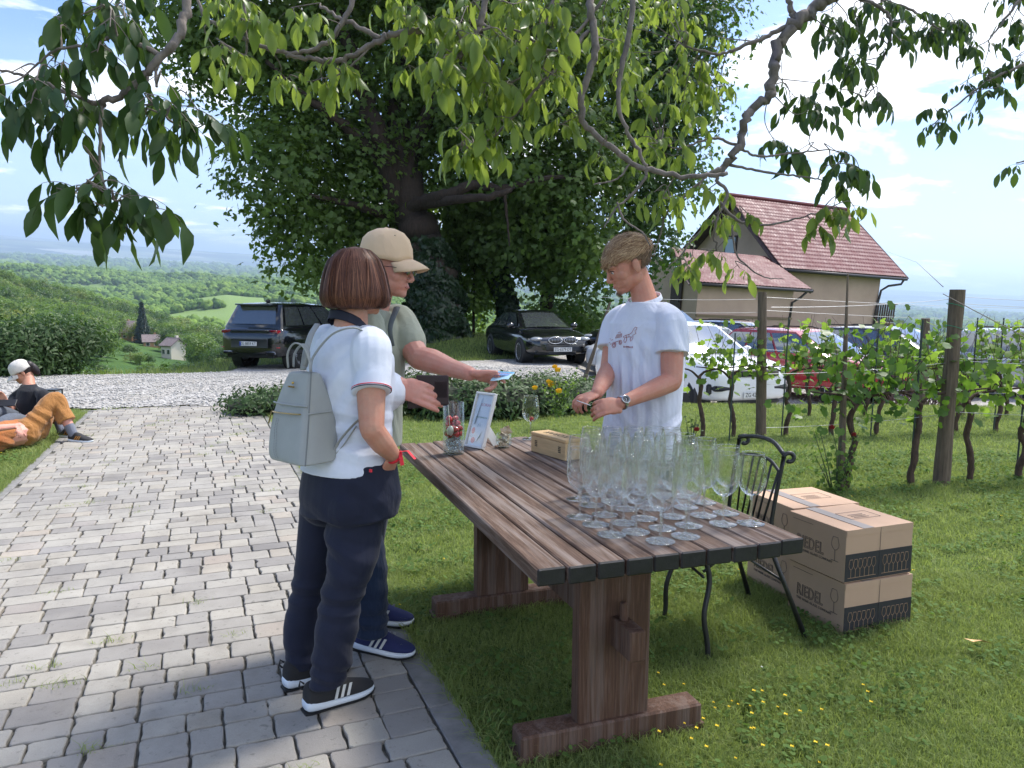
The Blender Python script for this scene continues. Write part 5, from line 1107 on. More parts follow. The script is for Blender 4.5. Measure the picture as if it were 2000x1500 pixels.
jun = leaf_mat('juniper_needles', (.022, .052, .014), (.07, .125, .03), (.07, .12, .03), gloss=.6, tw=.22, patch=1.6)
hd = thing('juniper_hedge', 'low spreading juniper bed running behind the table from the paved path to the vines', 'hedge', (-1.2, 10.2, 0)); L_ = []
r_ = random.Random(31)
for px_, yb, yt, dd in ((560, 812, 775, 10.0), (600, 815, 768, 9.9), (660, 818, 765, 9.9), (760, 825, 758, 9.8), (840, 826, 755, 9.7), (920, 822, 752, 9.8), (1000, 818, 748, 9.9), (1080, 812, 748, 10.2), (1150, 806, 752, 10.5), (1210, 804, 760, 10.8)):
    c_ = P(px_, (yb+yt)/2, dd+.5); hh = (yb-yt)/1450*dd
    for q in range(3): L_.append((Vector((c_.x+r_.uniform(-.3, .3), c_.y+r_.uniform(-.4, .5), hh*.42))-hd.location, (r_.uniform(.45, .65), r_.uniform(.5, .7), hh*r_.uniform(.52, .68))))
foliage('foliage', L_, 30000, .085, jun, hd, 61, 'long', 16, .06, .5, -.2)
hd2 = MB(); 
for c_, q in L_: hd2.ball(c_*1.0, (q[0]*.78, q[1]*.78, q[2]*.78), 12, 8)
hd2.build('branches', mat('juniper_inside', (.014, .02, .008), rough=1), hd)  # solid near-black cores that fill the bed behind the needles
# bare thorny bush by the distant post
t_ = thing('bare_bush', 'leafless purple brown thorny bush beyond the short distant post', 'bush', on_ground(1790, 15)); r_ = random.Random(6); b = MB()
for k in range(70):
    a = r_.uniform(-1, 1); d = Vector((a, r_.uniform(-.5, .5), r_.uniform(.6, 1.3))); p0 = Vector((r_.uniform(-.5, .5), 0, 0)); L__ = r_.uniform(.7, 1.7); pts = [p0, p0+d*L__*.5+Vector((r_.gauss(0, .1), 0, 0)), p0+d*L__+Vector((r_.gauss(0, .2), 0, 0))]; b.tube(spline(pts, 6), np.linspace(.012, .003, 6), 4)
b.build('twigs', mat('thorn_twig', rgb(92, 70, 66), rough=.9), t_)
# ================================================================ DRY LEAF, LANTERN
lv = MB(); V_ = np.array([[0, 0, 0], [.03, .018, .012], [.065, .02, .004], [.1, 0, .016], [.065, -.022, .01], [.03, -.02, .002]]); lv.add(V_, [(0, 1, 5), (1, 2, 4, 5), (2, 3, 4)]); o = lv.build('dry_leaf', mat('dry_leaf', rgb(214, 170, 120), rough=.7, var=.25, vscale=50)); o.location = G(1937, 1256, .06); o.rotation_euler = (.3, .2, 2.6); tag(o, 'curled yellow brown dry leaf lying on the lawn at the right', 'leaf')
la = thing('lantern', 'black framed glass lantern on the grass behind the woman in the black shirt', 'lantern', P(104, 800, 8.9)-Vector((0, 0, .02))); b = MB(); w_, h_ = .15, .26
for sx_ in (-1, 1):
    for sy_ in (-1, 1): b.box((sx_*w_/2, sy_*w_/2, h_/2), (.012, .012, h_))
for z_ in (.006, h_): b.box((0, 0, z_), (w_+.014, w_+.014, .012))
b.build('frame', iron, la); MB().box((0, 0, h_/2), (w_-.01, w_-.01, h_-.02)).build('panes', mat('frosted_pane', (.45, .5, .5), rough=.2), la)
# ================================================================ WALNUT TREE OVERHEAD
wt = thing('walnut_tree', 'walnut tree whose grey twisting branches and large leaves hang over the top of the picture', 'tree', (2.2, -2.4, 0)); WO = Vector(wt.location)
wleaf = leaf_mat('walnut_leaf', (.055, .11, .02), (.14, .21, .04), (.32, .42, .06), gloss=.38, tw=.45, patch=1.2)  # bright copy: sun through the leaves is put into the colour
wleaf_d = leaf_mat('walnut_leaf_shade_toned', (.025, .060, .018), (.055, .105, .026), (.09, .16, .025), gloss=.45, tw=.32, patch=1.2)  # dark copy of the same leaf, shade put into the colour
wm2 = MB(); BR = []                                        # all branch polylines, for attaching twigs
def br(pts, r0, r1, seg=8, wob=.012):
    pts = [P(*p) for p in pts]; n = max(8, len(pts)*6); q = spline(pts, n); q[1:-1] += RNG.normal(0, wob, (n-2, 3))*min(1, r0*40)*.5
    wm2.tube(q-np.array(WO), np.linspace(r0, r1, n)*(1+RNG.normal(0, .05, n)), seg); BR.append((q, np.linspace(r0, r1, n))); return q
TOP = Vector((2.0, -1.6, 3.3))
wm2.tube(spline([Vector((2.2, -2.4, -.1))-WO, Vector((2.15, -2.3, 1.4))-WO, TOP-WO], 14), np.linspace(.24, .17, 14), 16)
D1 = 2.25
def limb_to(p, via, r0=.09, r1=.03): q = spline([TOP, Vector(via), P(*p)], 16); wm2.tube(q-np.array(WO), np.linspace(r0, r1, 16), 10)
limb_to((365, -120, 2.3), (.2, .6, 3.1), .08, .018); limb_to((1680, -90, 3.7), (2.3, 1.4, 3.9), .11, .034); limb_to((1150, -90, 3.3), (1.2, 1.0, 3.6), .07, .018); limb_to((700, -90, 3.1), (.2, .9, 3.4), .06, .016); limb_to((2050, -90, 4.2), (3.4, 1.2, 3.8), .07, .02)
br([(365, -120, 2.3), (363, 10, 2.28), (348, 70, D1), (305, 125, D1), (258, 168, D1), (215, 199, D1), (178, 200, D1)], .0155, .0085)
br([(312, 108, D1), (265, 85, D1), (222, 70, D1), (205, 30, D1), (198, -40, D1)], .008, .006); br([(222, 72, D1), (170, 88, D1), (110, 98, D1), (70, 128, D1)], .006, .003)
br([(198, 203, D1), (196, 260, D1), (195, 335, D1)], .006, .004); br([(312, 118, D1), (304, 140, D1), (306, 170, D1)], .005, .004); br([(288, 150, D1), (290, 185, D1), (325, 230, D1), (380, 262, D1)], .005, .003)
br([(195, 335, D1), (215, 385, D1), (255, 400, D1), (275, 440, D1)], .0035, .002); br([(178, 200, D1), (120, 175, 2.3), (55, 150, 2.3), (0, 138, 2.3), (-60, 150, 2.3)], .006, .003); br([(195, 335, D1), (150, 372, D1), (110, 390, D1)], .003, .002)
D2 = 3.1
br([(700, -90, 3.1), (692, -10, D2), (672, 40, D2), (640, 82, D2), (590, 103, D2), (530, 98, D2), (450, 62, D2), (400, 30, D2), (378, -30, D2)], .013, .006)
br([(468, -60, D2), (478, 20, D2), (481, 70, D2), (480, 125, D2), (466, 168, D2)], .008, .003); br([(860, 55, D2), (770, 66, D2), (742, 78, D2), (690, 108, D2), (640, 120, D2), (600, 114, D2), (560, 110, D2)], .015, .008)
br([(742, 75, D2), (700, 52, D2), (655, 30, D2), (625, 10, D2)], .011, .006); br([(740, 78, D2), (690, 125, D2), (665, 145, D2), (600, 160, D2)], .005, .002); br([(955, -60, D2), (945, 20, D2), (932, 60, D2), (915, 92, D2), (895, 112, D2)], .014, .012)
D3 = 3.3
br([(1150, -90, 3.3), (1152, 0, D3), (1162, 70, D3), (1158, 120, D3), (1135, 190, D3), (1140, 240, D3), (1180, 280, D3), (1235, 318, D3), (1300, 340, D3), (1370, 345, D3), (1420, 338, D3)], .018, .010)
br([(1235, -60, D3), (1230, 60, D3), (1212, 140, D3), (1208, 200, D3), (1228, 260, D3), (1258, 320, D3), (1262, 345, D3)], .013, .007); br([(1262, 345, D3), (1235, 380, D3), (1205, 405, D3), (1180, 445, D3)], .007, .003)
br([(1205, 395, D3), (1220, 430, D3), (1255, 455, D3), (1270, 480, D3)], .005, .003); br([(1230, 320, D3), (1205, 350, D3), (1160, 360, D3)], .005, .003)
br([(1150, 60, D3), (1090, 130, D3), (1050, 170, D3), (1010, 220, D3), (960, 270, D3), (905, 290, D3)], .009, .003); br([(1090, -30, D3), (1060, 60, D3), (1030, 140, D3), (985, 160, D3), (900, 130, D3)], .008, .004)
br([(1200, -30, D3), (1130, 60, D3), (1080, 100, D3), (1010, 60, D3), (960, 55, D3)], .008, .004)
D4 = 3.7
M7 = br([(1680, -90, 3.7), (1640, -25, D4), (1600, 8, D4), (1555, 40, D4), (1522, 85, D4), (1508, 140, D4), (1500, 188, D4), (1462, 225, D4), (1445, 280, D4), (1420, 322, D4), (1385, 342, D4)], .036, .015, 10, .02)
br([(1550, 44, D4), (1500, 70, D4), (1440, 95, D4), (1400, 105, D4), (1340, 90, D4)], .013, .005); br([(1552, 40, D4), (1545, 15, D4), (1530, -40, D4)], .015, .013); br([(1420, 322, D4), (1400, 350, D4), (1420, 380, D4), (1395, 440, D4), (1400, 490, D4)], .012, .005)
br([(1440, 288, D4), (1480, 305, D4), (1540, 300, D4), (1620, 292, D4)], .008, .003); br([(1425, 322, D4), (1490, 335, D4), (1560, 345, D4), (1610, 352, D4)], .008, .003); br([(1405, 395, D4), (1440, 430, D4), (1490, 440, D4), (1545, 430, D4), (1600, 415, D4)], .009, .003)
br([(1430, 440, D4), (1440, 500, D4), (1490, 540, D4), (1530, 545, D4)], .006, .002); br([(1395, 430, D4), (1350, 470, D4), (1330, 500, D4), (1305, 520, D4)], .006, .003); br([(1380, 345, D4), (1340, 380, D4), (1300, 420, D4), (1290, 460, D4), (1275, 500, D4)], .007, .003)
br([(1640, -20, 3.9), (1700, 5, 3.9), (1735, 30, 3.9), (1738, 80, 3.9), (1715, 130, 3.9), (1690, 190, 3.9)], .012, .004); br([(1720, 0, 4.2), (1780, 20, 4.2), (1840, 60, 4.2), (1890, 70, 4.2)], .009, .003); br([(2060, 105, 4.2), (1980, 135, 4.2), (1920, 165, 4.2), (1870, 205, 4.2), (1820, 245, 4.2)], .010, .003)
br([(2050, -90, 4.2), (2000, -10, 4.2), (1960, 40, 4.2), (1930, 80, 4.2)], .012, .004); br([(2080, 300, 4.3), (2020, 310, 4.3), (1985, 318, 4.3)], .008, .004); br([(1445, 285, D4), (1390, 270, D4), (1330, 290, D4), (1290, 280, D4)], .008, .003)
# leaflets
us = np.linspace(0, 1, 6); prof = np.array([.0, .28, .42, .41, .27, .0]); LV = []
for u, w in zip(us, prof):
    for s in (-1, 0, 1): LV.append((s*w*.52, u, (.07*abs(s)*w*2-.22*u*u)))
LV = np.array(LV); LF = np.array([[i*3+j, i*3+j+1, (i+1)*3+j+1, (i+1)*3+j] for i in range(5) for j in range(2)])
class Leaflets:
    def __init__(s): s.p, s.d, s.n, s.k = [], [], [], []
    def add(s, p, d, n, k): s.p.append(p); s.d.append(d); s.n.append(n); s.k.append(k)
    def build(s, name, m, parent):
        p, d, n, k = map(np.array, (s.p, s.d, s.n, s.k)); rg = np.random.default_rng(5); d = d/np.linalg.norm(d, axis=1)[:, None]; n = n-d*(n*d).sum(1)[:, None]; n /= np.linalg.norm(n, axis=1)[:, None]+1e-9; x = np.cross(d, n)
        L = LV[None]*np.ones((len(p), 1, 1)); curl = rg.uniform(.4, 2.0, len(p))[:, None]; wd = rg.uniform(.8, 1.1, len(p))[:, None]; tw = rg.normal(0, .25, len(p))[:, None]
        X = L[..., 0]*wd; Z = L[..., 2]*curl+X*L[..., 1]*tw+.02*np.sin(L[..., 1]*11+p[:, :1]*50)*np.sign(X); V = p[:, None]+k[:, None, None]*(X[..., None]*x[:, None]+L[..., 1:2]*d[:, None]+Z[..., None]*n[:, None])
        F = (LF[None]+18*np.arange(len(p))[:, None, None]).reshape(-1, 4); o = fast_mesh(name, V.reshape(-1, 3)-np.array(WO), F, m, parent, smooth=True); return o
LA_, LB_ = Leaflets(), Leaflets(); twm = MB(); rw = random.Random(99)
def compound(tgt, p, d, scale, npair=3):
    p = Vector(p); d = Vector(d).normalized(); Ln = scale*rw.uniform(.8, 1.35); pts = []; q = p.copy(); dd = d.copy()
    for k in range(7): pts.append(q.copy()); q = q+dd*Ln/6; dd = (dd+Vector((0, 0, -.16))).normalized()
    twm.tube([x-WO for x in pts], np.linspace(.0018, .0009, 7)*(scale/.12), 3, cap=False)
    side = dd.cross(Vector((0, 0, 1))).normalized() if abs(dd.z) < .97 else Vector((1, 0, 0))
    for j in range(npair):
        c = pts[2+int(j*4/npair)]
        for s in (-1, 1):
            if rw.random() < .12: continue
            ld = (side*s*rw.uniform(.6, 1.1)+dd*rw.uniform(.3, .7)+Vector((rw.gauss(0, .2), rw.gauss(0, .2), rw.uniform(-1.3, -.35)))); n_ = Vector((rw.gauss(0, .35), rw.gauss(0, .35)-.2, 1)); tgt.add(c, ld, n_, scale*rw.uniform(.5, 1.1)*(.72+.1*j))
    tgt.add(pts[6], dd+Vector((rw.gauss(0, .15), rw.gauss(0, .15), -.7)), Vector((rw.gauss(0, .3), rw.gauss(0, .3), 1)), scale*rw.uniform(.95, 1.2))
allp = np.concatenate([q for q, _ in BR])
def tuft(x, y, dep, scale, n, tgt):
    tip = P(x, y, dep); a = allp[np.argmin(((allp-np.array(tip))**2).sum(1)+.15*np.maximum(0, tip.z-allp[:, 2]))]; a = Vector(a); m = (a+tip)/2+Vector((rw.gauss(0, .03), rw.gauss(0, .03), rw.gauss(0, .03)+.02)); q = spline([a, m, tip], 9)
    twm.tube(q-np.array(WO), np.linspace(.0032, .0016, 9), 5)
    ax = (tip-m).normalized()
    for k in range(n):
        ang = k*2.4+rw.random(); o1 = Vector((math.cos(ang), math.sin(ang)*.8, rw.uniform(-.5, .35))); compound(tgt, tip-ax*rw.uniform(0, .05), ax*.5+o1, scale, rw.choice([2, 3, 3]))
def region(cx, cy, rx, ry, dep, count, scale, n, tgt):
    for _ in range(int(count*(.82 if tgt is LA_ else .95))):
        a, r = rw.random()*6.283, math.sqrt(rw.random()); tuft(cx+rx*r*math.cos(a), cy+ry*r*math.sin(a), dep+rw.uniform(-.25, .25), scale*rw.uniform(.85, 1.15), n, tgt)
# left foreground sprays
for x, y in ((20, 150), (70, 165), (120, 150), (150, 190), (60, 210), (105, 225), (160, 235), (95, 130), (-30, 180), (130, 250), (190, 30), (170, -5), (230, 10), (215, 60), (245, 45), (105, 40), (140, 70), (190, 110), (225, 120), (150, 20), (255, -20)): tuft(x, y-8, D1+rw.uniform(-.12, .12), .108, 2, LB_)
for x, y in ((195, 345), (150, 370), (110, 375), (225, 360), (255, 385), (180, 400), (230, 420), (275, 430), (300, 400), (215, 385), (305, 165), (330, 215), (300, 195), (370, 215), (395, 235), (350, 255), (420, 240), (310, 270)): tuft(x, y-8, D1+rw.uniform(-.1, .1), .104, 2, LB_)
# middle, with the backlit brightness put into the leaf colour
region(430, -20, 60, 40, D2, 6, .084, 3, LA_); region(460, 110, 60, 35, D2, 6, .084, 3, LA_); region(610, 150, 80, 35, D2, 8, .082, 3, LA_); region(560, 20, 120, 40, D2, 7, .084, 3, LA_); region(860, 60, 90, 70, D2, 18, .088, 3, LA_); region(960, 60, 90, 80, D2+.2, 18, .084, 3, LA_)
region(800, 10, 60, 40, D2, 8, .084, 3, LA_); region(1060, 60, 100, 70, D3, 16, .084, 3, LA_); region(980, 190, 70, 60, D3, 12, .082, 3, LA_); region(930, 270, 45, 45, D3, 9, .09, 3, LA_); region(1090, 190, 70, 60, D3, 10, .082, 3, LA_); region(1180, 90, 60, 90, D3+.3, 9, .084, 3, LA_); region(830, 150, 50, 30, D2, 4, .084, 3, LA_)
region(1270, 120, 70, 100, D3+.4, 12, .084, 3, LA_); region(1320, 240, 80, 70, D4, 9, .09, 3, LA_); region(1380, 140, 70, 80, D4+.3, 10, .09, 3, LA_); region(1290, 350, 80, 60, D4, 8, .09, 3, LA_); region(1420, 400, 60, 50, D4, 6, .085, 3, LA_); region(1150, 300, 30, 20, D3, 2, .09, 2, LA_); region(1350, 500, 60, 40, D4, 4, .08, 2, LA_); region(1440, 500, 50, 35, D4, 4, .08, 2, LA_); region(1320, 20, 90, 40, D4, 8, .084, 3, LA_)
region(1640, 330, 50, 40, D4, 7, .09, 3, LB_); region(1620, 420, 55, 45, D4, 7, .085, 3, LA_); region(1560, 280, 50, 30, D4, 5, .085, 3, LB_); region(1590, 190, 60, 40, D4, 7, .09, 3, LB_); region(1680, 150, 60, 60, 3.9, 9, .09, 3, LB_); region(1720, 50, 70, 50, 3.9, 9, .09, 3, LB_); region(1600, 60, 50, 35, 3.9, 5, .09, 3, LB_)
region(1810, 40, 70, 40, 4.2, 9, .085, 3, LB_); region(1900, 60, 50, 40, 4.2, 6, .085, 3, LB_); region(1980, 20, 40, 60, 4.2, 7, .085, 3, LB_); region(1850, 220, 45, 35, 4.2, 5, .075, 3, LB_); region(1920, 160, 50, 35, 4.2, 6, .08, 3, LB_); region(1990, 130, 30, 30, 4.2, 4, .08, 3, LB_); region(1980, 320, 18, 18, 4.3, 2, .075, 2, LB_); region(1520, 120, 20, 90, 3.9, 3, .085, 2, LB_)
# the rest of the crown, above and behind the picture: it throws the shade on table and path
for (cx, cy, cz, rr_, n) in ((.6, 3.2, 5.0, 1.3, 9), (2.2, 4.2, 5.6, 1.6, 18), (3.6, 3.0, 5.4, 1.5, 36), (1.2, 1.2, 4.6, 1.4, 16), (2.8, .6, 4.8, 1.5, 24), (3.6, 5.6, 6.9, 1.5, 36), (5.0, 1.6, 5.2, 1.4, 30)):
    wm2.tube(spline([TOP-WO, (TOP*.5+Vector((cx, cy, cz))*.5)+Vector((0, 0, .3))-WO, Vector((cx, cy, cz))-WO], 12), np.linspace(.08, .012, 12), 8)
    for _ in range(n):
        d = Vector((rw.gauss(0, 1), rw.gauss(0, 1), rw.gauss(0, .55))).normalized()*rr_*rw.uniform(.3, 1); p_ = Vector((cx, cy, cz))+d
        if p_.z < 1.9+.42*p_.y: p_.z = 2.2+.45*p_.y+rw.random()*.5
        for q in range(2): compound(LB_, p_, (rw.gauss(0, 1), rw.gauss(0, 1), rw.uniform(-.3, .4)), .16, 3)
wm2.build('trunk_and_branches', bark_l, wt, smooth=True); twm.build('twigs', bark_l, wt)
LA_.build('sun_toned_leaves', wleaf, wt); LB_.build('shade_toned_leaves', wleaf_d, wt)
print('leaflets', len(LA_.p), len(LB_.p))
# ================================================================ CARS
rubber = mat('tyre_rubber', (.018, .018, .019), rough=.85, bump=.001, bscale=60); rim_s = mat('rim_silver', (.42, .43, .45), rough=.3, metal=.8); rim_k = mat('rim_black', (.02, .02, .022), rough=.35, metal=.5)
glass_c = mat('car_glass', (.17, .19, .20), rough=.03, spec=.9, coat=1.0, metal=.75); chrome = mat('chrome', (.6, .61, .63), rough=.15, metal=1.0); trim_k = mat('black_trim', (.012, .012, .013), rough=.5)
lampc = mat('headlamp_lens', (.30, .32, .34), rough=.08, spec=.9, coat=1.0); lampr = mat('tail_lamp', (.32, .008, .012), rough=.15, coat=1.0); platem = mat('number_plate', (.62, .63, .62), rough=.5); plate_b = mat('plate_blue', (.02, .06, .35), rough=.5); plate_t = mat('plate_ink', (.01, .01, .012))
disc_m = mat('brake_disc', (.3, .3, .3), rough=.4, metal=.8); red_cal = mat('red_caliper', (.4, .02, .02), rough=.4)
def paint(nm, c, r=.22, metal=.0): return mat(nm, c, rough=r, metal=metal, coat=1.0, spec=.5)
def wheel_meshes(R, w, rim, spokes, rimr=.70):
    ty = MB().lathe([(R*rimr, -w/2), (R*.93, -w/2), (R*.99, -w*.36), (R, -w*.2), (R, w*.2), (R*.99, w*.36), (R*.93, w/2), (R*rimr, w/2), (R*rimr, -w/2)], seg=40)
    rm = MB().lathe([(R*rimr, w*.48), (R*(rimr-.03), w*.5), (R*(rimr-.06), w*.3), (R*(rimr-.08), -w*.1), (R*.05, -w*.12)], seg=36)
    for k in range(spokes):
        a = 2*PI*k/spokes
        for s in ((-.1, .1) if spokes < 8 else (0,)): 
            p0 = np.array([R*.10*math.cos(a), R*.10*math.sin(a), w*.36]); p1 = np.array([R*(rimr-.04)*math.cos(a+s), R*(rimr-.04)*math.sin(a+s), w*.42]); rm.tube([p0, (p0+p1)/2+np.array([0, 0, -.006]), p1], [R*.05, R*.035, R*.04], 6)
    rm.ball((0, 0, w*.36), (R*.13, R*.13, .02), 12, 6); dc = MB().lathe([(R*.05, w*.05), (R*.5, w*.05), (R*.5, 0)], seg=24)
    return ty, rm, dc
def bez_panel(mb, c00, c10, c11, c01, bulge, n=7, inset=(0, 0, 0, 0), off=.006, thick=.0):
    """curved sheet between four corners, pushed outwards by bulge"""
    c = [np.array(q, float) for q in (c00, c10, c11, c01)]; nrm = np.cross(c[1]-c[0], c[3]-c[0]); nrm /= np.linalg.norm(nrm); V = []
    for i in range(n):
        for j in range(n):
            u = inset[0]+(1-inset[0]-inset[1])*i/(n-1); v = inset[2]+(1-inset[2]-inset[3])*j/(n-1); p = (1-v)*((1-u)*c[0]+u*c[1])+v*((1-u)*c[3]+u*c[2]); V.append(p+nrm*(off+bulge*(1-(2*u-1)**2)*(.55+.45*(1-(2*v-1)**2))))
    return mb.add(V, [(i*n+j, (i+1)*n+j, (i+1)*n+j+1, i*n+j+1) for i in range(n-1) for j in range(n-1)])
def car(name, label, cat, O, f, st, gh, pm, R=.34, axles=(1.45, -1.45), track=.80, rim=rim_s, spokes=10, plate=None, plate_z=(.5, .6), kind='sedan', group=None, rails=False, L=4.9):
    O = Vector(O); f = Vector((f[0], f[1], 0)).normalized(); t_ = thing(name, label, cat, O, math.atan2(f.y, f.x), group); P_ = lambda mb, nm, m, sm=True: mb.build(nm, m, t_, smooth=sm)
    # body shell: loft of stations (x, z bottom, z top, half width, shoulder)
    rings = []
    for (x, zb, zt, w, *sh) in st:
        s_ = sh[0] if sh else .90; zm = zb+(zt-zb)*.55
        half = [(0, zb), (w*.62, zb), (w*.93, zb+.03), (w*.985, zb+.14*(zt-zb)+.02), (w, zm), (w*.985, zm+(zt-zm)*.55), (w*s_, zt-.012), (w*s_*.8, zt+.008), (w*.4, zt+.025), (0, zt+.032)]
        ring = [(x, y, z) for y, z in half]+[(x, -y, z) for y, z in half[-2:0:-1]]; rings.append(ring)
    b = MB().loft(rings); body = P_(b, 'body', pm); ss = body.modifiers.new('sub', 'SUBSURF'); ss.levels = 2; ss.render_levels = 2
    # wheel wells and wheels
    for ax in axles:
        for sg in (-1, 1):
            wv = MB(); A_ = rot(-PI/2*sg, 'X'); wv.lathe([(R*1.17, .0), (R*1.17, .30), (R*1.13, .315), (R*.4, .318), (.001, .318)], (ax, sg*(track-.215), R), 32, rot=A_); P_(wv, 'wheel_arch', trim_k)
            wt_ = bpy.data.objects.new('wheel', None); COL.objects.link(wt_); wt_.parent = t_; wt_.location = (ax, sg*track, R); wt_.rotation_euler = (-PI/2*sg, 0, (.0 if ax < 0 else .0)); ty, rm, dc = wheel_meshes(R, .235, rim, spokes)
            ty.build('tyre', rubber, wt_, smooth=True); rm.build('rim', rim, wt_, smooth=True); dc.build('brake_disc', disc_m, wt_)
    # greenhouse
    (x0b, x1b, zb, wb), (x0r, x1r, zr, wr) = gh
    def cn(x, y, z): return np.array([x, y, z])
    g = MB(); ringb = [cn(x0b, -wb*.9, zb), cn(x0b+.06, -wb, zb), cn((x0b+x1b)/2, -wb*1.01, zb), cn(x1b-.1, -wb, zb), cn(x1b, -wb*.86, zb)]; ringb = ringb+[cn(q[0], -q[1], q[2]) for q in ringb[::-1]]
    ringr = [cn(x0r, -wr*.9, zr-.03), cn(x0r+.06, -wr, zr-.02), cn((x0r+x1r)/2, -wr*1.02, zr), cn(x1r-.1, -wr, zr-.03), cn(x1r, -wr*.88, zr-.04)]; ringr = ringr+[cn(q[0], -q[1], q[2]) for q in ringr[::-1]]
    top = [cn(q[0]*.93+.07*(x0r+x1r)/2, q[1]*.8, q[2]+.035) for q in ringr]; top2 = [cn(q[0]*.6+.4*(x0r+x1r)/2, q[1]*.3, zr+.045) for q in ringr]
    g.loft([[q-np.array([0, 0, .12]) for q in ringb], ringb, ringr, top, top2]); rf_ = P_(g, 'roof', pm); auto_smooth(rf_.data, 40)
    FL, FR, RL, RR = cn(x1b, wb*.86, zb), cn(x1b, -wb*.86, zb), cn(x0b, wb*.9, zb), cn(x0b, -wb*.9, zb); fl, fr_, rl, rr_ = cn(x1r, wr*.88, zr-.04), cn(x1r, -wr*.88, zr-.04), cn(x0r, wr*.9, zr-.03), cn(x0r, -wr*.9, zr-.03)
    P_(bez_panel(MB(), FR, FL, fl, fr_, .05, inset=(.03, .03, .02, .05)), 'windscreen', glass_c); P_(bez_panel(MB(), RL, RR, rr_, rl, .03, inset=(.06, .06, .12, .1)), 'rear_window', glass_c)
    cuts = [(.03, .30), (.325, .60), (.625, .97)] if kind == 'suv' else [(.03, .24), (.265, .56), (.585, .96)]
    for sg in (-1, 1):
        A0_, A1_, B1_, B0_ = cn(x0b+.06, sg*wb, zb), cn(x1b-.1, sg*wb, zb), cn(x1r-.1, sg*wr, zr-.03), cn(x0r+.06, sg*wr, zr-.03)
        for u0, u1 in cuts:
            c4 = [A0_, A1_, B1_, B0_] if sg < 0 else [A1_, A0_, B0_, B1_]; u_ = (u0, 1-u1) if sg < 0 else (1-u1, u0); P_(bez_panel(MB(), *c4, .015, n=5, inset=(u_[0], u_[1], .06, .1), off=.016), 'side_window', glass_c)
        xm = x1b-.42; mr = MB(); mr.ball((xm, sg*(wb+.17), zb+.06), (.07, .12, .085), 12, 8); mr.box((xm, sg*(wb+.06), zb+.0), (.05, .16, .03)); P_(mr, 'mirror', pm)
        for xd in (.55*(x0b+x1b)-.05, x0b+.45):
            d_ = MB(); d_.box((xd, sg*(wb+.075), zb-.12), (.2, .02, .03), bev=.006); P_(d_, 'door_handle', chrome)
        if rails: rl_ = MB(); rl_.tube([(x0r+.15, sg*wr*.9, zr+.03), (x0r+.3, sg*wr*.9, zr+.065), (x1r-.5, sg*wr*.9, zr+.065), (x1r-.35, sg*wr*.9, zr+.03)], .016, 6); P_(rl_, 'roof_rail', trim_k)
    if plate:
        which, txt, px_, pz_ = plate; s_ = 1 if which == 'front' else -1; pb = MB(); pb.box((px_, 0, pz_), (.015, .52, .115), bev=.004); po = P_(pb, 'number_plate', platem, False)
        M = frame4((px_+s_*.009, .0, pz_), (0, s_*1, 0), (0, 0, 1)); text_obj('plate_text', txt, .115, M, plate_t, po, sx=.80, ext=.0008)
        if which == 'rear': MB().box((px_+s_*.0085, .24, pz_), (.003, .04, .11)).build('plate_band', plate_b, po)
    return t_, P_
def both(fn):
    for sg in (-1, 1): fn(sg)
def lh(x, y): return float(local_h(x, y))
# ---- black saloon
blk = paint('paint_black', (.006, .0065, .008), .12)
ST_SED = [(-2.44, .42, .62, .55, .95), (-2.40, .30, .88, .80, .93), (-2.2, .24, 1.0, .89, .90), (-1.6, .22, 1.02, .93, .88), (-.6, .21, .99, .935, .88), (.5, .21, .97, .93, .88), (1.1, .22, .95, .925, .88), (1.7, .23, .90, .92, .88), (2.15, .24, .82, .87, .90), (2.40, .28, .70, .74, .93), (2.46, .36, .58, .5, .95)]
s1, Q = car('parked_car', 'glossy black saloon car with a twin chromed grille, parked on the gravel under the maples', 'car', (.62, 22.3, lh(.62, 22.3)), (.30, -.954), ST_SED, ((-1.95, 1.25, .97, .80), (-1.05, .35, 1.43, .60)), blk, plate=('front', 'ZG·6579 DT', 2.475, .42), kind='sedan', R=.335, axles=(1.5, -1.43), track=.83, spokes=10)
def f_(sg):
    k = MB(); k.ball((2.44, sg*.22, .67), (.05, .185, .085), 20, 8); Q(k, 'grille', trim_k); k = MB(); k.tube([(2.478, sg*.22+.19*math.cos(a), .67+.09*math.sin(a)) for a in np.linspace(0, 2*PI, 25)], .014, 6); 
    for q in range(7): k.box((2.49, sg*.22-.13+q*.043, .67), (.01, .007, .13))
    Q(k, 'grille_surround', chrome)
    h = MB(); h.ball((2.27, sg*.68, .70), (.16, .185, .062), 16, 8, rot=rotz(-sg*.55)); Q(h, 'headlight', lampc); h = MB(); h.tube([(2.36, sg*.5, .40), (2.30, sg*.74, .415), (2.32, sg*.74, .36), (2.38, sg*.5, .35), (2.36, sg*.5, .40)], .012, 5); Q(h, 'air_intake_trim', chrome)
    h = MB(); h.ball((2.35, sg*.62, .375), (.05, .14, .04), 12, 6); Q(h, 'air_intake', trim_k); h = MB(); h.ball((-2.35, sg*.62, .82), (.08, .2, .07), 12, 6); Q(h, 'tail_light', lampr)
both(f_); k = MB(); k.box((2.42, 0, .33), (.06, .8, .11), bev=.02); Q(k, 'lower_grille', trim_k)
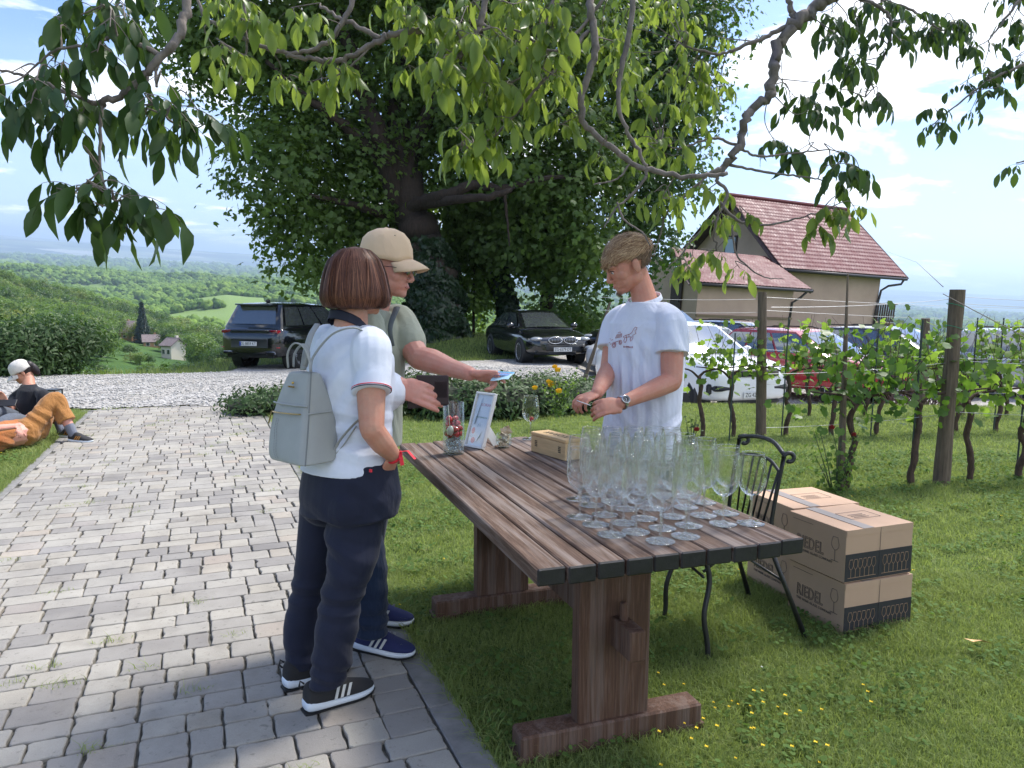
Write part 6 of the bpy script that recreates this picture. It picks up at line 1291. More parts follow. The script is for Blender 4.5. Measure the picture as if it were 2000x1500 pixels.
# ---- second black car behind it
s2, Q = car('parked_car', 'black saloon mostly hidden behind the young man, right of the twin grille saloon', 'car', (4.15, 22.6, lh(4.1, 22.6)), (-.62, -.78), ST_SED, ((-1.95, 1.25, .97, .80), (-1.05, .35, 1.45, .60)), blk, kind='sedan', R=.335, axles=(1.5, -1.43), track=.83)
both(lambda sg: Q(MB().ball((2.27, sg*.68, .70), (.16, .185, .062), 16, 8, rot=rotz(-sg*.55)), 'headlight', lampc)); k = MB(); k.ball((2.42, 0, .66), (.05, .4, .08), 16, 8); Q(k, 'grille', trim_k)
# ---- black off-roader seen from behind
ST_SUV = [(-2.42, .55, .80, .62, .95), (-2.38, .40, 1.06, .90, .95), (-2.2, .33, 1.17, .985, .94), (-1.5, .30, 1.20, 1.0, .93), (-.4, .29, 1.18, 1.0, .92), (.7, .29, 1.16, 1.0, .91), (1.35, .30, 1.14, 1.0, .90), (1.85, .31, 1.10, .985, .90), (2.25, .33, 1.02, .93, .92), (2.42, .36, .90, .80, .95), (2.47, .44, .75, .55, .95)]
s3, Q = car('parked_car', 'big black off-roader seen from behind on the gravel left of the woman', 'car', (-6.38, 22.17, lh(-6.4, 22.1)), (.27, .963), ST_SUV, ((-2.25, 1.15, 1.16, .90), (-1.95, .35, 1.78, .70)), blk, plate=('rear', 'ZG 8859 KT', -2.46, .72), kind='suv', R=.385, axles=(1.5, -1.45), track=.86, spokes=6)
k = MB(); k.box((-2.02, 0, 1.765), (.30, 1.20, .04), bev=.018); Q(k, 'spoiler', blk); k = MB(); k.ball((-1.5, 0, 1.86), (.12, .035, .05), 10, 6); Q(k, 'aerial', trim_k); k = MB(); k.box((-2.40, 0, .73), (.05, 1.15, .26), bev=.06); Q(k, 'plate_recess', mat('satin_grey', (.10, .105, .12), rough=.4)); k = MB(); k.box((-2.37, 0, 1.04), (.06, 1.2, .09), bev=.02); Q(k, 'garnish', mat('garnish', (.03, .032, .036), rough=.2)); k = MB(); k.box((-2.28, 0, .42), (.22, 1.5, .17), bev=.05); Q(k, 'diffuser', trim_k)
def f_(sg):
    h = MB(); h.box((-2.31, sg*.73, 1.04), (.14, .30, .085), rotz(sg*.22), bev=.02); Q(h, 'tail_light', lampr); h = MB(); h.box((-2.42, sg*.66, .475), (.05, .30, .085), bev=.02); Q(h, 'exhaust', chrome); h = MB(); h.box((-2.45, sg*.66, .475), (.03, .24, .05), bev=.01); Q(h, 'exhaust_mouth', trim_k); h = MB(); h.box((-2.36, sg*.80, .62), (.04, .2, .025)); Q(h, 'reflector', lampr)
both(f_)
# ---- white off-roader
wht = paint('paint_white', (.74, .75, .76), .25)
s4, Q = car('parked_car', 'large white off-roader facing the vines, right behind the young man', 'car', (3.69, 16.16, lh(4, 16.2)), (.35, -.937), ST_SUV, ((-2.2, 1.25, 1.16, .90), (-1.85, .35, 1.76, .70)), wht, plate=('front', 'ZG 4259 KJ', 2.485, .47), kind='suv', R=.385, axles=(1.55, -1.45), track=.86, rim=rim_k, spokes=9)
k = MB(); k.box((2.42, 0, .865), (.10, 1.15, .15), bev=.04); 
for q in range(3): k.box((2.475, 0, .82+q*.04), (.02, 1.05, .012))
Q(k, 'grille', trim_k); k = MB(); k.box((2.38, 0, .60), (.16, 1.72, .10), bev=.03); Q(k, 'lower_grille', trim_k); k = MB(); k.box((2.30, 0, .33), (.2, 1.3, .06), bev=.02); Q(k, 'skid_plate', trim_k)
def f_(sg):
    h = MB(); h.ball((2.26, sg*.77, .93), (.16, .2, .055), 16, 8, rot=rotz(-sg*.6)); Q(h, 'headlight', lampc); h = MB(); h.box((2.26, sg*.86, .58), (.1, .16, .2), rotz(-sg*.7), bev=.03); Q(h, 'air_intake', trim_k); h = MB(); h.ball((1.62, sg*.80, .385), (.06, .03, .12), 8, 6); Q(h, 'brake_caliper', red_cal)
both(f_)
# ---- small white car half hidden behind the young man
s6, Q = car('parked_car', 'small white car of which only the nose shows left of the young man', 'car', (4.15, 19.9, -.3), (-.97, -.24), [(q[0]*.86, q[1]*.95, q[2]*1.02, q[3]*.95, q[4]) for q in ST_SED], ((-1.9, .95, .98, .78), (-1.5, .1, 1.30, .60)), wht, R=.31, axles=(1.3, -1.25), track=.78, rim=rim_k, spokes=9)
both(lambda sg: Q(MB().ball((1.95, sg*.62, .72), (.14, .16, .06), 16, 8, rot=rotz(-sg*.55)), 'headlight', lampc))
# ---- red, dark and silver cars further right
red = paint('paint_red', (.36, .012, .022), .25)
ST_X = [(q[0]*.93, q[1]*.95, q[2]*.92, q[3]*.94, q[4]) for q in ST_SUV]
s5, Q = car('parked_car', 'red crossover car with roof rails, parked right of the white off-roader', 'car', (6.85, 17.4, lh(6.8, 17.4)), (.55, -.835), ST_X, ((-2.1, 1.2, 1.06, .84), (-1.6, .3, 1.60, .64)), red, plate=('front', 'ZG 2581', 2.31, .45), kind='suv', R=.36, axles=(1.42, -1.35), track=.80, rails=True)
k = MB(); k.box((2.25, 0, .74), (.10, .95, .18), bev=.04); Q(k, 'grille', trim_k); k = MB(); k.box((2.2, 0, .42), (.16, 1.5, .14), bev=.03); Q(k, 'lower_grille', trim_k)
both(lambda sg: Q(MB().ball((2.1, sg*.72, .84), (.17, .18, .06), 16, 8, rot=rotz(-sg*.6)), 'headlight', lampc))
dgr = paint('paint_graphite', (.05, .055, .06), .2, .3); slv = paint('paint_silver', (.45, .47, .49), .25, .4)
for lab, O, f, pm_ in (('dark grey estate car with a pale reflecting windscreen, right of the red car', (9.9, 19.2), (.6, -.8), dgr), ('black van-like car whose roof shows above the white off-roader', (7.3, 23.6), (.75, -.66), blk), ('silver car with dark glass at the right edge of the photo, behind the vines', (12.7, 17.6), (.82, -.57), slv)):
    s_, Q = car('parked_car', lab, 'car', (O[0], O[1], lh(*O)), f, ST_X, ((-2.1, 1.2, 1.06, .84), (-1.75, .3, 1.62 if O[0] > 6 else 1.8, .66)), pm_, kind='suv', R=.35, axles=(1.42, -1.35), track=.80, rails=True)
    both(lambda sg: Q(MB().ball((2.1, sg*.72, .84), (.17, .18, .06), 16, 8, rot=rotz(-sg*.6)), 'headlight', lampc)); k = MB(); k.box((2.25, 0, .74), (.10, .95, .18), bev=.04); Q(k, 'grille', trim_k)
# ================================================================ PEOPLE: tools
def skin_mat(name, c, red=.25):
    m = bpy.data.materials.new(name); m.use_nodes = True; t = NT(m.node_tree); co = t.n('ShaderNodeTexCoord').outputs['Object']
    cc = t.mix(t.maprange(t.noise(co, 22, 5, .7), .38, .66, 0, .85), c, tuple(q*k for q, k in zip(c, (1.0, .80, .76)))); cc = t.mix(t.maprange(t.noise(co, 90, 3, .6), .4, .7, 0, .25), cc, tuple(q*.75 for q in c))
    b = t.n('ShaderNodeBsdfPrincipled', {'Base Color': cc, 'Roughness': .48, 'Specular IOR Level': .4, 'Subsurface Weight': .12, 'Normal': t.n('ShaderNodeBump', {'Height': t.noise(co, 420, 3, .6), 'Distance': .0009})})
    b.inputs['Subsurface Radius'].default_value = (.010, .004, .002); t.n('ShaderNodeOutputMaterial', {'Surface': b}); return m
def cloth_mat(name, c, c2=None, wr=.0016, rough=.85, sheen=.15, scale=9, weave=900):
    m = bpy.data.materials.new(name); m.use_nodes = True; t = NT(m.node_tree); co = t.n('ShaderNodeTexCoord').outputs['Object']
    cc = t.mix(t.maprange(t.noise(co, 5, 4), .35, .7, 0, .6), c, c2 or tuple(q*.9 for q in c))
    h = t.math('ADD', t.math('MULTIPLY', t.noise(t.n('ShaderNodeMapping', {'Vector': co, 'Scale': (1, 1, .45)}).outputs[0], scale, 5, .55, 1.4), 1.0), t.math('MULTIPLY', t.noise(co, weave, 2), .06))
    b = t.n('ShaderNodeBsdfPrincipled', {'Base Color': cc, 'Roughness': rough, 'Sheen Weight': sheen, 'Specular IOR Level': .2, 'Normal': t.n('ShaderNodeBump', {'Height': h, 'Distance': wr*9, 'Strength': .8})})
    t.n('ShaderNodeOutputMaterial', {'Surface': b}); return m
def remesh(mb, voxel=.004, smooth=6, fac=.5, seed=0):
    V = np.concatenate(mb.v); me = bpy.data.meshes.new('tmp'); me.from_pydata(V.tolist(), [], mb.f); me.update()
    bm = bmesh.new(); bm.from_mesh(me); bmesh.ops.recalc_face_normals(bm, faces=bm.faces); bm.to_mesh(me); bm.free()
    o = bpy.data.objects.new('tmp', me); COL.objects.link(o); r_ = o.modifiers.new('r', 'REMESH'); r_.mode = 'VOXEL'; r_.voxel_size = voxel
    if smooth: s = o.modifiers.new('s', 'SMOOTH'); s.factor = fac; s.iterations = smooth
    dg = bpy.context.evaluated_depsgraph_get(); m2 = bpy.data.meshes.new_from_object(o.evaluated_get(dg)); COL.objects.unlink(o); bpy.data.objects.remove(o); bpy.data.meshes.remove(me); return m2
def mesh_np(me): V = np.empty(len(me.vertices)*3, np.float32); me.vertices.foreach_get('co', V); N = np.empty(len(me.vertices)*3, np.float32); me.vertices.foreach_get('normal', N); return V.reshape(-1, 3).astype(float), N.reshape(-1, 3).astype(float)
def set_np(me, V): me.vertices.foreach_set('co', V.astype(np.float32).ravel()); me.update()
def ridge(V, k, ph, warp=1.2, wk=9.0): k = np.array(k, float); p = V@k+ph+warp*np.sin(V@np.array([wk, wk*.7, wk*.9])+ph*2)+.6*warp*np.sin(V@np.array([-wk*1.3, wk*1.1, wk*1.7])+ph); s = np.sin(p); return np.sign(s)*np.abs(s)**1.6
def folds(me, specs):
    """specs: (centre, radius, wave vector, phase, amplitude)"""
    V, N = mesh_np(me); h = np.zeros(len(V))
    for c, r, k, ph, a in specs: w = np.exp(-(((V-np.array(c))/np.array(r))**2).sum(1)); h += a*w*ridge(V, k, ph)
    set_np(me, V+N*h[:, None])
def as_obj(me, name, mats, parent):
    me.name = name; me.materials.clear()
    for m in (mats if isinstance(mats, (list, tuple)) else [mats]): me.materials.append(m)
    me.polygons.foreach_set('use_smooth', np.ones(len(me.polygons), bool)); me.update(); o = bpy.data.objects.new(name, me); COL.objects.link(o); o.parent = parent; return o
def ering(c, s, f, a, b, n=32, p=2.3, tilt=None):
    an = np.linspace(0, 2*PI, n, endpoint=False); ca, sa = np.cos(an), np.sin(an); x = np.sign(ca)*np.abs(ca)**(2/p)*a; y = np.sign(sa)*np.abs(sa)**(2/p)*b
    R_ = np.array(c)[None]+x[:, None]*np.array(s)[None]+y[:, None]*np.array(f)[None]
    if tilt is not None: R_ = R_+np.array([0, 0, 1.])[None]*((x*tilt[0]+y*tilt[1])[:, None])
    return R_
def chain(mb, pts, rad, seg=14, n=None):
    pts = [np.array(list(p), float) for p in pts]; n = n or len(pts)*5; q = spline(pts, n); r_ = np.interp(np.linspace(0, 1, n), np.linspace(0, 1, len(rad)), rad); mb.tube(q, r_, seg); mb.ball(q[0], r_[0]*.98, 12, 8); mb.ball(q[-1], r_[-1]*.98, 12, 8)
def frame3(f, up=(0, 0, 1)):
    f = Vector(f).normalized(); r = f.cross(Vector(up)).normalized(); u = r.cross(f); return np.stack([np.array(r), np.array(f), np.array(u)], 1)   # columns: right, forward, up
def head(mb, c, R, k=1.0, male=False, neck=None, nk=None):
    """c = centre between the ears, R = frame3"""
    c = np.array(c)
    def T(p): return c+R@(np.array(p, float)*k)
    def B(p, r, rot_=None): mb.ball(T(p), np.array(r)*k, 20, 14, rot=R if rot_ is None else R@rot_)
    B((0, -.014, .034), (.074, .096, .086)); B((0, .024, -.004), (.066, .070, .090)); B((0, .028, -.052), (.060, .060, .053)); B((0, .048, -.084), (.036, .040, .024)); B((0, .072, -.094), (.017+.003*male, .016, .015))
    for s in (-1, 1):
        B((s*.036, .050, -.026), (.028, .028, .028)); B((s*.030, .083, .020), (.026, .012, .008)); B((s*.042, .004, -.058), (.022, .036, .030)); B((s*.079, -.006, -.010), (.009, .018, .032)); B((s*.078, -.011, .004), (.010, .012, .018)); B((s*.030, .079, -.003), (.014, .010, .008)); B((s*.011, .099, -.039), (.009, .010, .008))
    mb.tube([T((0, .086, .018)), T((0, .096, -.006)), T((0, .108, -.030)), T((0, .102, -.039))], np.array([.008, .008, .009, .008])*k, 10); B((0, .107, -.034), (.010, .010, .008))
    B((0, .084, -.060), (.022, .010, .006)); B((0, .083, -.071), (.019, .010, .0065)); B((0, .074, -.066), (.032, .016, .018)); B((0, .062, -.050), (.040, .024, .030))
    if male: B((0, .086, .022), (.05, .010, .008))
    if neck is not None: chain(mb, [T((0, -.022, -.035)), T((0, -.026, -.075)), neck], [.060*(nk or k), .055*(nk or k), .066*(nk or k)], 20)
    return T
def eyes(T, R, k, parent, iris=(.10, .14, .18)):
    for s in (-1, 1):
        b = MB().ball(T((s*.030, .0805, -.001)), .0105*k, 14, 10); e = b.build('eye', mat('eye_white', (.62, .60, .58), rough=.2), parent, True); MB().ball(T((s*.030, .0885, -.002)), .0048*k, 12, 8).build('iris', mat('iris', iris, rough=.1), e, True)
        b = MB().tube([T((s*.014, .092, .004)), T((s*.030, .0935, .0065)), T((s*.045, .083, .002))], .0016*k, 5); b.build('eyelashes', mat('lash', (.05, .035, .03)), parent)
def hand(mb, w, d, n, side=1, curls=(.4, .4, .45, .5), spread=.06, th=None, k=1.0, fat=1.06):
    """w wrist, d towards the fingers, n out of the palm, side +1: thumb on the d x n side"""
    w = np.array(w, float); d = np.array(d, float); d /= np.linalg.norm(d); n = np.array(n, float); n -= d*np.dot(n, d); n /= np.linalg.norm(n); a = np.cross(d, n)*side; nails = []
    A = np.stack([a, d, n], 1); mb.ball(w+d*.048*k, np.array([.040, .052, .0135])*k, 18, 12, rot=A); mb.ball(w+d*.070*k, np.array([.041, .024, .0125])*k, 16, 10, rot=A); mb.ball(w+d*.008*k, np.array([.026, .026, .018])*k, 14, 10, rot=A); mb.ball(w+d*.036*k+a*.024*k+n*.006*k, np.array([.018, .030, .014])*k, 12, 8, rot=A)
    for i, L in enumerate((.074, .082, .077, .060)):
        off = (.0300-.0205*i)*k; base = w+d*(.088-.004*abs(i-1.2))*k+a*off; ang = spread*(1.4-i); dd = d*math.cos(ang)+a*math.sin(ang)
        c = curls[i] if not isinstance(curls[i], (tuple, list)) else None; cs = (c, c*1.1, c*.7) if c is not None else curls[i]; pts = [base-dd*.022*k, base]; p = base.copy(); cur = 0
        for q, fr_ in enumerate((.47, .30, .23)): cur += cs[q]; v_ = dd*math.cos(cur)+n*math.sin(cur); p = p+v_*L*fr_*k; pts.append(p.copy())
        r0 = (.0088, .0090, .0086, .0074)[i]*k*fat; rr_ = [r0*1.08, r0*1.05, r0*1.0, r0*.92, r0*.74]; mb.tube(pts, rr_, 12)
        for p_, r_ in zip(pts[1:], rr_[1:]): mb.ball(p_, r_*1.01, 10, 8)
        nails.append((pts[-1], v_, n))
    tb = w+d*.026*k+a*.026*k+n*.006*k; td = th if th is not None else (d*.62+a*.72+n*.25); td = np.array(td, float); td /= np.linalg.norm(td); t2 = td*.86+d*.45; t2 /= np.linalg.norm(t2)
    pts = [tb-td*.012*k, tb+td*.030*k, tb+td*.056*k, tb+td*.056*k+t2*.030*k]; rr_ = np.array([.0135, .0115, .0102, .0082])*k; mb.tube(pts, rr_, 12)
    for p_, r_ in zip(pts, rr_): mb.ball(p_, r_*1.01, 10, 8)
    return nails
def strands(name, roots, m, parent, width=.0022):
    """list of (n,3) polylines with outward normals -> ribbons"""
    Vs, Fs, k = [], [], 0
    for q, nn in roots:
        n = len(q); T = np.gradient(q, axis=0); T /= np.linalg.norm(T, axis=1)[:, None]+1e-9; S = np.cross(T, nn); S /= np.linalg.norm(S, axis=1)[:, None]+1e-9; w = width*np.sin(np.linspace(.5, PI*.97, n))[:, None]*(.6+.8*RNG.random())
        Vs.append(np.concatenate([q-S*w/2, q+S*w/2])); i = np.arange(n-1); Fs.append(np.stack([k+i, k+i+1, k+n+i+1, k+n+i], 1)); k += 2*n
    return fast_mesh(name, np.vstack(Vs), np.vstack(Fs), m, parent, smooth=True)
def hair_mat(name, c1, c2, c3):
    m = bpy.data.materials.new(name); m.use_nodes = True; t = NT(m.node_tree); ri = t.n('ShaderNodeNewGeometry').outputs['Random Per Island']; co = t.n('ShaderNodeTexCoord').outputs['Object']
    f = t.math('ADD', t.math('MULTIPLY', ri, .65), t.math('MULTIPLY', t.noise(co, 28, 3), .35)); c = t.ramp(f, [(.2, c1), (.55, c2), (.9, c3)])
    b = t.n('ShaderNodeBsdfPrincipled', {'Base Color': c, 'Roughness': .5, 'Specular IOR Level': .3, 'Sheen Weight': .05}); t.n('ShaderNodeOutputMaterial', {'Surface': b}); return m
def shoe(parent, heel, toe, up_m, sole_m, stripe_m, name='shoe', h=.075, w=.047, seed=0):
    heel, toe = Vector(heel), Vector(toe); f = (toe-heel); L = f.length; f.normalize(); R_ = frame3(f); o = np.array(heel); g = bpy.data.objects.new(name, None); COL.objects.link(g); g.parent = parent
    def T(x, y, z): return o+R_@np.array([x, y*L, z])
    prof = [(0, .62), (.08, .80), (.25, .82), (.45, .86), (.65, 1.0), (.80, .98), (.93, .72), (1.0, .30)]; b = MB(); rings = []
    for y, ww in prof:
        zb = .012*max(0, (y-.8)/.2)**1.5+.006*max(0, (.1-y)/.1); zt = .036-.006*y+.010*(y < .2)
        rings.append([T(x*w*ww*1.06, y, z) for x, z in ((-.9, zb+.003), (0, zb), (.9, zb+.003), (1.0, (zb+zt)/2), (.98, zt), (0, zt+.003), (-.98, zt), (-1.0, (zb+zt)/2))])
    b.loft(rings); s_ = b.build('sole', sole_m, g, True); s_.modifiers.new('s', 'SUBSURF').levels = 1; s_.modifiers[0].render_levels = 1
    tr = MB(); rr2 = [[T(x*w*ww*.90, y, z) for x, z in ((-1, .004+.012*max(0, (y-.8)/.2)**1.5), (1, .004+.012*max(0, (y-.8)/.2)**1.5), (1, -.003+.012*max(0, (y-.8)/.2)**1.5), (-1, -.003+.012*max(0, (y-.8)/.2)**1.5))] for y, ww in prof]; tr.loft(rr2); tr.build('tread', trim_k, g)
    up = [(0.01, .55, .095), (.08, .72, .112), (.22, .76, .108), (.36, .80, .110), (.50, .88, .092), (.66, .97, .072), (.82, .92, .058), (.94, .66, .048), (.995, .26, .038)]; b = MB(); rings = []
    for y, ww, zt in up: rings.append([T(x*w*ww, y, z) for x, z in ((-1, .026), (-1.02, .036), (-.92, .036+(zt-.036)*.55), (-.5, .036+(zt-.036)*.93), (0, zt), (.5, .036+(zt-.036)*.93), (.92, .036+(zt-.036)*.55), (1.02, .036), (1, .026))])
    b.loft(rings); u_ = b.build('upper', up_m, g, True); u_.modifiers.new('s', 'SUBSURF').levels = 2; u_.modifiers[0].render_levels = 2
    for sd in (-1, 1):
        for q in range(3):
            y0 = .36+q*.085; b = MB(); b.add([T(sd*w*.90, y0, .036), T(sd*w*.90, y0+.042, .036), T(sd*w*.62, y0+.105, .074), T(sd*w*.62, y0+.063, .074)], [(0, 1, 2, 3)]); b.v[0] = b.v[0]+R_@np.array([sd*.006, 0, .002]); b.build('stripe', stripe_m, g)
    for q in range(4): b = MB(); y0 = .44+q*.055; b.tube([T(-w*.42, y0, .083-q*.009), T(0, y0+.01, .094-q*.0095), T(w*.42, y0, .083-q*.009)], .0024, 5); b.build('lace', up_m, g)
    b = MB(); b.tube([T(0, .0, .085), T(0, -.045, .10), T(0, -.03, .118), T(0, .02, .105)], .0035, 5); b.build('heel_loop', up_m, g); return g
def cap(parent, c, R, m, k=1.0, seed=0):
    c = np.array(c); T = lambda x, y, z: c+R@(np.array([x, y, z])*k); b = MB(); seg = 48; prof = [(.001, .122), (.030, .1185), (.058, .104), (.076, .080), (.086, .048), (.089, .018), (.089, .0)]; rings = []
    for r_, z in prof:
        ring = []
        for q in range(seg): a = 2*PI*q/seg; rr_ = r_*(1-.012*abs(math.cos(a*3))**8)+.0012*math.sin(a*9+z*60); ring.append(T(rr_*math.cos(a)*.98, rr_*math.sin(a)*1.16-.006, z+.004*math.sin(a*5+1)*(z < .09)))
        rings.append(ring)
    b.loft(rings, cap=False); o = b.build('cap', m, parent, True); o.modifiers.new('s', 'SOLIDIFY').thickness = .003
    br_ = MB(); n = 15; V_ = []
    for i in range(n):
        a = -1.02+2.04*i/(n-1)
        for j in range(6): v_ = j/5; x0, y0 = .0885*math.sin(a), .102*math.cos(a)-.006; ext = .072*math.cos(a*1.1)**.7 if abs(a) < 1.02 else .01; V_.append(T(x0*(1-.06*v_), y0+ext*v_, .010-.30*x0*x0/.0885*1.0-.024*v_*1.0-.012*v_*v_))
    br_.add(V_, [(i*6+j, (i+1)*6+j, (i+1)*6+j+1, i*6+j+1) for i in range(n-1) for j in range(5)]); p_ = br_.build('brim', m, o, True); p_.modifiers.new('s', 'SOLIDIFY').thickness = .004
    MB().ball(T(0, -.006, .123), np.array([.008, .008, .004])*k, 12, 8, rot=R).build('button', m, o, True)
    for sx_ in (-1, 1): MB().ball(T(sx_*.052, .052, .092), .0022*k, 8, 6).build('eyelet', mat('eyelet', (.25, .2, .15)), o)
    return o
skin_w = skin_mat('skin_woman', rgb(196, 146, 122)); skin_m = skin_mat('skin_man', rgb(206, 152, 136)); skin_y = skin_mat('skin_youth', rgb(204, 146, 124)); nail_m = mat('nail', rgb(222, 170, 158), rough=.25)
def put_nails(nails, parent, k=1.0):
    for p, v, n in nails:
        A = align(-np.array(n), tuple(v)); MB().ball(np.array(p)-np.array(n)*.0052*k-np.array(v)*.001, np.array([.0048, .0058, .0022])*k, 10, 6, rot=A).build('nail', nail_m, parent, True)
A3 = lambda *p: np.array(P(*p))
# ================================================================ WOMAN WITH BACKPACK
wo = thing('person', 'woman with auburn bob in white polo shirt and navy trousers, wearing a grey backpack', 'person', (-.70, 2.66, .018)); wo.location = (0, 0, 0)
F_ = np.array([.64, .77, 0]); F_ /= np.linalg.norm(F_); S_ = np.array([F_[1], -F_[0], 0])
DW = 2.76; cN = A3(688, 640, DW); cC = A3(686, 735, DW); cW = A3(688, 850, DW); cH = A3(684, 935, DW); cP = A3(682, 985, DW)
R_h = frame3((math.cos(math.radians(44)), math.sin(math.radians(44)), -.04)); hc = A3(702, 556, DW)
mb = MB(); T_h = head(mb, hc, R_h, .99, neck=cN+np.array([0, 0, -.02])-F_*.01)
mb.loft([ering(cP, S_, F_, .17, .13), ering(cH, S_, F_, .18, .14), ering(cW, S_, F_, .14, .11), ering(cC, S_, F_, .16, .115), ering(cC+[0, 0, .10], S_, F_, .15, .09), ering(cN+[0, 0, -.03], S_, F_, .07, .06)])
shR = A3(726, 684, DW-.12); elR = A3(726, 838, DW-.20); wrR = A3(769, 890, DW-.11)
chain(mb, [shR-[0, 0, .02], shR*.5+elR*.5+[-.002, 0, 0], elR], [.055, .052, .043]); chain(mb, [elR, elR*.6+wrR*.4+[.006, 0, -.012], wrR], [.043, .041, .027])
hand(mb, wrR, np.array([-.10, .16, -.80])-S_*.35, -S_, side=1, curls=(.3, .3, .3, .3), k=.88)
shL = cN-S_*.17+[0, 0, -.08]; elL = shL+[-.02, .02, -.28]; wrL = elL+F_*.2+[0, 0, -.06]; chain(mb, [shL, elL], [.05, .042]); chain(mb, [elL, wrL], [.042, .028]); hand(mb, wrL, F_+np.array([0, 0, -.8]), S_, side=-1, k=.92)
as_obj(remesh(mb, .0034, 5), 'body', skin_w, wo); eyes(T_h, R_h, .99, wo)
MB().ball(T_h((.0, .089, -.066)), np.array([.022, .006, .008]), 12, 6, rot=R_h).build('lips', mat('lips', rgb(178, 98, 92), rough=.4), wo, True)
# trousers
navy = cloth_mat('navy_trousers', rgb(34, 38, 56), rgb(26, 29, 44), wr=.0010, rough=.72, sheen=.1, scale=5)
mb = MB(); mb.loft([ering(cW+[0, 0, -.03], S_, F_, .165, .132), ering(cH+[0, 0, .02], S_, F_, .187, .156), ering(cH+[0, 0, -.05], S_, F_, .198, .168), ering(cP+[0, 0, -.03], S_, F_, .190, .160)])
for s in (-1, 1): mb.ball(cH+S_*s*.075-F_*.055+[0, 0, -.075], (.098, .112, .105), 20, 14)
DN, DF = 2.66, 2.84
def leg(mb, pts): 
    q = spline([p[0] for p in pts], 36); rs = np.interp(np.linspace(0, 1, 36), np.linspace(0, 1, len(pts)), [p[1] for p in pts]); rd = np.interp(np.linspace(0, 1, 36), np.linspace(0, 1, len(pts)), [p[2] for p in pts]); mb.loft([ering(q[i], S_, F_, rs[i], rd[i], 24, 2.1) for i in range(36)])
nearL = [(A3(702, 975, DN+.06), .100, .118), (A3(692, 1040, DN+.03), .092, .108), (A3(688, 1100, DN), .082, .090), (A3(668, 1165, DN-.01), .070, .077), (A3(658, 1225, DN-.02), .069, .078), (A3(650, 1280, DN-.02), .066, .074), (A3(642, 1318, DN-.02), .058, .068), (A3(641, 1336, DN-.02), .058, .066)]
farL = [(A3(640, 975, DF), .092, .105), (A3(628, 1040, DF), .080, .092), (A3(616, 1095, DF), .068, .078), (A3(603, 1155, DF), .062, .068), (A3(592, 1205, DF), .062, .070), (A3(588, 1255, DF), .060, .068), (A3(592, 1288, DF), .053, .061), (A3(594, 1302, DF), .054, .060)]
leg(mb, nearL); leg(mb, farL); me = remesh(mb, .0052, 10)
kn, kf = nearL[3][0], farL[3][0]; an_, af_ = nearL[6][0], farL[6][0]
folds(me, [(kn, (.12, .12, .07), (18, 10, 95), .3, .008), (kf, (.1, .1, .07), (20, 8, 95), 1.0, .008), (kn+[0, 0, .16], (.13, .13, .10), (30, -20, 60), 2.0, .006), (kn+[0, 0, -.20], (.12, .12, .12), (45, 20, 38), .5, .007), (kf+[0, 0, -.20], (.12, .12, .12), (45, 20, 38), 1.5, .0045), (an_, (.1, .1, .06), (15, 20, 110), .8, .007), (af_, (.1, .1, .06), (15, 20, 110), 1.8, .007), (cP+[0, 0, -.02]-F_*.1, (.16, .16, .05), (25, 10, 70), 2.2, .005), (nearL[0][0], (.14, .14, .10), (40, 30, 50), .1, .004)])
as_obj(me, 'trousers', navy, wo)
# polo shirt
polo = cloth_mat('white_pique', rgb(222, 226, 236), rgb(206, 212, 226), wr=.0010, rough=.8, sheen=.2, scale=6)
hem = A3(680, 915, DW); mb = MB()
mb.loft([ering(hem, S_, F_, .184, .158), ering(A3(684, 885, DW), S_, F_, .178, .148), ering(cW+[0, 0, .0], S_, F_, .160, .126), ering(A3(688, 815, DW), S_, F_, .160, .124), ering(A3(688, 770, DW), S_, F_, .170, .134), ering(cC, S_, F_, .178, .134), ering(A3(687, 695, DW), S_, F_, .182, .120), ering(A3(686, 668, DW), S_, F_, .160, .100, p=2.1), ering(A3(686, 648, DW), S_, F_, .105, .080, p=2), ering(A3(687, 634, DW), S_, F_, .072, .066, p=2)])
for s in (-1, 1): mb.ball(A3(688, 765, DW)+F_*.098+S_*s*.078, (.080, .080, .078), 20, 14)
slE = shR*.40+elR*.60+np.array([0, 0, .015]); chain(mb, [cN+S_*.10+[0, 0, -.045], shR+[0, 0, .004], shR*.7+elR*.3, ], [.058, .074, .070]); mb.tube(spline([shR*.9+elR*.1, shR*.7+elR*.3, slE], 8), [.071, .071, .070, .069, .068, .068, .068, .068], 28)
slL = shL*.5+elL*.5; chain(mb, [cN-S_*.10+[0, 0, -.045], shL+[0, 0, .01], slL], [.056, .070, .064])
me = remesh(mb, .0046, 7)
folds(me, [(shR+[0, 0, -.10], (.09, .09, .10), (45, -20, 50), .4, .006), (cC-F_*.1+S_*.06, (.12, .12, .12), (-30, 40, 45), 1.1, .006), (A3(690, 870, DW-.1), (.16, .16, .07), (12, 10, 80), .6, .0085), (A3(690, 815, DW-.1), (.16, .16, .06), (20, -12, 75), 2.0, .006), (A3(760, 800, DW), (.10, .10, .06), (20, 20, 90), .2, .0035), (shR+[-.06, 0, .0], (.07, .07, .09), (70, 20, -35), 2.6, .0035)])
as_obj(me, 'polo_shirt', polo, wo)
nv2 = mat('navy_rib', rgb(36, 38, 54), rough=.8, bump=.0006, bscale=300); redr = mat('red_rib', rgb(226, 48, 62), rough=.7)
b = MB(); cc = A3(682, 632, DW); upv = np.array([0, 0, 1.]); rr0 = []
for z, k_ in ((-.020, 1.20), (-.006, 1.12), (.012, 1.03), (.020, 1.0), (.018, .95), (0, .98), (-.02, 1.1)): rr0.append(ering(cc+[0, 0, z]-F_*z*.2, S_, F_, .072*k_, .066*k_, 40, 2, tilt=(.0, -.52)))
